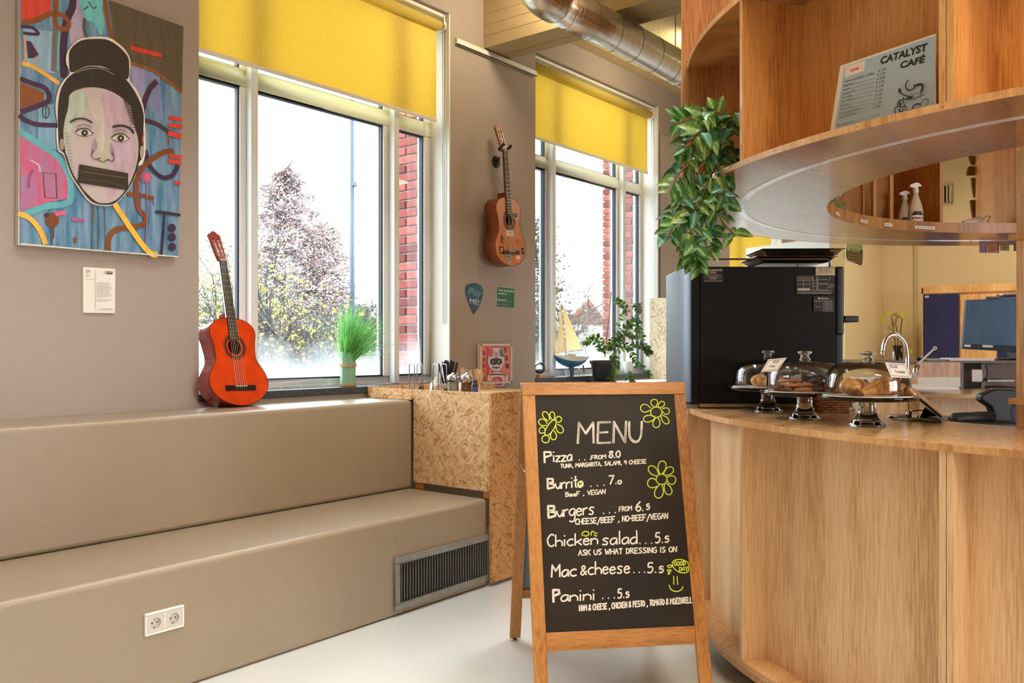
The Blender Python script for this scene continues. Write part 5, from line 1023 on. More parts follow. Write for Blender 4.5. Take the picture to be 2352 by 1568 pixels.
for i in range(1, len(UF) - 1):
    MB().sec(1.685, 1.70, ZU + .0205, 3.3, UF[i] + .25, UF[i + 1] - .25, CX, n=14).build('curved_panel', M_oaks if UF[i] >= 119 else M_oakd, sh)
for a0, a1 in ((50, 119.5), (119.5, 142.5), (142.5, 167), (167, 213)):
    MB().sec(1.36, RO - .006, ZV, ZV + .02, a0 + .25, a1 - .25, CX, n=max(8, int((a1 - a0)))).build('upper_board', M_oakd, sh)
    MB().sec(RO - .006, RO - .002, ZV - .0005, ZV + .0205, a0 + .25, a1 - .25, CX, n=max(8, int(a1 - a0))).build('upper_edge', M_oake, sh)
for px_, w_ in ((1978, .012), (2004, .03), (2043, .028), (2158, .02)):
    a = angp(px_, 1.36, False); da = math.degrees(w_ / 1.36) / 2; MB().sec(1.345, 1.36, ZU + .0205, ZV, a - da, a + da, CX, n=1).build('inner_post', M_oakd, sh)
for px_, py_ in ((1780, 346), (1719, 368), (1970, 291), (2165, 246)):
    q = P(px_, py_, D=3); a = angp(px_, RO); c = pol(RO + .0004, a, 0); r_ = FW + RT * ((px_ - 1176) / F); Dd = (c - V((0, 0, 0))).dot(FW); c.z = HC + (797 - py_) / F * Dd
    MB().lathe([(.0001, 0), (.0022, 0), (.0001, .0006)], 8, c, V((0, 0, 1)).rotation_difference(pol(1, a) - pol(0, a)).to_matrix()).build('nail_hole', M_text, sh)
# support post with small curved shelves, right edge of view
sp = thing('shelf_post', 'curved oak upright with small rounded shelves at the far right of the bar', 'shelf', pol(1.26, 166, ZT + .001))
a0 = angp(2337, 1.262)
MB().sec(1.25, 1.27, ZT + .001, ZU - .001, a0, a0 + 22, CX, n=12).build('upright', M_oak, sp)
for z in (1.065, 1.60, ): MB().sec(1.2705, 1.34, z, z + .018, a0 + .35, a0 + 22, CX, n=14).build('small_shelf', M_oake, sp)
# cafe menu poster standing in the shelf
A0 = pol(1.80, angp(1915, 1.80), ZU + .021); B0 = pol(1.84, angp(2150, 1.84), ZU + .021); ux = (B0 - A0).normalized(); nn = V((ux.y, -ux.x, 0)); nn = nn if nn.dot(-FW) > 0 else -nn
upn = (UP - nn * .10).normalized(); pn_ = ux.cross(upn).normalized(); pn_ = pn_ if pn_.dot(-FW) > 0 else -pn_
cm = thing('cafe_menu_poster', 'pale blue Catalyst Café drinks price list standing on the upper shelf', 'poster', (A0 + B0) / 2)
PQ = lambda a, b: Q(a, b, A0, pn_)
quad = [PQ(1905, 312), PQ(2149.5, 260), PQ(2149.5, 77), PQ(1930, 151)]; quad = [p if p.z > ZU + .021 else p + upn * ((ZU + .0215 - p.z) / upn.z) for p in quad]
MB().add(quad + [p - pn_ * .0015 for p in quad], [(0, 1, 2, 3), (4, 5, 6, 7), (0, 1, 5, 4), (1, 2, 6, 5), (2, 3, 7, 6), (3, 0, 4, 7)]).build('paper_sheet', M_paper, cm)
MP = Art(PQ, pn_, sc=5.806, ox=1860, oy=50, nz=0); ink = (44, 46, 52)
MP.poly([(330, 1450), (332, 1440), (1690, 1135), (1672, 186), (465, 600)], (172, 194, 208)).poly([(472, 602), (742, 518), (726, 655), (470, 742)], (240, 224, 216)).text('CLINK', 540, 668, 668, 632, 34, (226, 44, 52), bold=.05)
def deco(s, x0, y0, x1, y1, h):
    MP.text(s, x0, y0, x1, y1, h, (36, 30, 26), bold=.045, ital=.15)
deco('CATALYST', 945, 566, 1580, 378, 92); deco('CAFÉ', 1208, 622, 1548, 536, 84)
rows_ = [('Americano/Black Coffee', 466, 815, 860, 700, '€ 2.70', 918, 672), ('Espresso', 460, 868, 598, 828, '€ 2.70', 908, 726), ('Latte', 454, 924, 534, 900, '€ 3.00', 900, 780), ('Cappuccino', 446, 978, 630, 924, '€ 3.00', 892, 836), ('Cortado', 438, 1032, 568, 996, '€ 2.90', 886, 892), ('Flat White', 430, 1084, 594, 1036, '€ 3.00', 882, 948), ('Mocha', 422, 1138, 534, 1108, '€ 3.30', 876, 1004), ('Chai Latte', 414, 1190, 574, 1146, '€ 3.00', 868, 1060), ('Chai Latte-Dirty', 406, 1244, 662, 1176, '€ 3.30', 858, 1116), ('Hot Chocolate', 398, 1296, 626, 1232, '€ 3.00', 848, 1170), ('Tea Selection', 378, 1402, 596, 1340, '€ 2.50', 834, 1284)]
for s, x0, y0, x1, y1, pr_, xp, yp_ in rows_:
    MP.text(s, x0, y0, x1, y1, 30, ink).text(pr_, xp, yp_, xp + 104, yp_ - 30, 30, ink); sl_ = (y1 - y0) / (x1 - x0)
    if xp - x1 > 60: MP.line([(x1 + 8, y1 - 2), (xp - 34, y1 - 2 + sl_ * (xp - 42 - x1) * .92)], 2, ink)
K2 = (38, 30, 26)
for pts, w_ in (([(1335, 780), (1300, 820), (1296, 880), (1330, 916), (1380, 906), (1430, 860), (1490, 838), (1520, 860), (1518, 910), (1478, 985)], 11), ([(1400, 866), (1450, 846), (1500, 840), (1522, 870), (1500, 930)], 20), ([(1216, 890), (1216, 930), (1260, 975), (1330, 1000), (1390, 1010)], 9), ([(1216, 890), (1212, 920), (1225, 945)], 24), ([(1265, 1010), (1290, 1040), (1400, 1030), (1480, 1005), (1550, 970)], 6), ([(1330, 985), (1420, 960), (1468, 944)], 4), ([(1262, 1015), (1270, 1080), (1290, 1130), (1320, 1160)], 7), ([(1262, 1050), (1220, 1050), (1186, 1085), (1196, 1125), (1240, 1140), (1290, 1132)], 8), ([(1218, 1060), (1212, 1090), (1232, 1118)], 18), ([(1196, 1130), (1160, 1150), (1150, 1190), (1166, 1225)], 10), ([(1240, 1160), (1290, 1180), (1400, 1182)], 4), ([(1382, 1175), (1400, 1130), (1440, 1104), (1490, 1104), (1504, 1114)], 14), ([(1500, 1100), (1520, 1064), (1560, 1038), (1598, 1046), (1600, 1080), (1564, 1138)], 6)): MP.line(pts, w_, K2)
MP.poly([(1290, 1036), (1330, 1012), (1400, 985), (1380, 1030)], K2).oval(1222, 1188, 12, 24, K2).line([(1225, 1215), (1270, 1195)], 12, K2)
MP.build('printed_menu', cm)
# ================================================================= OVEN
D0 = 3.71; oa = P(1608, 797, D=D0); odr = RT.copy(); oz0, oz1 = ZT + .022, 1.25 + 185 / F * D0
def OP(x, y, z): return V((oa.x, oa.y, 0)) + odr * x + FW * y + UP * z
x1 = (1920 - 1608) / F * D0
ov = thing('oven', 'big black commercial microwave oven standing on the round bar counter', 'oven', OP(x1 / 2, .25, ZT))
OM = Matrix(((RT.x, FW.x, 0, oa.x), (RT.y, FW.y, 0, oa.y), (0, 0, 1, 0), (0, 0, 0, 1)))
M_ov = mat('black_powder_coat', (20, 17, 14), .6, spec=.25, noise=.05, nscale=5); M_ovg = mat('grey_rear_grille', (84, 90, 102), .4, .3)
MB().box(0, x1, 0, .46, oz0, oz1, M=OM).build('body', M_ov, ov, bev=.004)
MB().prism([(-.036, .004), (-.072, .06), (-.072, .42), (-.036, .45)], oz0, oz1 - .003, (oa.x, oa.y, 0), RT, FW).build('rear_cover', M_ovg, ov, bev=.006)
MB().box(-.036, -.0015, .002, .455, oz0, oz1 - .001, M=OM).build('rear_panel', M_ov, ov, bev=.003)
MB().box(x1 + .001, x1 + .036, .0, .46, oz0 + (oz1 - oz0) * .5, oz1 + .001, M=OM).build('upper_door', M_black, ov, bev=.008, seg=3)
MB().box(x1 + .001, x1 + .036, .012, .45, oz0, oz0 + (oz1 - oz0) * .645 - .02, M=OM).build('lower_door', M_black, ov, bev=.006, seg=3)
hz = P(1950, 732, D=D0).z
MB().box(x1 + .036, x1 + .1, .0, .05, hz - .014, hz + .013, M=OM).box(x1 + .06, x1 + .1, .05, .42, hz - .014, hz + .013, M=OM).build('door_handle', M_black, ov, bev=.005, seg=3)
MB().box(-.002, x1, -.001, .46, ZT + .006, oz0 - .001, M=OM).build('brass_base_strip', mat('brushed_bronze', (166, 138, 92), .35, .5), ov)
MB().box(-.07, -.004, .02, .45, ZT + .0005, oz0 - .004, M=OM).build('base_foot', M_galv, ov)
OS = Art(lambda a, b: Q(a, b, OP(0, 0, 1), FW), -FW, sc=3.734, ox=1560, oy=540, nz=0, off=.0012); lt = (206, 196, 178)
OS.poly([(200, 286), (376, 286), (378, 402), (200, 402)], (34, 26, 16)).text('CAUTION MICROWAVES', 212, 302, 368, 302, 10, lt, bold=.03).line([(212, 306), (370, 306)], 2, lt).text('DANGER', 262, 322, 318, 322, 9, lt, bold=.03).text('High Voltage', 264, 334, 314, 334, 7, lt)
OS.text('Disconnect from power supply', 220, 345, 360, 345, 8, lt).text('before servicing', 252, 356, 328, 356, 8, lt).line([(210, 361), (370, 361)], 2, lt).text('CAUTION', 262, 376, 318, 376, 9, lt, bold=.03).text('This device is to be serviced only by', 218, 388, 364, 388, 7, lt).text('properly qualified Service Personnel', 216, 398, 366, 398, 7, lt)
OS.build('label', ov); OS.mb = MB(); OS.mats = []
OS.poly([(1170, 274), (1334, 274), (1334, 348), (1168, 344)], (214, 188, 158)).text('WARRANTY/SERVICE CALL', 1178, 288, 1328, 288, 9, ink, bold=.03).text('MERRYCHEF LTD', 1202, 304, 1294, 304, 9, ink, bold=.03).text('FOR NUMBER:  +44(0)8001234567', 1178, 314, 1312, 314, 6, ink).text('SERIAL NUMBER:  17027120060', 1178, 325, 1300, 325, 6, ink).text('TEL No.', 1178, 337, 1206, 337, 6, ink)
OS.build('label', ov); OS.mb = MB(); OS.mats = []
OS.poly([(1000, 344), (1326, 344), (1326, 506), (1000, 504)], (44, 34, 18))
for pts in ([(1010, 378), (1120, 378), (1120, 456), (1010, 456)], [(1064, 390), (1064, 456)], [(1010, 390), (1120, 390)], [(1012, 420), (1118, 420)], [(1184, 358), (1184, 470)], [(1144, 358), (1144, 470), (1178, 470), (1178, 358)], [(1144, 385), (1178, 385)], [(1144, 410), (1178, 410)], [(1144, 436), (1178, 436)], [(1188, 380), (1272, 380), (1272, 414), (1188, 414), (1188, 380)], [(1190, 420), (1262, 420), (1266, 470), (1190, 470), (1190, 420)], [(1010, 474), (1310, 474)], [(1010, 364), (1140, 364)], [(1288, 356), (1288, 390)], [(1134, 352), (1134, 390)], [(1280, 450), (1310, 450)]): OS.line(pts, 2.4, lt, smooth=False)
OS.poly([(1012, 458), (1118, 458), (1118, 472), (1012, 472)], lt).text('A = 50mm', 1272, 428, 1324, 428, 9, lt).text('(2 inches)', 1276, 441, 1326, 441, 9, lt).text('Position the oven with at least the minimum clearance shown.', 1022, 493, 1302, 495, 9, lt, bold=.02).text('This appliance must be supported on a clean surface ...', 1014, 503, 1308, 505, 7, lt)
OS.build('label', ov); OS.mb = MB(); OS.mats = []
OS.poly([(1148, 524), (1326, 526), (1324, 660), (1148, 656)], (38, 30, 28)).oval(1196, 541, 9, 9, lt).text('devapo', 1210, 549, 1280, 549, 16, lt, bold=.02).line([(1154, 562), (1224, 562)], 1.5, lt).line([(1226, 562), (1310, 562)], 1.5, lt)
for k in range(7): OS.text('+31 (0)20 497 00 0%d' % k, 1228, 574 + k * 11, 1308, 575 + k * 11, 7, lt)
OS.text('Meerstraat 64-B', 1154, 572, 1206, 572, 6, lt).text('service@devapo', 1154, 616, 1216, 617, 6, lt).text('www.devapo.nl', 1226, 652, 1316, 655, 8, lt)
OS.build('label', ov)
MB().tube([OP(.002, .02, oz1), OP(.002, .02, oz1 + .026), OP(.012, .02, oz1 + .034), OP(x1 - .03, .02, oz1 + .034), OP(x1 - .02, .02, oz1 + .026), OP(x1 - .02, .02, oz1)], .004, 8).tube([OP(.01, .44, oz1), OP(.01, .44, oz1 + .034), OP(x1 - .02, .44, oz1 + .034), OP(x1 - .02, .44, oz1)], .004, 8).build('top_rail', mat('dark_steel_rail', (120, 100, 84), .3, .9), ov)
# trays on the oven
M_tray = mat('worn_baking_steel', (150, 130, 112), .22, .95, noise=.35, nscale=7, stretch=(1, 1, 3))
def tray(px0, px1, py0, py1, D, tilt, label):
    c = P((px0 + px1) / 2, 797, D=D); z0 = HC + (797 - py1) / F * D; z1 = HC + (797 - py0) / F * D; hx = (px1 - px0) / 2 / F * D; hy = .14; o = V((c.x, c.y, z0))
    def ringp(k, z): return [o + RT * (sx * (hx - k)) + FW * (sy * (hy - k)) + UP * (z + sx * tilt) for sx, sy in ((-1, -1), (-.94, -1.0), (.94, -1.0), (1, -1), (1, 1), (-1, 1))]
    r0, r1, r2, r3 = ringp(.045, 0), ringp(.03, .004), ringp(.012, z1 - z0 - .004), ringp(-.002, z1 - z0); m = MB()
    for a_, b_ in ((r0, r1), (r1, r2), (r2, r3)): m.add(a_ + b_, [(i, (i + 1) % 6, 6 + (i + 1) % 6, 6 + i) for i in range(6)], 0, False)
    m.add(r0, [tuple(range(6))]); x = m.build('baking_tray', M_tray, origin=o); sd = x.modifiers.new('s', 'SOLIDIFY'); sd.thickness = .0015; tag(x, label, 'tray', 'baking trays on the oven'); return x
tray(1718, 1898, 596, 609, D0 + .2, 0, 'lower steel baking tray resting on top of the black oven')
tray(1730, 1916, 579, 594, D0 + .21, .001, 'upper browned steel baking tray stacked on the other tray')
# ================================================================= CAKE STANDS
def bake(kind, o, rz, s=1):
    m = MB(); rr = random.Random(int(abs(o.x * 1000)) + kind)
    if kind == 0:   # croissant: segmented crescent
        n = 45; k = 14; vs = []
        for i in range(n + 1):
            t = i / n * 2 - 1; a = t * 1.2; c = V((.078 * math.sin(a), .062 * (math.cos(a) - 1), 0)); fr = (abs(t) * 4.2) % 1; r = (.0265 * (1 - abs(t) ** 1.5) + .005) * (1.12 - .34 * fr ** 1.6)
            tn = V((math.cos(a) * .078, -math.sin(a) * .062, 0)).normalized(); nb = V((-tn.y, tn.x, 0))
            for j in range(k): q = 2 * pi * j / k; vs.append(c + nb * r * math.cos(q) * 1.05 + UP * (max(.0, r * .82 * (1 + math.sin(q)))) + V((0, 0, rr.uniform(-.0006, .0006))))
        M_ = Matrix.Rotation(rz, 3, 'Z') * s
        m.add([M_ @ v + o for v in vs], [(i * k + j, i * k + (j + 1) % k, (i + 1) * k + (j + 1) % k, (i + 1) * k + j) for i in range(n) for j in range(k)] + [tuple(range(k)), tuple(range(n * k + k - 1, n * k - 1, -1))], 0, True)
    else:           # cookie
        n = 18; pr = [(.0001, 0), (.036, 0), (.04, .004), (.038, .009), (.026, .014), (.0001, .016)]
        m.lathe(pr, n, o, Matrix.Rotation(rz, 3, 'Z') * s)
        m.v = [p + V((rr.uniform(-.0015, .0015), rr.uniform(-.0015, .0015), 0)) for p in m.v]
        if kind == 2:
            for q in range(6): a = rr.uniform(0, 6.3); m.ball(o + V((.024 * math.cos(a) * rr.random(), .024 * math.sin(a) * rr.random(), .0135)), .005, n=6, mi=1)
    return m
M_cro = mat('baked_pastry', (206, 128, 58), .45, noise=.3, nscale=70, col2=(232, 176, 104), stretch=(1, 1, 2)); M_cro2 = mat('glazed_pastry', (214, 134, 60), .3, noise=.25, nscale=40, col2=(236, 190, 120))
M_ckd = mat('chocolate_cookie', (84, 50, 40), .7, noise=.2, nscale=90); M_ckl = mat('golden_cookie', (196, 128, 76), .7, noise=.2, nscale=90); M_chip = mat('chocolate_chip', (50, 28, 22), .4)
def stand(px, D, label):
    c = P(px, 797, D=D); c = V((c.x, c.y, ZT + .0005)); t = thing('cake_stand', label, 'cake stand', c, 'glass cake stands with domes'); zp = .088
    MB().lathe([(.0001, .012), (.035, .010), (.046, .004), (.057, .0), (.0585, .003), (.058, .006), (.048, .013), (.036, .028), (.028, .05), (.0265, .075), (.027, zp - .003), (.0001, zp - .003)], 40, c).build('pedestal', G_solid, t)
    MB().lathe([(.0001, zp - .0028), (.12, zp - .0028), (.150, zp), (.160, zp + .006), (.1615, zp + .012), (.158, zp + .0145), (.150, zp + .009), (.135, zp + .006), (.0001, zp + .006)], 64, c).build('plate', G_solid, t)
    MB().lathe([(.0001, zp + .0066), (.139, zp + .0066), (.1415, zp + .0095), (.1415, zp + .0145), (.139, zp + .016), (.0001, zp + .016)], 64, c).build('white_board', mat('doily_white', (238, 226, 216), .6), t)
    z = zp + .017
    d = MB().lathe([(.1355, z), (.136, z + .035), (.133, z + .062), (.122, z + .085), (.102, z + .099), (.07, z + .108), (.035, z + .112), (.012, z + .1125)], 64, c).build('glass_dome', G_thin, t)
    MB().lathe([(.0001, z + .109), (.02, z + .110), (.019, z + .116), (.0155, z + .121), (.0145, z + .129), (.019, z + .134), (.0255, z + .137), (.0262, z + .141), (.024, z + .1445), (.0001, z + .146)], 36, c).build('knob', G_solid, d)
    return c, c + UP * (zp + .0165)
s3, b3 = stand(1992, 2.90, 'glass domed cake stand nearest the camera, holding large croissants')
s2, b2 = stand(1848, 3.18, 'middle of the three glass domed cake stands, holding dark and golden cookies')
s1, b1 = stand(1764, 3.54, 'farthest glass domed cake stand, partly hidden behind the Cookies price tag')
for i, (dx, dy, rz, s, lb) in enumerate(((-.062, -.01, .35, .98, 'large croissant at the left under the nearest glass dome'), (.045, -.035, TH - 1.75, 1.12, 'large croissant at the front right under the nearest glass dome'), (.0, .07, 2.2, .95, 'croissant at the back under the nearest glass dome'), (.075, .05, 1.9, .75, 'small croissant at the far right under the nearest glass dome'))):
    o = b3 + RT * dx + FW * dy; x = bake(0, o, rz, s).build('croissant', M_cro if i % 2 else M_cro2, origin=o); tag(x, lb, 'croissant', 'croissants under the nearest dome')
ck = [(-.085, -.02, 0, 1), (-.05, .03, 0, 2), (-.02, -.05, 0, 2), (-.04, -.03, .015, 1), (.01, .0, 0, 2), (.0, .01, .016, 1), (.05, -.03, 0, 1), (.06, .03, 0, 2), (.085, -.01, .015, 1), (.055, 0, .03, 1), (.03, -.06, .0, 1), (-.06, 0, .03, 2)]
for i, (dx, dy, dz, k) in enumerate(ck):
    o = b2 + RT * dx + FW * dy + UP * dz; dark = dx > .02; x = bake(2, o, i, .92).build('cookie', [M_ckd if dark else M_ckl, M_chip], origin=o)
    tag(x, 'one of the dark chocolate cookies heaped right under the middle dome' if dark else 'one of the golden cookies heaped left under the middle dome', 'cookie', 'dark cookies under the middle dome' if dark else 'golden cookies under the middle dome')
for i, (dx, dy, rz, lb) in enumerate(((-.04, -.02, .9, 'golden pastry at the left under the farthest dome'), (.035, .01, 2.4, 'golden pastry hidden at the right under the farthest dome'))):
    o = b1 + RT * dx + FW * dy; x = bake(0, o, rz, .9).build('pastry', M_cro2, origin=o); tag(x, lb, 'pastry', 'pastries under the farthest dome')
# price tags clipped to the domes
def price(quad, D, lines, label, flip=False):
    D = list(D); q = [P(a, b, D=d) for (a, b), d in zip(quad, D)]; x = (q[1] - q[0]).normalized(); n = (q[1] - q[0]).cross(q[3] - q[0]).normalized(); n = n if n.dot(-FW) > 0 else -n
    t = thing('price_tag', label, 'price tag', sum(q, V()) / 4); to = lambda u, v: (q[0] * (1 - u) + q[1] * u) * (1 - v) + (q[3] * (1 - u) + q[2] * u) * v
    MB().add(q + [p - n * .0012 for p in q], [(0, 1, 2, 3), (4, 5, 6, 7), (0, 1, 5, 4), (1, 2, 6, 5), (2, 3, 7, 6), (3, 0, 4, 7)]).build('card', M_paper, t)
    a = Art(to, n, nz=0, off=.0003, step=.00008); wl = .0018
    a.mb.stroke([to(.08, .1), to(.93, .1), to(.93, .9), to(.07, .9)], wl, .0005, n, a.mi((60, 52, 50)), True, False)
    for s, u0, u1, v, h in lines: a.text(s, u0, v, u1, v, h, (64, 58, 58), bold=.02)
    a.build('lettering', t)
    c = (q[2] + q[3]) / 2; MB().tube([c, c - n * .012 - UP * .01, c - n * .014 - UP * .085], .0012, 5).build('clip', M_steel, t)
price([(1765, 825), (1807, 821), (1785, 853), (1748, 853)], [3.07, 3.06, 3.05, 3.06], [('€2.50', .36, .7, .34, .2), ('Cookies', .3, .66, .66, .16)], 'white price tag reading Cookies leaning between the two farther domes')
price([(2033, 832), (2080, 835), (2093, 868), (2047, 866)], [2.78, 2.80, 2.78, 2.76], [('€2.50', .16, .52, .36, .2), ('Croissant', .3, .8, .68, .18)], 'white price tag reading Croissant on the nearest dome')
# basket and tea box behind the stands
bc = P(1903, 797, D=3.52); bc = V((bc.x, bc.y, ZT + .0005)); bk = thing('woven_basket', 'low brown wicker basket behind the cake stands', 'basket', bc); M_wk = mat('brown_wicker', (128, 72, 34), .5, noise=.35, nscale=60)
for k in range(7):
    pts = []
    for i in range(56):
        a = 2 * pi * i / 56; r = .062 + .003 * k + .003 * math.sin(a * 14 + k * pi); m_ = max(abs(math.cos(a)), abs(math.sin(a))) ** .7; pts.append(bc + RT * (r * math.cos(a) / m_ * 1.1) + FW * (r * math.sin(a) / m_) + UP * (.008 + k * .0095))
    MB().tube(pts, .0056, 5, closed=True).build('woven_row', M_wk, bk)
MB().sec(.0, .068, .001, .004, 0, 360, (bc.x, bc.y), 24).build('basket_base', M_wk, bk, origin=None) if False else None
tc_ = P(1956, 797, D=3.5); tc_ = V((tc_.x, tc_.y, ZT + .0005)); tx = thing('tea_box', 'small black and cream tea carton behind the nearest cake stand', 'box', tc_)
TM = Matrix(((RT.x, FW.x, 0, tc_.x), (RT.y, FW.y, 0, tc_.y), (0, 0, 1, tc_.z), (0, 0, 0, 1)))
MB().box(-.026, .026, -.04, .04, 0, .045, M=TM).build('carton', mat('carton_cream', (206, 196, 164), .6), tx, bev=.001); MB().box(-.0262, .0262, -.0405, .0405, .045, .062, M=TM).build('carton_lid', mat('carton_black', (34, 32, 30), .5), tx, bev=.001)
Art(lambda a, b: Q(a, b, tc_ - FW * .0408, FW), -FW, nz=0).oval(1960, 942, 5, 5.5, (120, 116, 80), .9).oval(1960, 942, 2.5, 3, (60, 60, 50)).build('emblem', tx)
# tablet stand
tb0 = P(2035, 960, z=ZT); tb1 = P(2163, 971, z=ZT); tcn = (tb0 + tb1) / 2; tcn.z = ZT
ts = thing('tablet_stand', 'black tablet payment stand with cable standing on the bar counter', 'tablet stand', tcn)
u_ = (tb1 - tb0); Lt = u_.length; u_.normalize(); w_ = V((-u_.y, u_.x, 0)); w_ = w_ if w_.dot(FW) > 0 else -w_
w_ = (FW + RT * ((2125 - 1176) / F)).normalized(); w_.rotate(Euler((0, 0, math.radians(-1))))
def TP(a, b, c): return tb0 + u_ * a + w_ * b + UP * c
MB().add([TP(*q) for q in ((0, .06, .001), (.03, -.015, .001), (Lt, -.02, .001), (Lt + .005, .14, .001), (.03, .15, .001))] + [TP(*q) for q in ((.01, .06, .008), (.035, -.01, .008), (Lt - .01, -.012, .016), (Lt - .005, .13, .016), (.03, .14, .008))], [(4, 3, 2, 1, 0), (5, 6, 7, 8, 9)] + [(i, (i + 1) % 5, 5 + (i + 1) % 5, 5 + i) for i in range(5)]).build('base_plate', mat('glossy_black', (16, 18, 22), .12, coat=.6), ts, bev=.002)
tt = P(2090, 897, D=(tb1.dot(FW)) + .01); b_ = TP(Lt - .004, .06, .018); tt = V((tt.x, tt.y, tt.z)); al = (b_ - tt).normalized(); ww = w_; nn_ = al.cross(ww).normalized()
for name, hw, off, th, m in (('tablet', .10, 0, .008, mat('glossy_black', (16, 18, 22), .12, coat=.6)), ('tablet_back', .097, .0085, .002, mat('gold_tablet_back', (196, 150, 110), .35, .4))):
    c0 = tt + nn_ * off * (1 if nn_.z > 0 else -1); c1 = b_ + nn_ * off * (1 if nn_.z > 0 else -1)
    MB().add([p + ww * s * hw + nn_ * h for h in (0, th * (1 if nn_.z > 0 else -1)) for p in (c0, c1) for s in (-1, 1)], [(0, 1, 3, 2), (4, 6, 7, 5), (0, 4, 5, 1), (2, 3, 7, 6), (0, 2, 6, 4), (1, 5, 7, 3)]).build(name, m, ts, bev=.002)
MB().add([TP(Lt * .62, b, .012) for b in (.03, .09)] + [TP(Lt - .02, b, .02) for b in (.03, .09)] + [tt * .45 + b_ * .55 + ww * s - nn_ * .01 * (1 if nn_.z > 0 else -1) for s in (-.03, .03)], [(0, 1, 3, 2), (0, 2, 4), (1, 5, 3), (0, 4, 5, 1), (2, 3, 5, 4)]).build('support_arm', M_black, ts)
q_ = TP(Lt * .42, .03, .008); MB().lathe([(.0001, 0), (.011, 0), (.011, .026), (.0001, .027)], 16, q_).build('security_lock', M_chrome, ts); MB().lathe([(.0001, 0), (.006, 0), (.006, .008), (.0001, .009)], 12, TP(Lt * .57, .04, .009)).build('lock_knob', M_chrome, ts)
MB().tube(catmull([q_ + UP * .02, TP(Lt * .55, .04, .034), TP(Lt * .68, .05, .036)], 6), .0022, 6).tube(catmull([q_ + UP * .026, q_ + UP * .05 + u_ * -.002, q_ + UP * .075 - u_ * .008], 6), .0015, 6).build('cable', M_black, ts)
# ================================================================= ON THE RING SHELF, SEEN THROUGH ITS OPENING
zr = ZU + .0205
def bottle(px, r, s, label, band, face, words_):
    c = pol(r, angp(px, r, False), zr + .001); t = thing('spray_bottle', label, 'spray bottle', c, 'white trigger spray bottles on the ring shelf'); rt_ = RT; n = -FW; m = MB(); k = 20; vs = []
    prof = [(0, .036), (.004, .04), (.03, .042), (.09, .041), (.12, .037), (.15, .028), (.178, .018), (.19, .0145), (.2, .014)]
    for z, r_ in prof:
        for j in range(k): a = 2 * pi * j / k; vs.append(c + rt_ * r_ * math.cos(a) * s + FW * r_ * .62 * math.sin(a) * s + UP * z * s)
    m.add(vs, [(i * k + j, i * k + (j + 1) % k, (i + 1) * k + (j + 1) % k, (i + 1) * k + j) for i in range(len(prof) - 1) for j in range(k)] + [tuple(range(k))], 0, True).build('bottle_body', mat('milky_plastic', (196, 180, 150), .35, noise=.02), t)
    MB().lathe([(.0001, .2 * s), (.016 * s, .2 * s), (.016 * s, .222 * s), (.0001, .223 * s)], 16, c).build('collar', M_white, t)
    MB().prism([(-.034, .232), (-.034, .244), (-.012, .252), (.004, .256), (.020, .25), (.030, .238), (.024, .232), (.012, .236), (.008, .222), (-.006, .222), (-.012, .226), (-.024, .228)], -.011, .011, c, rt_ * s, UP * s).build('trigger_head', M_white, t, bev=.002)
    f = lambda a, b: c + rt_ * a * s + UP * b * s - FW * (.62 * math.sqrt(max(0, .0418 ** 2 - a * a)) * s)
    ar = MB(); ms = [M_paper, mat('label_' + words_[0].replace(' ', '_').lower(), band, .5), mat('label_black', (30, 26, 28), .5), M_text]
    def patch(a0, a1, b0, b1, mi, h): 
        for i in range(8): x0 = a0 + (a1 - a0) * i / 8; x1_ = a0 + (a1 - a0) * (i + 1) / 8; ar.poly([f(x0, b0) - FW * h, f(x1_, b0) - FW * h, f(x1_, b1) - FW * h, f(x0, b1) - FW * h], mi)
    patch(-.03, .03, .016, .072, 0, .0006); patch(-.03, .03, .072, .084, 2, .0006); patch(-.022, .022, .084, .094, 2, .0006); patch(-.03, .03, .05, .062, 1, .0009); patch(-.026, .024, .03, .043, 3, .0009) if False else None
    text_mesh(ar, words_[0], f(-.025, .053) - FW * .005, rt_, UP, width=.05 * s, size=.009, mi=0, bold=.02)
    text_mesh(ar, words_[1], f(-.025, .066) - FW * .005, rt_, UP, width=.044 * s, size=.006, mi=3)
    for j in range(3): text_mesh(ar, 'CAUTION READ LABEL', f(-.024, .04 - j * .007) - FW * .005, rt_, UP, width=.046 * s, size=.007, mi=3)
    ar.build('label_sheet', ms, t, weld=False)
bottle(2078, 1.56, .98, 'spray bottle standing behind and left of the Oven Cleaner bottle', (60, 60, 66), 0, (' Cleaner', 'GLASS'))
bottle(2133, 1.50, 1.0, 'spray bottle standing right of the Oven Cleaner bottle', (36, 32, 44), 0, (' Sanitiser', 'KITCHEN'))
bottle(2103, 1.38, 1.02, 'front spray bottle with a red Oven Cleaner label', (170, 34, 44), 0, ('Oven Cleaner', 'CLEANLINE'))
def tagstrip(px, label, w_):
    a = angp(px, 1.3155, False); c = pol(1.3155, a, ZU + .012); d = pol(1.3155, a + 1, 0) - pol(1.3155, a, 0); d.normalize(); d = d if d.dot(RT) > 0 else -d; m = MB()
    n_ = (pol(0, a) - pol(1, a)); m.add([c - d * w_ / 2, c + d * w_ / 2, c + d * w_ / 2 + UP * .016, c - d * w_ / 2 + UP * .016], [(0, 1, 2, 3)]); text_mesh(m, label, c - d * w_ * .42 + UP * .005 + n_ * .0006, d, UP, width=w_ * .84, size=.009, mi=1, bold=.02)
    m.v = [p for p in m.v]; x = m.build('shelf_label', [M_paper, M_text], weld=False); tag(x, 'small white shelf label reading %s on the inner shelf lip' % label, 'label', 'shelf labels')
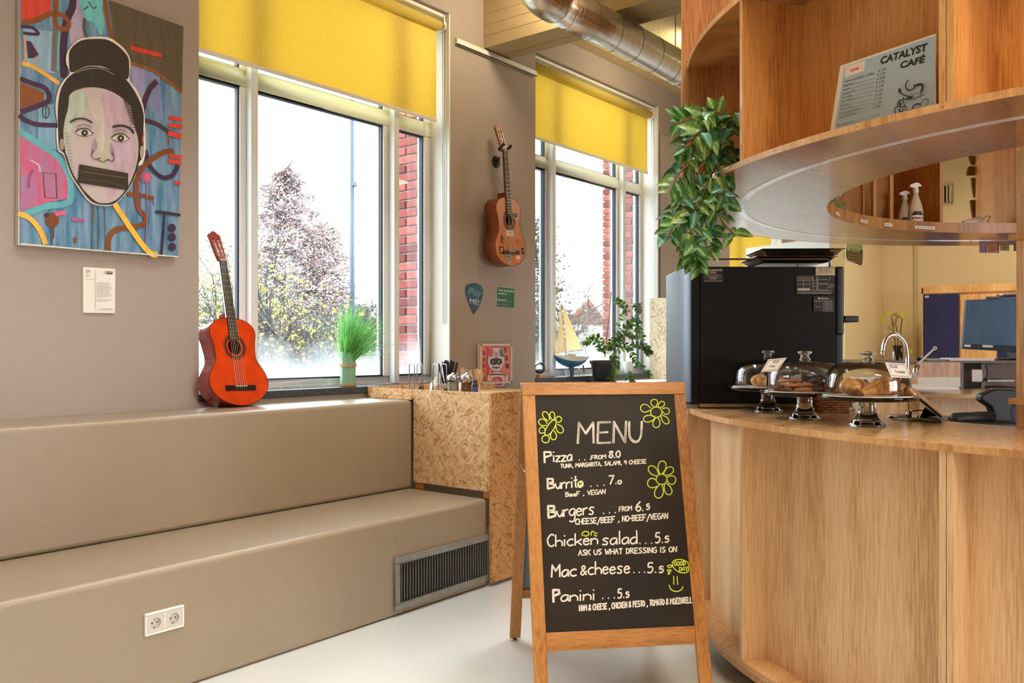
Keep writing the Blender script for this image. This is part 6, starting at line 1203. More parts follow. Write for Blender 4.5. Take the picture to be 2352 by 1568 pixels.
for px, s, w_ in ((1924, 'TAKE AWAY', .075), (1985, 'TABLEWARE', .07), (2041, 'SPRAYS', .068), (2125, 'BE STAFF STORAGE', .14)): tagstrip(px, s, w_)
yc = pol(1.42, angp(2065, 1.42, False), zr + .001); x = MB().bar(yc - RT * .065, yc + RT * .065, .03, .008).build('yellow_cloth', mat('yellow_cloth', (214, 164, 54), .8)); tag(x, 'folded yellow cloth lying left of the spray bottles', 'cloth')
cl_ = pol(1.45, angp(1918, 1.45, False), zr + .001); bg = MB(); rr = random.Random(8)
vs = []; 
for i in range(9):
    for j in range(14):
        a = 2 * pi * j / 14; r = .05 * math.sin(pi * (i + .5) / 9) + rr.uniform(-.008, .008); vs.append(cl_ + RT * r * math.cos(a) * 1.1 + FW * r * math.sin(a) + UP * (.12 + .15 * i / 8 + rr.uniform(-.006, .006)))
x = bg.add(vs, [(i * 14 + j, i * 14 + (j + 1) % 14, (i + 1) * 14 + (j + 1) % 14, (i + 1) * 14 + j) for i in range(8) for j in range(14)]).build('plastic_bag', mat('clear_film', (216, 214, 212), .12, coat=.5, tl=.4)); tag(x, 'crumpled clear plastic bag at the left end of the inner shelf', 'bag')
x = MB().box(-.045, .045, -.03, .03, 0, .11, M=Matrix.Translation(cl_ + RT * .0) @ Matrix.Rotation(TH - pi / 2 + .3, 4, 'Z')).build('tea_carton', mat('olive_carton', (120, 112, 44), .6, noise=.4, nscale=50)); tag(x, 'olive green patterned carton below the clear plastic bag', 'box')
st_ = pol(1.5, angp(1955, 1.5, False), zr + .001); x = MB().tube([st_, st_ - RT * .05 + UP * .1], .003, 6).tube([st_ + RT * .015, st_ - RT * .03 + UP * .09], .003, 6).build('serving_tongs', M_steel); tag(x, 'slim metal serving tongs leaning beside the olive carton', 'tongs')
# paper plate, cup and wire rack at the right of the opening
pc = pol(1.52, angp(2248, 1.52, False), zr + .002); n = 48; pr = [(0, 0), (.09, 0), (.125, .014), (.135, .018)]; vs = []
for i, (r, z) in enumerate(pr):
    for j in range(n): a = 2 * pi * j / n; vs.append(pc + V((max(r, .001) * math.cos(a), max(r, .001) * math.sin(a), z + (.0025 * math.sin(a * 24) if i > 1 else 0))))
pl = MB().add(vs, [(i * n + j, i * n + (j + 1) % n, (i + 1) * n + (j + 1) % n, (i + 1) * n + j) for i in range(3) for j in range(n)], 0, True).build('paper_plate', M_paper); tag(pl, 'white paper plate with a fluted rim on the ring shelf', 'plate')
k_ = pc + FW * .02 - RT * .02 + UP * .02; x = MB().lathe([(.026, 0), (.034, .1), (.036, .1), (.034, .104), (.0255, .002), (.0001, .002)], 28, k_ + UP * .03 - RT * .06, Matrix.Rotation(TH - pi / 2, 3, 'Z') @ Matrix.Rotation(1.35, 3, 'Y')).build('paper_cup', M_paper); tag(x, 'white paper cup lying on its side on the paper plate', 'cup')
e0 = k_ + RT * .05 + FW * .03 - UP * .0; x = MB().tube([e0 - UP * .012, e0 + RT * .03 + UP * .085, e0 + RT * .036 + UP * .08, e0 + RT * .045 + UP * .09, e0 + RT * .07 + UP * .088, e0 + RT * .066 + UP * .08], .0018, 6).tube([e0 + RT * .03 - UP * .012, e0 + RT * .062 + UP * .084], .0018, 6).build('wire_stand', M_black); tag(x, 'thin black wire display easel standing beside the paper cup', 'stand')
x = MB().box(-.05, .05, -.03, .03, 0, .012, M=Matrix.Translation(pol(1.45, angp(2322, 1.45, False), zr + .001)) @ Matrix.Rotation(.8, 4, 'Z')).build('snack_packet', mat('crinkled_packet', (200, 170, 90), .2, .4, noise=.3, nscale=60)); tag(x, 'flat shiny snack packet at the right end of the inner shelf', 'packet')
# carved pieces hanging on the end of the lit divider
M_mask = mat('carved_painted_wood', (150, 84, 40), .6, noise=.35, nscale=50, col2=(120, 110, 50)); aD = 31
for i, (py0, py1, wx, tw, bw, lb) in enumerate(((358, 379, .052, 1, .55, 'topmost rounded piece of the four carved wooden hangings'), (382, 403, .062, .85, 1, 'square second piece of the four carved wooden hangings'), (408, 454, .034, 1, .5, 'long narrow third piece of the carved wooden hangings'), (459, 507, .040, 1, .5, 'lowest long greenish piece of the carved wooden hangings'))):
    c = pol(1.957, aD + .35, 0); D = c.dot(FW); z1 = HC + (797 - py0) / F * D; z0 = HC + (797 - py1) / F * D; rr = random.Random(i); hh_ = z1 - z0; n_ = (pol(1, aD + 90) - pol(0, aD + 90)); out_ = pol(1, aD) - pol(0, aD)
    d = RT * -1; o = V((c.x, c.y, 0)) + RT * .012
    x = MB().prism([(0, z0), (wx * bw, z0), (wx * (bw + tw) / 2 * 1.04, z0 + hh_ * .45), (wx * tw, z1 - hh_ * .06), (wx * tw * .8, z1), (0, z1)], -.009, .009, o, d, UP).build('carved_hanging', M_mask, bev=.004); tag(x, lb, 'ornament', 'carved wooden hangings')
# banknotes taped under the ring, far side
for i, (a, b, y1, c, lb) in enumerate(((2249, 2266, 581, (150, 120, 150), 'leftmost bluish banknote taped below the ring shelf'), (2267, 2295, 581, (176, 110, 90), 'reddish banknote taped below the ring shelf'), (2297, 2318, 576, (150, 120, 84), 'brown banknote taped below the ring shelf'), (2328, 2342, 577, (96, 106, 96), 'grey-green banknote taped beside the oak upright'))):
    al_ = angp((a + b) / 2, RO - .02, False); D = pol(RO - .02, al_).dot(FW); p0 = P(a, 560, D=D); p1 = P(b, 560, D=D); z0 = HC + (797 - y1) / F * D
    q = [V((p0.x, p0.y, ZU - .0005)), V((p1.x, p1.y, ZU - .0005)), V((p1.x, p1.y, z0)), V((p0.x, p0.y, z0 + .002))]
    x = MB().add(q + [p - FW * .0004 for p in q], [(0, 1, 2, 3), (7, 6, 5, 4), (0, 4, 5, 1), (1, 5, 6, 2), (2, 6, 7, 3), (3, 7, 4, 0)]).build('banknote', mat('banknote_%d' % i, c, .6, noise=.5, nscale=70)); tag(x, lb, 'banknote', 'banknotes taped below the ring shelf')
# ================================================================= IVY IN THE LEFT SHELF CELL
ia = 131; io = pol(1.83, ia, ZU + .0215); iv = thing('trailing_ivy', 'variegated green trailing vine hanging from the left cell of the ring shelf', 'plant', io)
MB().lathe([(.0001, .0), (.052, .0), (.068, .11), (.072, .112), (.072, .118), (.064, .118), (.06, .1), (.0001, .1)], 28, io).build('pot', mat('dark_pot', (54, 46, 40), .5), iv)
def ivymat(name, c1, c2):
    m = bpy.data.materials.new(name); m.use_nodes = True; nt = m.node_tree; N = nt.nodes; L = nt.links; b = N['Principled BSDF']; tc = N.new('ShaderNodeTexCoord'); sx = N.new('ShaderNodeSeparateXYZ'); L.new(tc.outputs['Generated'], sx.inputs[0])
    a = N.new('ShaderNodeMath'); a.operation = 'SUBTRACT'; a.inputs[1].default_value = .5; L.new(sx.outputs[1], a.inputs[0]); ab_ = N.new('ShaderNodeMath'); ab_.operation = 'ABSOLUTE'; L.new(a.outputs[0], ab_.inputs[0])
    wv = N.new('ShaderNodeMath'); wv.operation = 'MULTIPLY_ADD'; wv.inputs[1].default_value = 1.6; L.new(ab_.outputs[0], wv.inputs[0]); L.new(sx.outputs[0], wv.inputs[2]); sn = N.new('ShaderNodeMath'); sn.operation = 'SINE'; s2_ = N.new('ShaderNodeMath'); s2_.operation = 'MULTIPLY'; s2_.inputs[1].default_value = 46; L.new(wv.outputs[0], s2_.inputs[0]); L.new(s2_.outputs[0], sn.inputs[0])
    nz = N.new('ShaderNodeTexNoise'); nz.inputs['Scale'].default_value = 6; L.new(tc.outputs['Generated'], nz.inputs['Vector'])
    q = N.new('ShaderNodeMath'); q.operation = 'MULTIPLY_ADD'; q.inputs[1].default_value = -.035; L.new(sn.outputs[0], q.inputs[0]); L.new(ab_.outputs[0], q.inputs[2]); r = N.new('ShaderNodeMath'); r.operation = 'MULTIPLY_ADD'; r.inputs[1].default_value = .35; L.new(nz.outputs[0], r.inputs[0]); L.new(q.outputs[0], r.inputs[2])
    cr = N.new('ShaderNodeValToRGB'); cr.color_ramp.elements[0].position = .22; cr.color_ramp.elements[0].color = S(*c2); cr.color_ramp.elements[1].position = .36; cr.color_ramp.elements[1].color = S(*c1); L.new(r.outputs[0], cr.inputs[0]); L.new(cr.outputs[0], b.inputs['Base Color']); b.inputs['Roughness'].default_value = .4
    t = N.new('ShaderNodeBsdfTranslucent'); L.new(cr.outputs[0], t.inputs[0]); mx = N.new('ShaderNodeMixShader'); mx.inputs[0].default_value = .25; L.new(b.outputs[0], mx.inputs[1]); L.new(t.outputs[0], mx.inputs[2]); L.new(mx.outputs[0], N['Material Output'].inputs[0]); return m
IM = [ivymat('ivy_green', (46, 104, 40), (132, 164, 90)), ivymat('ivy_yellow', (84, 122, 44), (164, 180, 104)), ivymat('ivy_blue_green', (48, 112, 84), (120, 164, 126)), ivymat('ivy_dark', (44, 80, 28), (104, 134, 66))]
IL = []
for m in IM:
    for sh_ in (.62, .78):
        vs = []; n = 7
        for i in range(n + 1):
            t = i / n; hw = sh_ * .5 * (math.sin(pi * min(1, t ** .62)) ** .9 if 0 < t < 1 else .01); hw = hw if t > .1 else hw * .8
            for s, f in ((1, 1), (.5, .5), (0, 0), (-.5, .5), (-1, 1)): vs.append(V((t, hw * s, .10 * f * hw * 4 - .22 * t * t)) * .062)
        IL.append(MB().add(vs, [(5 * i + k, 5 * i + k + 1, 5 * i + 6 + k, 5 * i + 5 + k) for i in range(n) for k in range(4)], 0, True).mesh('leaf', m))
rr = random.Random(12); vines = []
Dv = io.dot(FW)
def vp(px, py, D): return P(px, py, D=D)
paths = [[(1660, 330), (1640, 300), (1610, 300), (1585, 330), (1570, 380)], [(1660, 320), (1630, 350), (1600, 370), (1560, 400), (1545, 440)], [(1665, 330), (1640, 400), (1610, 450), (1590, 520), (1585, 580), (1600, 600)], [(1660, 340), (1630, 420), (1600, 470), (1570, 500), (1545, 520), (1535, 545)], [(1665, 350), (1650, 430), (1645, 470), (1655, 510), (1690, 540)], [(1650, 340), (1620, 380), (1580, 420), (1560, 470), (1548, 500)], [(1660, 310), (1640, 280), (1610, 275), (1575, 280), (1550, 282)], [(1665, 290), (1680, 270), (1690, 250)], [(1650, 300), (1625, 320), (1590, 320), (1555, 342)], [(1655, 400), (1640, 470), (1630, 520), (1625, 560), (1640, 580)], [(1640, 440), (1620, 500), (1600, 540), (1595, 575), (1605, 605)], [(1655, 300), (1640, 260), (1620, 262), (1600, 290)], [(1668, 320), (1672, 300), (1680, 285)], [(1665, 360), (1668, 400), (1660, 440), (1655, 470)], [(1640, 330), (1605, 400), (1580, 450), (1575, 490), (1570, 530)], [(1620, 450), (1580, 480), (1562, 530), (1528, 550)], [(1660, 340), (1630, 300), (1600, 340), (1590, 400), (1610, 430)]]
cnt = 0
for k, pth_ in enumerate(paths):
    n_ = len(pth_); pts = []
    for i, (a, b) in enumerate(pth_):
        D = 3.36 - .17 * min(1, i / 2) + rr.uniform(-.09, .07); pts.append(vp(a + rr.uniform(-5, 5), b, max(3.02, D) if a > 1640 else max(3.1, D)))
    pts = catmull(pts, 6); MB().tube(pts, .0019, 5).build('vine_stem', mat('brown_stem', (84, 52, 30), .6), iv)
    for i in range(0, len(pts) - 1):
        if cnt >= 288: break
        if rr.random() < .12: continue
        p = pts[i]; d = (pts[i + 1] - p).normalized(); s = 1 if i % 2 else -1; px_ = 1176 + F * (p.dot(RT)) / p.dot(FW)
        sd = d.cross(-FW).normalized() * s; dr = d * .3 + sd * .8 + V((rr.gauss(0, .35), rr.gauss(0, .35), rr.gauss(-.45, .35))) - FW * rr.uniform(0, .4)
        base = p + dr.normalized() * .012; put_leaf(IL[rr.choices(range(8), [3, 3, 3, 3, 1.6, 1.6, 2, 2])[0]], 'leaf', iv, base, dr, -FW * 1.0 + V((rr.gauss(0, .35), rr.gauss(0, .35), .7)), rr.uniform(.72, 1.15), 0); cnt += 1
# ================================================================= BEHIND THE BAR
def FPt(px, py, D): return P(px, py, D=D)
def fbox(mb, px0, px1, py0, py1, D, dep, mi=0):
    a = P(px0, py1, D=D); b = P(px1, py0, D=D); M = Matrix(((RT.x, FW.x, 0, a.x), (RT.y, FW.y, 0, a.y), (0, 0, 1, 0), (0, 0, 0, 1)))
    mb.box(0, (px1 - px0) / F * D, 0, dep, a.z, b.z, mi, M); return mb
M_bee = wood('beech_veneer', (196, 140, 80), (222, 168, 104), (232, 184, 124), (1, 1, .1), 8, .35); M_navy = mat('navy_door', (34, 36, 74), .45, noise=.06, nscale=20)
XL = 11.0
def lk(px, py): return P(px, py, x=XL)
zt0 = lk(2117, 658).z; y0_ = lk(2117, 700).y; y1_ = lk(2420, 700).y
lo = thing('locker_cabinet', 'wide beech locker cabinet with navy doors behind the reception desk', 'locker', (XL, y0_, 0))
MB().box(XL + .02, XL + .5, y1_, y0_, 0, zt0).build('carcass', M_bee, lo)
MB().box(XL, XL + .02, y1_, y0_, lk(2160, 673).z, zt0).box(XL, XL + .02, lk(2120, 700).y, y0_, 0, zt0 - .02).build('face_frame', M_bee, lo)
for a, b, n_ in ((2120.5, 2203, '062'), (2205, 2289, None), (2290.5, 2372, '066')):
    o = MB().box(XL - .004, XL + .018, lk(b, 700).y + .003, lk(a, 700).y - .003, .1, lk((a + b) / 2, 675.5).z).build('locker_door', M_navy if n_ else M_bee, lo, bev=.002)
    if n_: Art(lambda p, q: P(p, q, x=XL - .004), (-1, 0, 0), nz=0).text(n_, a + 4, 683.5 if n_ == '062' else 678.5, a + 13.5, 683 if n_ == '062' else 678, 4.6, (220, 216, 220), bold=.03).build('number', o)
# reception desk
D5 = 5.55
dk = thing('reception_desk', 'dark brown raised reception desk behind the bar, with keyboard and monitor on top', 'desk', V((FPt(2200, 797, D5).x, FPt(2200, 797, D5).y, 0))); M_desk = wood('walnut_desk', (62, 36, 22), (92, 56, 34), (110, 70, 44), (1, 1, .2), 8, .4)
fbox(MB(), 1995, 2400, 828.5, 834, D5, .62).build('desk_top', M_desk, dk, bev=.002)
fbox(MB(), 2108, 2206, 832, 866, D5 - .02, .02).build('upstand_panel', M_oake, dk)
fbox(MB(), 1960, 2206, 866, 888, D5 - .03, .03).build('splashback', M_white, dk)
m = MB(); fbox(m, 2207, 2213, 834, 900, D5 - .01, .5); fbox(m, 2254, 2262, 834, 896, D5 + .1, .4); fbox(m, 2206, 2400, 893, 899, D5, .5); fbox(m, 2206, 2400, 834, 1130, D5 + .5, .02); fbox(m, 2150, 2176, 903, 1150, D5 + .05, .3); fbox(m, 2120, 2150, 900, 1150, D5 + .3, .02); m.build('cubby_carcass', M_desk, dk)
fbox(MB(), 2176.5, 2203, 903, 1150, D5, .3).build('light_side_panel', M_bee, dk); fbox(MB(), 2203.5, 2400, 903, 1150, D5 + .04, .02).build('navy_front_panel', M_navy, dk)
fbox(MB(), 2268, 2330, 872, 876, D5 + .15, .2).build('cubby_shelf', M_galv, dk)
x = fbox(MB(), 2232, 2257, 848, 877, D5 + .06, .07).build('power_adapter', M_white, bev=.006); tag(x, 'white power adapter block in the dark cubby under the desk top', 'adapter')
x = MB().tube(catmull([FPt(2258, 836, D5 + .12), FPt(2268, 850, D5 + .1), FPt(2264, 868, D5 + .1), FPt(2246, 884, D5 + .04), FPt(2216, 892, D5 + .04)], 6), .003, 6).build('power_cable', M_black); tag(x, 'thin black cable hanging in the cubby by the white adapter', 'cable')
# white sink worktop
sk = thing('sink_worktop', 'white sink worktop on the far side of the bar, below the faucet', 'worktop', V((FPt(2080, 797, 5.0).x, FPt(2080, 797, 5.0).y, .93)))
fbox(MB(), 1930, 2204, 889, 896, 4.85, .62).build('white_slab', M_white, sk, bev=.003)

fc = thing('faucet', 'tall chrome gooseneck faucet with lever behind the nearest cake stand', 'faucet', P(2084, 890, D=5.1)); Df = 5.1
MB().tube(catmull([FPt(2084, 889, Df), FPt(2084, 850, Df), FPt(2084, 815, Df), FPt(2080, 790, Df), FPt(2068, 774, Df), FPt(2054, 768, Df), FPt(2040, 774, Df), FPt(2031, 790, Df), FPt(2028, 811, Df)], 6), .0125, 16).build('spout', M_chrome, fc)
MB().tube([FPt(2028.3, 806, Df), FPt(2027.6, 815, Df)], .0145, 16).build('spout_nozzle', M_chrome, fc)
MB().tube([FPt(2084, 862, Df), FPt(2098, 864, Df)], .012, 12).tube([FPt(2098, 868, Df), FPt(2107, 838, Df)], [.013, .018], 16).build('valve_body', M_chrome, fc)
MB().tube([FPt(2106, 838, Df), FPt(2143, 803, Df)], .006, 10).tube([FPt(2147.5, 799.5, Df) + (RT * math.cos(k * pi / 8) + UP * math.sin(k * pi / 8)) * .0085 for k in range(16)], .0035, 8, closed=True).build('lever', M_white, fc)
x = fbox(MB(), 2088, 2108, 840, 888, 5.3, .05); dots = MB()
x = x.build('orange_cutlery_box', mat('orange_plastic', (206, 142, 60), .45), bev=.004); tag(x, 'orange perforated holder standing behind the faucet lever', 'holder')
# keyboard, mouse, papers
zd = P(2200, 828.5, D=D5).z + .0005
def dbox(px0, px1, Da, dep, h, rot=0):
    a = P(px0, 797, D=Da); L_ = (px1 - px0) / F * Da; return MB().box(0, L_, 0, dep, zd, zd + h, M=Matrix(((RT.x, FW.x, 0, a.x), (RT.y, FW.y, 0, a.y), (0, 0, 1, 0), (0, 0, 0, 1))))
x = dbox(2132, 2180, D5 + .02, .12, .012).build('keyboard', mat('grey_keys', (170, 168, 164), .5, noise=.3, nscale=90), bev=.003); tag(x, 'pale grey keyboard on the raised desk left of the monitor', 'keyboard')
x = dbox(2157, 2226, D5 + .16, .2, .012).build('desk_mat', M_black, bev=.003); tag(x, 'thin black mat lying on the raised desk top beside the keyboard', 'mat')
x = dbox(2183, 2284, D5 + .0, .13, .018).build('paper_stack', M_paper, bev=.001); tag(x, 'low stack of pale papers on the raised desk in front of the monitor', 'papers')
x = MB().ball(P(2112, 797, D=D5 + .08) * 1 + UP * (zd - HC + .012), .03, (1.15, .7, .5), 16).build('computer_mouse', M_black); tag(x, 'black computer mouse on the raised desk behind the faucet', 'mouse')
# monitor
mo = thing('monitor', 'tilted blue-grey computer monitor with stickers on its chin, on the raised desk', 'monitor', V((FPt(2290, 797, D5 + .3).x, FPt(2290, 797, D5 + .3).y, zd))); Dm = D5 + .28
qd = [(2221, 688, 0), (2345, 683, .12), (2341, 808, .1), (2211, 801, -.02)]
def mq(u, v, h=0):
    t = [P(a, b, D=Dm + c) for a, b, c in qd]; p = (t[0] * (1 - u) + t[1] * u) * (1 - v) + (t[3] * (1 - u) + t[2] * u) * v; return p - FW * h
def slab(name, u0, u1, v0, v1, h0, h1, m, **k):
    c = [mq(u, v, h) for h in (h0, h1) for u, v in ((u0, v0), (u1, v0), (u1, v1), (u0, v1))]; return MB().add(c, [(3, 2, 1, 0), (4, 5, 6, 7), (0, 1, 5, 4), (1, 2, 6, 5), (2, 3, 7, 6), (3, 0, 4, 7)]).build(name, m, mo, **k)
slab('casing', 0, 1, 0, 1, -.03, 0, mat('monitor_grey', (74, 88, 104), .35), bev=.004); slab('screen', .012, .99, .02, .89, 0, .0012, mat('screen_sheen', (88, 112, 142), .22, noise=.12, nscale=6, stretch=(1, 1, .4)))
slab('chin', 0, 1, .895, 1, 0, .002, mat('monitor_chin', (50, 62, 78), .4)); slab('sticker', .02, .13, .91, .955, .002, .0026, M_paper); slab('sticker', .34, .52, .90, .945, .002, .0026, M_paper)
fbox(MB(), 2318, 2336, 806, 826, Dm + .12, .03).build('neck', M_black, mo); MB().lathe([(.0001, 0), (.15, 0), (.15, .008), (.0001, .012)], 32, V((FPt(2325, 0, Dm + .12).x, FPt(2325, 0, Dm + .12).y, zd))).build('monitor_base', M_black, mo)
x = fbox(MB(), 2268, 2300, 680.5, 685.5, Dm + .04, .02).build('webcam', M_black, bev=.003); tag(x, 'slim black webcam clipped on top of the monitor', 'webcam')
# black shaped chair
Dc = 4.35
ch = thing('black_chair', 'black leather armchair with a wing-shaped back behind the bar', 'chair', V((FPt(2290, 0, Dc).x, FPt(2290, 0, Dc).y, 0)))
ol = [(2252, 912), (2256, 905), (2268, 900), (2278, 895), (2288, 892), (2310, 893), (2330, 893), (2342, 900), (2350, 910), (2356, 925), (2340, 930), (2330, 934), (2326, 950), (2330, 965), (2345, 975), (2350, 1010), (2290, 1010), (2280, 975), (2284, 955), (2276, 935), (2262, 926), (2254, 920)]
pc_ = P(2252, 912, D=Dc)
MB().prism([((a - 2252) / F * Dc, (912 - b) / F * Dc) for a, b in ol], -.06, .0, pc_, RT, UP).build('backrest', mat('black_leather', (22, 18, 18), .5), ch, bev=.014, seg=3)
MB().tube([FPt(2188, 968, Dc - .05), FPt(2195, 961, Dc - .05), FPt(2215, 959, Dc - .05), FPt(2280, 958, Dc - .05)], .03, 12).build('armrest', mat('black_leather', (22, 18, 18), .5), ch)
MB().tube([FPt(2270, 1010, Dc), FPt(2270, 1100, Dc)], .03, 10).lathe([(.0001, 0), (.2, 0), (.2, .02), (.04, .06), (.04, .3), (.0001, .3)], 24, V((FPt(2270, 0, Dc).x, FPt(2270, 0, Dc).y, 0))).build('chair_base', M_black, ch)
fbox(MB(), 2195, 2345, 968, 1010, Dc - .1, .4).build('seat', mat('black_leather', (22, 18, 18), .5), ch, bev=.02)
# yellowing plant in a vase
Dp = D5 + .3
vo = V((FPt(2062, 0, Dp).x, FPt(2062, 0, Dp).y, zd)); vt = thing('drooping_plant', 'yellowing drooping plant stems in a glass vase behind the faucet', 'plant', vo)
MB().lathe([(.0001, .001), (.03, .001), (.032, .1), (.034, .1), (.034, 0)], 24, vo).build('vase', G_thin, vt)
sm = MB(); M_st = mat('knotty_stem', (120, 92, 44), .7, noise=.3, nscale=90)
for pts in ([(2058, 826), (2056, 790), (2052, 760), (2048, 728)], [(2066, 826), (2070, 790), (2068, 765), (2072, 732)], [(2060, 826), (2062, 780), (2058, 750)]): sm.tube(catmull([FPt(a, b, Dp) for a, b in pts], 6), .004, 6)
sm.build('stems', M_st, vt)
for pts, c in (([(2048, 728), (2040, 718), (2030, 724), (2028, 750)], 1), ([(2048, 728), (2056, 720), (2062, 730)], 0), ([(2072, 732), (2062, 726), (2056, 745), (2062, 752)], 0), ([(2050, 722), (2066, 717), (2080, 724), (2087, 740)], 1), ([(2088, 800), (2092, 808), (2090, 816)], 1), ([(2048, 745), (2040, 752), (2052, 760)], 0)):
    q = catmull([FPt(a, b, Dp - .02) for a, b in pts], 6); m = MB(); n_ = len(q); vs = []
    for i, p in enumerate(q): w_ = .014 * math.sin(pi * min(1, (i + .6) / n_)) + .0008; vs += [p + RT * w_ * .8 + UP * w_ * .4, p - RT * w_ * .8 - UP * w_ * .4 + FW * .006]
    m.add(vs, [(2 * i, 2 * i + 1, 2 * i + 3, 2 * i + 2) for i in range(n_ - 1)], 0, True).build('leaf', mat('yellow_leaf' if c else 'pale_leaf', (206, 196, 60) if c else (176, 150, 84), .5, tl=.3), vt)
# white angled panel behind the trays
wp_ = P(1718, 572, D=7.2); m = MB(); q = [P(1718, 572, D=7.3), P(1910, 545, D=6.7), P(1910, 640, D=6.7), P(1718, 640, D=7.3)]
wpn = thing('white_screen', 'white panel with a metal rim standing behind the oven trays', 'screen', V((q[3].x, q[3].y, 0))); q[2].z = q[3].z = 1.0
n_ = (q[1] - q[0]).cross(UP).normalized() * .03
m.add(q + [p + n_ for p in q], [(0, 1, 2, 3), (7, 6, 5, 4), (0, 4, 5, 1), (1, 5, 6, 2), (2, 6, 7, 3), (3, 7, 4, 0)]).build('panel', M_wpaint, wpn)
MB().bar(q[0] - UP * .012, q[1] - UP * .012, .045, .035).build('top_rim', M_white, wpn); a = q[0].lerp(q[1], .45); MB().bar(a + UP * .01 - n_, V((a.x, a.y, 1.0)) - n_, .02, .02, FW).build('rim_post', M_galv, wpn)
MB().bar(V((q[3].x, q[3].y, .0)), V((q[3].x, q[3].y, 1.0)), .04, .04, FW).bar(V((q[2].x, q[2].y, .0)), V((q[2].x, q[2].y, 1.0)), .04, .04, FW).build('leg', M_galv, wpn) if False else [MB().bar(V((k.x, k.y, .0)), V((k.x, k.y, 1.0)), .04, .04, FW).build('leg', M_galv, wpn) for k in (q[3], q[2])]
# city sign and vent on the far walls
yc_ = 3.250
cs = thing('city_sign', 'green and brown city skyline sign on the cream wall above the oven door', 'sign', P(1960, 600, y=yc_)); pts = [(1943, 540), (1983, 540), (1982, 605), (1979, 612), (1945, 598), (1941, 590)]
MB().add([P(a, b, y=yc_) for a, b in pts] + [P(a, b, y=yc_) + V((0, .004, 0)) for a, b in pts], [(0, 1, 2, 3, 4, 5), (11, 10, 9, 8, 7, 6)] + [(i, (i + 1) % 6, 6 + (i + 1) % 6, 6 + i) for i in range(6)]).build('board', M_white, cs)
CA = Art(on(y=yc_), (0, -1, 0), nz=0); CA.poly([(1944, 541), (1982, 541), (1981, 604), (1978, 610), (1946, 597), (1943, 590)], (132, 146, 92))
sky = [(1943, 578), (1945, 568), (1947, 576), (1950, 576), (1952, 570), (1954, 578), (1957, 566), (1958, 580), (1961, 574), (1963, 582), (1966, 570), (1968, 584), (1971, 572), (1973, 582), (1976, 574), (1979, 572), (1982, 576), (1981, 604), (1978, 610), (1946, 597), (1943, 590)]
CA.poly(sky, (74, 56, 40))
for i in range(7):
    for j in range(3): CA.poly([(1947 + i * 5, 582 + j * 7 + i * .8), (1949 + i * 5, 582 + j * 7 + i * .8), (1949 + i * 5, 586 + j * 7 + i * .8), (1947 + i * 5, 586 + j * 7 + i * .8)], (134, 120, 70))
CA.text('Amsterdam', 1951, 561, 1976, 562, 8, (196, 62, 44), ital=.3); CA.build('skyline_print', cs)
def wv(a, b): return P(a, b, x=XC - .002)
ya, yb_ = wv(2140, 440).y, wv(2189, 440).y; za_, zb2 = wv(2175, 472).z, wv(2175, 419).z
vt = thing('wall_vent', 'square cream ventilation grille high on the far cream wall', 'vent', (XC - .01, ya, za_))
f = MB(); t_ = .045
for q in ((yb_, ya, zb2 - t_, zb2), (yb_, ya, za_, za_ + t_), (yb_, yb_ + t_, za_ + t_, zb2 - t_), (ya - t_, ya, za_ + t_, zb2 - t_)): f.box(XC - .02, XC - .002, q[0], q[1], q[2], q[3])
f.build('vent_frame', mat('cream_metal', (206, 186, 140), .5), vt, bev=.003); MB().box(XC - .004, XC - .002, yb_ + t_, ya - t_, za_ + t_, zb2 - t_).build('void_shade_sheet', MATS['dark_void'], vt)  # same near-black sheet, painted shade behind the vent slats
for k in range(6): MB().box(XC - .016, XC - .005, yb_ + t_ + .014 + k * .041, yb_ + t_ + .034 + k * .041, za_ + t_, zb2 - t_).build('slat', mat('cream_metal', (206, 186, 140), .5), vt)
struct(MB().box(XC - .015, XC, -4, 3.25, wv(2200, 522).z, wv(2200, 515).z).build('trim_5', mat('cream_metal', (206, 186, 140), .5)))
struct(MB().box(XC - .03, XC, wv(2108, 600).y, wv(2101, 600).y, 0, wv(2200, 522).z).build('trim_6', mat('cream_metal', (206, 186, 140), .5)))
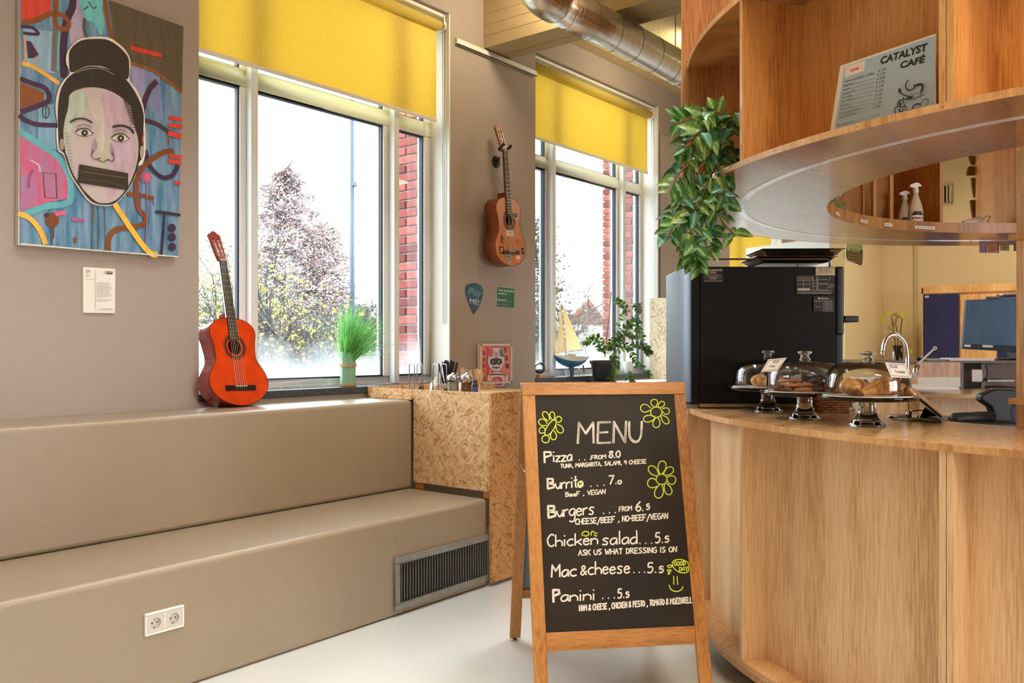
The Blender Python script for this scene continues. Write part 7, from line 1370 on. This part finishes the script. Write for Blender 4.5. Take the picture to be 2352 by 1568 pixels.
# ================================================================= OUTDOORS
struct(MB().box(-15, 70, 4.32, 90, -.45, -.35).build('ground_outside', mat('lawn_and_gravel', (126, 138, 110), .95, col2=(150, 148, 138), nscale=.6)))
ZG = -.35
def tree(name, label, px, D, ztop, seed, bark, leafm, nleaf, lsz, lean=0, spread=.5, cone=False, levels=5, trunk=.09, droop=0, ldist=.16, bare=0, first=.28):
    rr = random.Random(seed); b = P(px, 797, D=D); b = V((b.x, b.y, ZG)); H = ztop - ZG; t = thing(name, label, 'tree', b, 'trees outside the windows'); br = MB(); tips = []
    def grow(p, d, L_, r, lv):
        n = 4; pts = [p]; 
        for i in range(n):
            d = (d + V((rr.gauss(0, .13), rr.gauss(0, .13), rr.gauss(.02, .09))) * (1 if lv else .35)).normalized(); p = p + d * L_ / n; pts.append(p)
            if lv < levels and (i > 0 or lv > 0) and rr.random() < .92:
                for _ in range(1 if lv > 1 else 2):
                    a = rr.uniform(0, 2 * pi); o = d.orthogonal().normalized(); o.rotate(Matrix.Rotation(a, 3, d)); nd = (d * rr.uniform(.35, .8) + o * rr.uniform(.5, 1) * (1.2 if spread > .5 else .9)); nd.z += .12 - droop * lv
                    grow(p, nd.normalized(), L_ * rr.uniform(.48, .72), r * .58 * (1 - i / n * .4), lv + 1)
        br.tube(pts, [max(.0022, r * (1 - .16 * k)) for k in range(len(pts))], 5 if lv < 2 else 3, cap=False)
        if lv >= levels - 2: tips.extend(pts[1:])
    if cone:
        pts = [b + V((rr.uniform(-.05, .05), rr.uniform(-.05, .05), 0)) * k + UP * H * k / 10 for k in range(11)]; br.tube(pts, [trunk * (1 - k / 10.6) + .004 for k in range(11)], 7)
        for k in range(84):
            f = .16 + .82 * (k / 84) ** .95; a = k * 2.4 + rr.uniform(-.3, .3); R_ = (1 - f) ** .75 * spread * H * rr.uniform(.75, 1.1) + .12; p = b + UP * H * f; d = V((math.cos(a), math.sin(a), .35)); q = [p + V((d.x * R_ * s, d.y * R_ * s, R_ * (.36 * s - .30 * s * s) + rr.uniform(-.03, .03))) for s in (0, .25, .5, .75, 1)]
            br.tube(q, [.022 * (1 - s * .8) * (1 - f * .6) for s in (0, .25, .5, .75, 1)], 4, cap=False)
            for j in range(16):
                s = rr.uniform(.2, 1); i0 = min(3, int(s * 4)); p1 = q[i0].lerp(q[i0 + 1], s * 4 - i0); dd = V((rr.gauss(0, 1), rr.gauss(0, 1), rr.uniform(-.9, .2))).normalized() * R_ * .22; br.tube([p1, p1 + dd * .5 + UP * .02, p1 + dd], .0045, 3, cap=False); tips += [p1 + dd * .5, p1 + dd, p1]
    else: grow(b, V((lean, 0, 1)).normalized() if not isinstance(lean, V) else lean.normalized(), H * .44, trunk, 0)
    br.build('branches', bark, t, weld=False)
    if nleaf:
        lf = MB(); ms = leafm if isinstance(leafm, list) else [leafm]
        for k in range(nleaf):
            p = rr.choice(tips) + V((rr.gauss(0, ldist), rr.gauss(0, ldist), rr.gauss(-ldist * .3, ldist * .8)))
            if p.z > ztop + .1: continue
            u = V((rr.gauss(0, 1), rr.gauss(0, 1), rr.gauss(0, 1))).normalized() * lsz * rr.uniform(.5, 1.2); w_ = u.orthogonal().normalized() * u.length * .45
            lf.add([p, p + u * .5 + w_, p + u, p + u * .5 - w_], [(0, 1, 2, 3)], rr.randrange(len(ms)))
        lf.build('foliage', ms, t, weld=False, kind='stuff')
    return t
M_bk = mat('grey_bark', (84, 80, 84), .9, noise=.2, nscale=8); M_bk2 = mat('mauve_bark', (92, 80, 86), .9, noise=.15, nscale=8); M_bk3 = mat('dark_bark', (66, 62, 68), .9, noise=.2, nscale=8)
Ly = [mat('yellow_autumn_leaf', (190, 172, 70), .7, tl=.4), mat('lime_autumn_leaf', (130, 138, 66), .7, tl=.4)]; Lc = [mat('rusty_needles', (150, 122, 120), .8, tl=.3), mat('dull_needles', (138, 130, 132), .8, tl=.3)]; Lg = [mat('ivy_far_green', (54, 70, 60), .8), mat('sage_leaf', (88, 104, 84), .8, tl=.3)]
tree('bare_tree', 'far bare twiggy tree outside, filling the left of the wide pane behind the conifers', 630, 24, 3.6, 61, M_bk, Lc, 3500, .07, spread=.7, levels=5, trunk=.12, ldist=.3)
tree('bare_tree', 'far bare twiggy tree outside, behind the street lamp', 780, 25, 3.4, 67, M_bk, Lc, 3500, .07, spread=.7, levels=5, trunk=.12, ldist=.3)
tree('autumn_tree', 'airy yellow-green autumn tree outside, behind the red guitar', 500, 9.5, 3.1, 4, M_bk, Ly + [Lg[1]], 5200, .045, spread=.6, levels=4, trunk=.05, ldist=.2)
tree('autumn_tree', 'thin yellow-leaved tree outside, left of the window mullion', 540, 12, 4.0, 14, M_bk, Ly, 1500, .045, spread=.6, levels=4, trunk=.05, ldist=.22)
tree('bald_cypress', 'tallest rusty conifer outside, in the middle of the wide window pane', 655, 16.5, 4.75, 8, M_bk2, Lc, 30000, .06, spread=.42, cone=True, trunk=.13, ldist=.07)
tree('bald_cypress', 'shorter rusty conifer outside, just left of the street lamp', 745, 17.5, 3.85, 18, M_bk2, Lc, 18000, .06, spread=.36, cone=True, trunk=.1, ldist=.07)
tree('bare_tree', 'bare branching tree outside right of the red guitar', 590, 9.0, 3.15, 25, M_bk3, Ly[:1], 900, .05, lean=V((.28, -.28, 1)), spread=.7, levels=5, trunk=.07, ldist=.15)
tree('ivy_clad_tree', 'ivy-covered pollard tree outside, right of the street lamp', 852, 15, 3.2, 31, M_bk3, None, 0, .05, spread=.4, levels=4, trunk=.09)
iv2 = [o for o in COL.objects if o.name.startswith('ivy_clad_tree')][0]; m = MB(); rr = random.Random(3); b0 = V(iv2.location)
for k in range(2600):
    z = rr.uniform(0, 2.35); a = rr.uniform(0, 6.3); r = .2 + .1 * math.sin(z * 3) + rr.gauss(0, .04); p = b0 + V((r * math.cos(a), r * math.sin(a), z)); u = V((rr.gauss(0, 1), rr.gauss(0, 1), rr.gauss(0, 1))).normalized() * .07; w_ = u.orthogonal().normalized() * .03; m.add([p, p + u * .5 + w_, p + u, p + u * .5 - w_], [(0, 1, 2, 3)], rr.randrange(2))
m.build('ivy', Lg, iv2, weld=False, kind='stuff')
tree('bare_tree', 'bare twiggy tree outside, behind the model sailboat', 1215, 15, 3.6, 41, M_bk, Lg[1:], 700, .05, lean=V((.1, -.1, 1)), spread=.7, levels=5, trunk=.08, ldist=.15)
tree('bare_tree', 'smaller bare tree outside, left of the red gable house', 1330, 20, 2.9, 47, M_bk, Lg[1:], 500, .05, spread=.7, levels=5, trunk=.07, ldist=.15)
tree('evergreen_tree', 'grey-green evergreen outside the narrow left pane of the second window', 1236, 12, 3.1, 51, M_bk3, Lg, 5200, .06, spread=.2, cone=True, trunk=.07, ldist=.08)
# low hedges
def hedge(px0, px1, D, zt_, seed, label, ms, n=5200):
    rr = random.Random(seed); a = P(px0, 797, D=D); b = P(px1, 797, D=D); m = MB(); t = thing('hedge', label, 'hedge', V(((a.x + b.x) / 2, (a.y + b.y) / 2, ZG)), 'hedges outside')
    for k in range(n):
        f = rr.random(); p = a.lerp(b, f); h = (zt_ - ZG) * (.8 + .2 * math.sin(f * 9 + seed)); p = V((p.x + rr.gauss(0, .25), p.y + rr.gauss(0, .25), ZG + h * rr.random() ** .7)); u = V((rr.gauss(0, 1), rr.gauss(0, 1), rr.gauss(0, 1))).normalized() * .09; w_ = u.orthogonal().normalized() * .04; m.add([p, p + u * .5 + w_, p + u, p + u * .5 - w_], [(0, 1, 2, 3)], rr.randrange(len(ms)))
    m.build('foliage', ms, t, weld=False, kind='stuff')
hedge(430, 640, 12, .85, 1, 'low yellow-green hedge outside below the autumn trees', [Ly[1], Lg[1]]); hedge(620, 910, 12.5, .95, 2, 'low grey-green hedge outside below the conifers', [Lg[1], Lc[1]], 7000); hedge(1180, 1420, 16, .9, 3, 'low grey hedge outside behind the sailboat', [Lg[1], Lc[1]])
# street lamp
sp_ = P(809, 797, D=14); sl = thing('street_lamp', 'tall grey street lamp outside with a small side head', 'street lamp', V((sp_.x, sp_.y, ZG))); M_lp = mat('lamp_post_grey', (70, 84, 104), .5, .3)
MB().tube([V((sp_.x, sp_.y, ZG)), V((sp_.x, sp_.y, 3.2)), V((sp_.x, sp_.y, 5.4))], [.05, .038, .03], 12).build('post', M_lp, sl)
lh = P(809, 425, D=14); MB().tube([lh, lh + RT * .02], .045, 10).prism([(0, 0), (.06, .045), (.13, .03), (.26, -.012), (.12, -.02), (.02, -.015)], -.06, .06, lh, RT, UP).build('lamp_head', mat('lamp_head_grey', (80, 90, 100), .4), sl)
# buildings
def house(label, px0, px1, D, eave, ridge, wall, roof, seed, gable=False):
    a = P(px0, 797, D=D); b = P(px1, 797, D=D); o = V((a.x, a.y, ZG)); L_ = (b - a).length; M = Matrix(((RT.x, FW.x, 0, a.x), (RT.y, FW.y, 0, a.y), (0, 0, 1, 0), (0, 0, 0, 1)))
    t = thing('low_house', label, 'building', V(((a.x + b.x) / 2, (a.y + b.y) / 2, ZG))); ze = HC + (797 - eave) / F * D; zr = HC + (797 - ridge) / F * D
    MB().box(0, L_, 0, 5, ZG, ze, M=M).build('wall', wall, t)
    MB().box(-.2, L_ + .2, -.35, -.05, ze - .25, ze, M=M).build('fascia', M_wpaint, t)
    r = [M @ V(q) for q in ((-.3, -.4, ze), (L_ + .3, -.4, ze), (L_ + .3, 5.4, ze), (-.3, 5.4, ze), (-.3, 2.5, zr), (L_ + .3, 2.5, zr))]; MB().add(r, [(0, 1, 5, 4), (2, 3, 4, 5), (0, 4, 3), (1, 2, 5), (0, 3, 2, 1)]).build('roof', roof, t)
    n = max(3, int(L_ / 1.1)); 
    for k in range(n):
        x0 = L_ * (k + .15) / n; w = MB().box(x0, x0 + L_ / n * .7, -.04, 0, ze - 1.05, ze - .35, M=M).build('window', M_wpaint, t); MB().box(x0 + .06, x0 + L_ / n * .7 - .06, -.05, -.04, ze - .99, ze - .41, M=M).build('pane', mat('dark_far_glass', (96, 108, 122), .2), w)
    return t
M_rr = mat('red_roof_tiles', (134, 60, 58), .8, noise=.15, nscale=12); M_ww = mat('white_render', (176, 176, 178), .8); M_br = mat('red_brick_house', (128, 62, 58), .85, noise=.1, nscale=10)
house('long white low building with a red roof outside, behind the bare tree', 560, 800, 32, 748, 694, M_ww, M_rr, 1)
house('white low building outside behind the sailboat', 1290, 1420, 30, 768, 742, M_ww, mat('pale_roof', (206, 206, 210), .7), 2)
g_ = P(1335, 797, D=38); gz = lambda y: HC + (797 - y) / F * 38; gt2 = thing('gable_house', 'red brick house with pointed gable outside, right of the sailboat sail', 'building', V((g_.x, g_.y, ZG)))
MB().prism([((a - 1335) / F * 38, gz(b) - ZG) for a, b in ((1300, 797), (1385, 797), (1385, 742), (1352, 694), (1325, 722), (1300, 722))] + [(-.67, 0)], -4, 0, V((g_.x, g_.y, ZG)), RT, UP).build('wall', M_br, gt2)
w = fbox(MB(), 1338, 1349, 700, 714, 37.95, .04).build('window', M_wpaint, gt2); fbox(MB(), 1340, 1347, 702, 712, 37.93, .02).build('pane', mat('dark_far_glass', (96, 108, 122), .2), w)
MB().bar(P(1350, 690, D=37.8), P(1390, 745, D=37.8), .5, .15).bar(P(1354, 690, D=37.8), P(1322, 722, D=37.8), .5, .15).build('roof', M_rr, gt2)
# warning triangle
w0 = P(798, 797, D=8.5); wt = thing('warning_sign', 'red-bordered triangular road sign outside behind the artificial grass', 'road sign', V((w0.x, w0.y, ZG)))
wz = lambda y: HC + (797 - y) / F * 8.5
def tri(k, m, h, nm): MB().prism([(-.105 * k, wz(866) - ZG + .02 * (1 - k)), (.105 * k, wz(866) - ZG + .02 * (1 - k)), (0, wz(866) - ZG + .19 * k)], h, h + .004, V((w0.x, w0.y, ZG)), RT, UP).build(nm, m, wt)
tri(1, mat('sign_red', (206, 60, 60), .5), 0, 'sign_plate'); tri(.66, M_wpaint, .0045, 'sign_centre'); MB().tube([V((w0.x, w0.y, ZG)) + FW * .02, V((w0.x, w0.y, wz(840))) + FW * .02], .015, 8).build('sign_post', M_galv, wt)
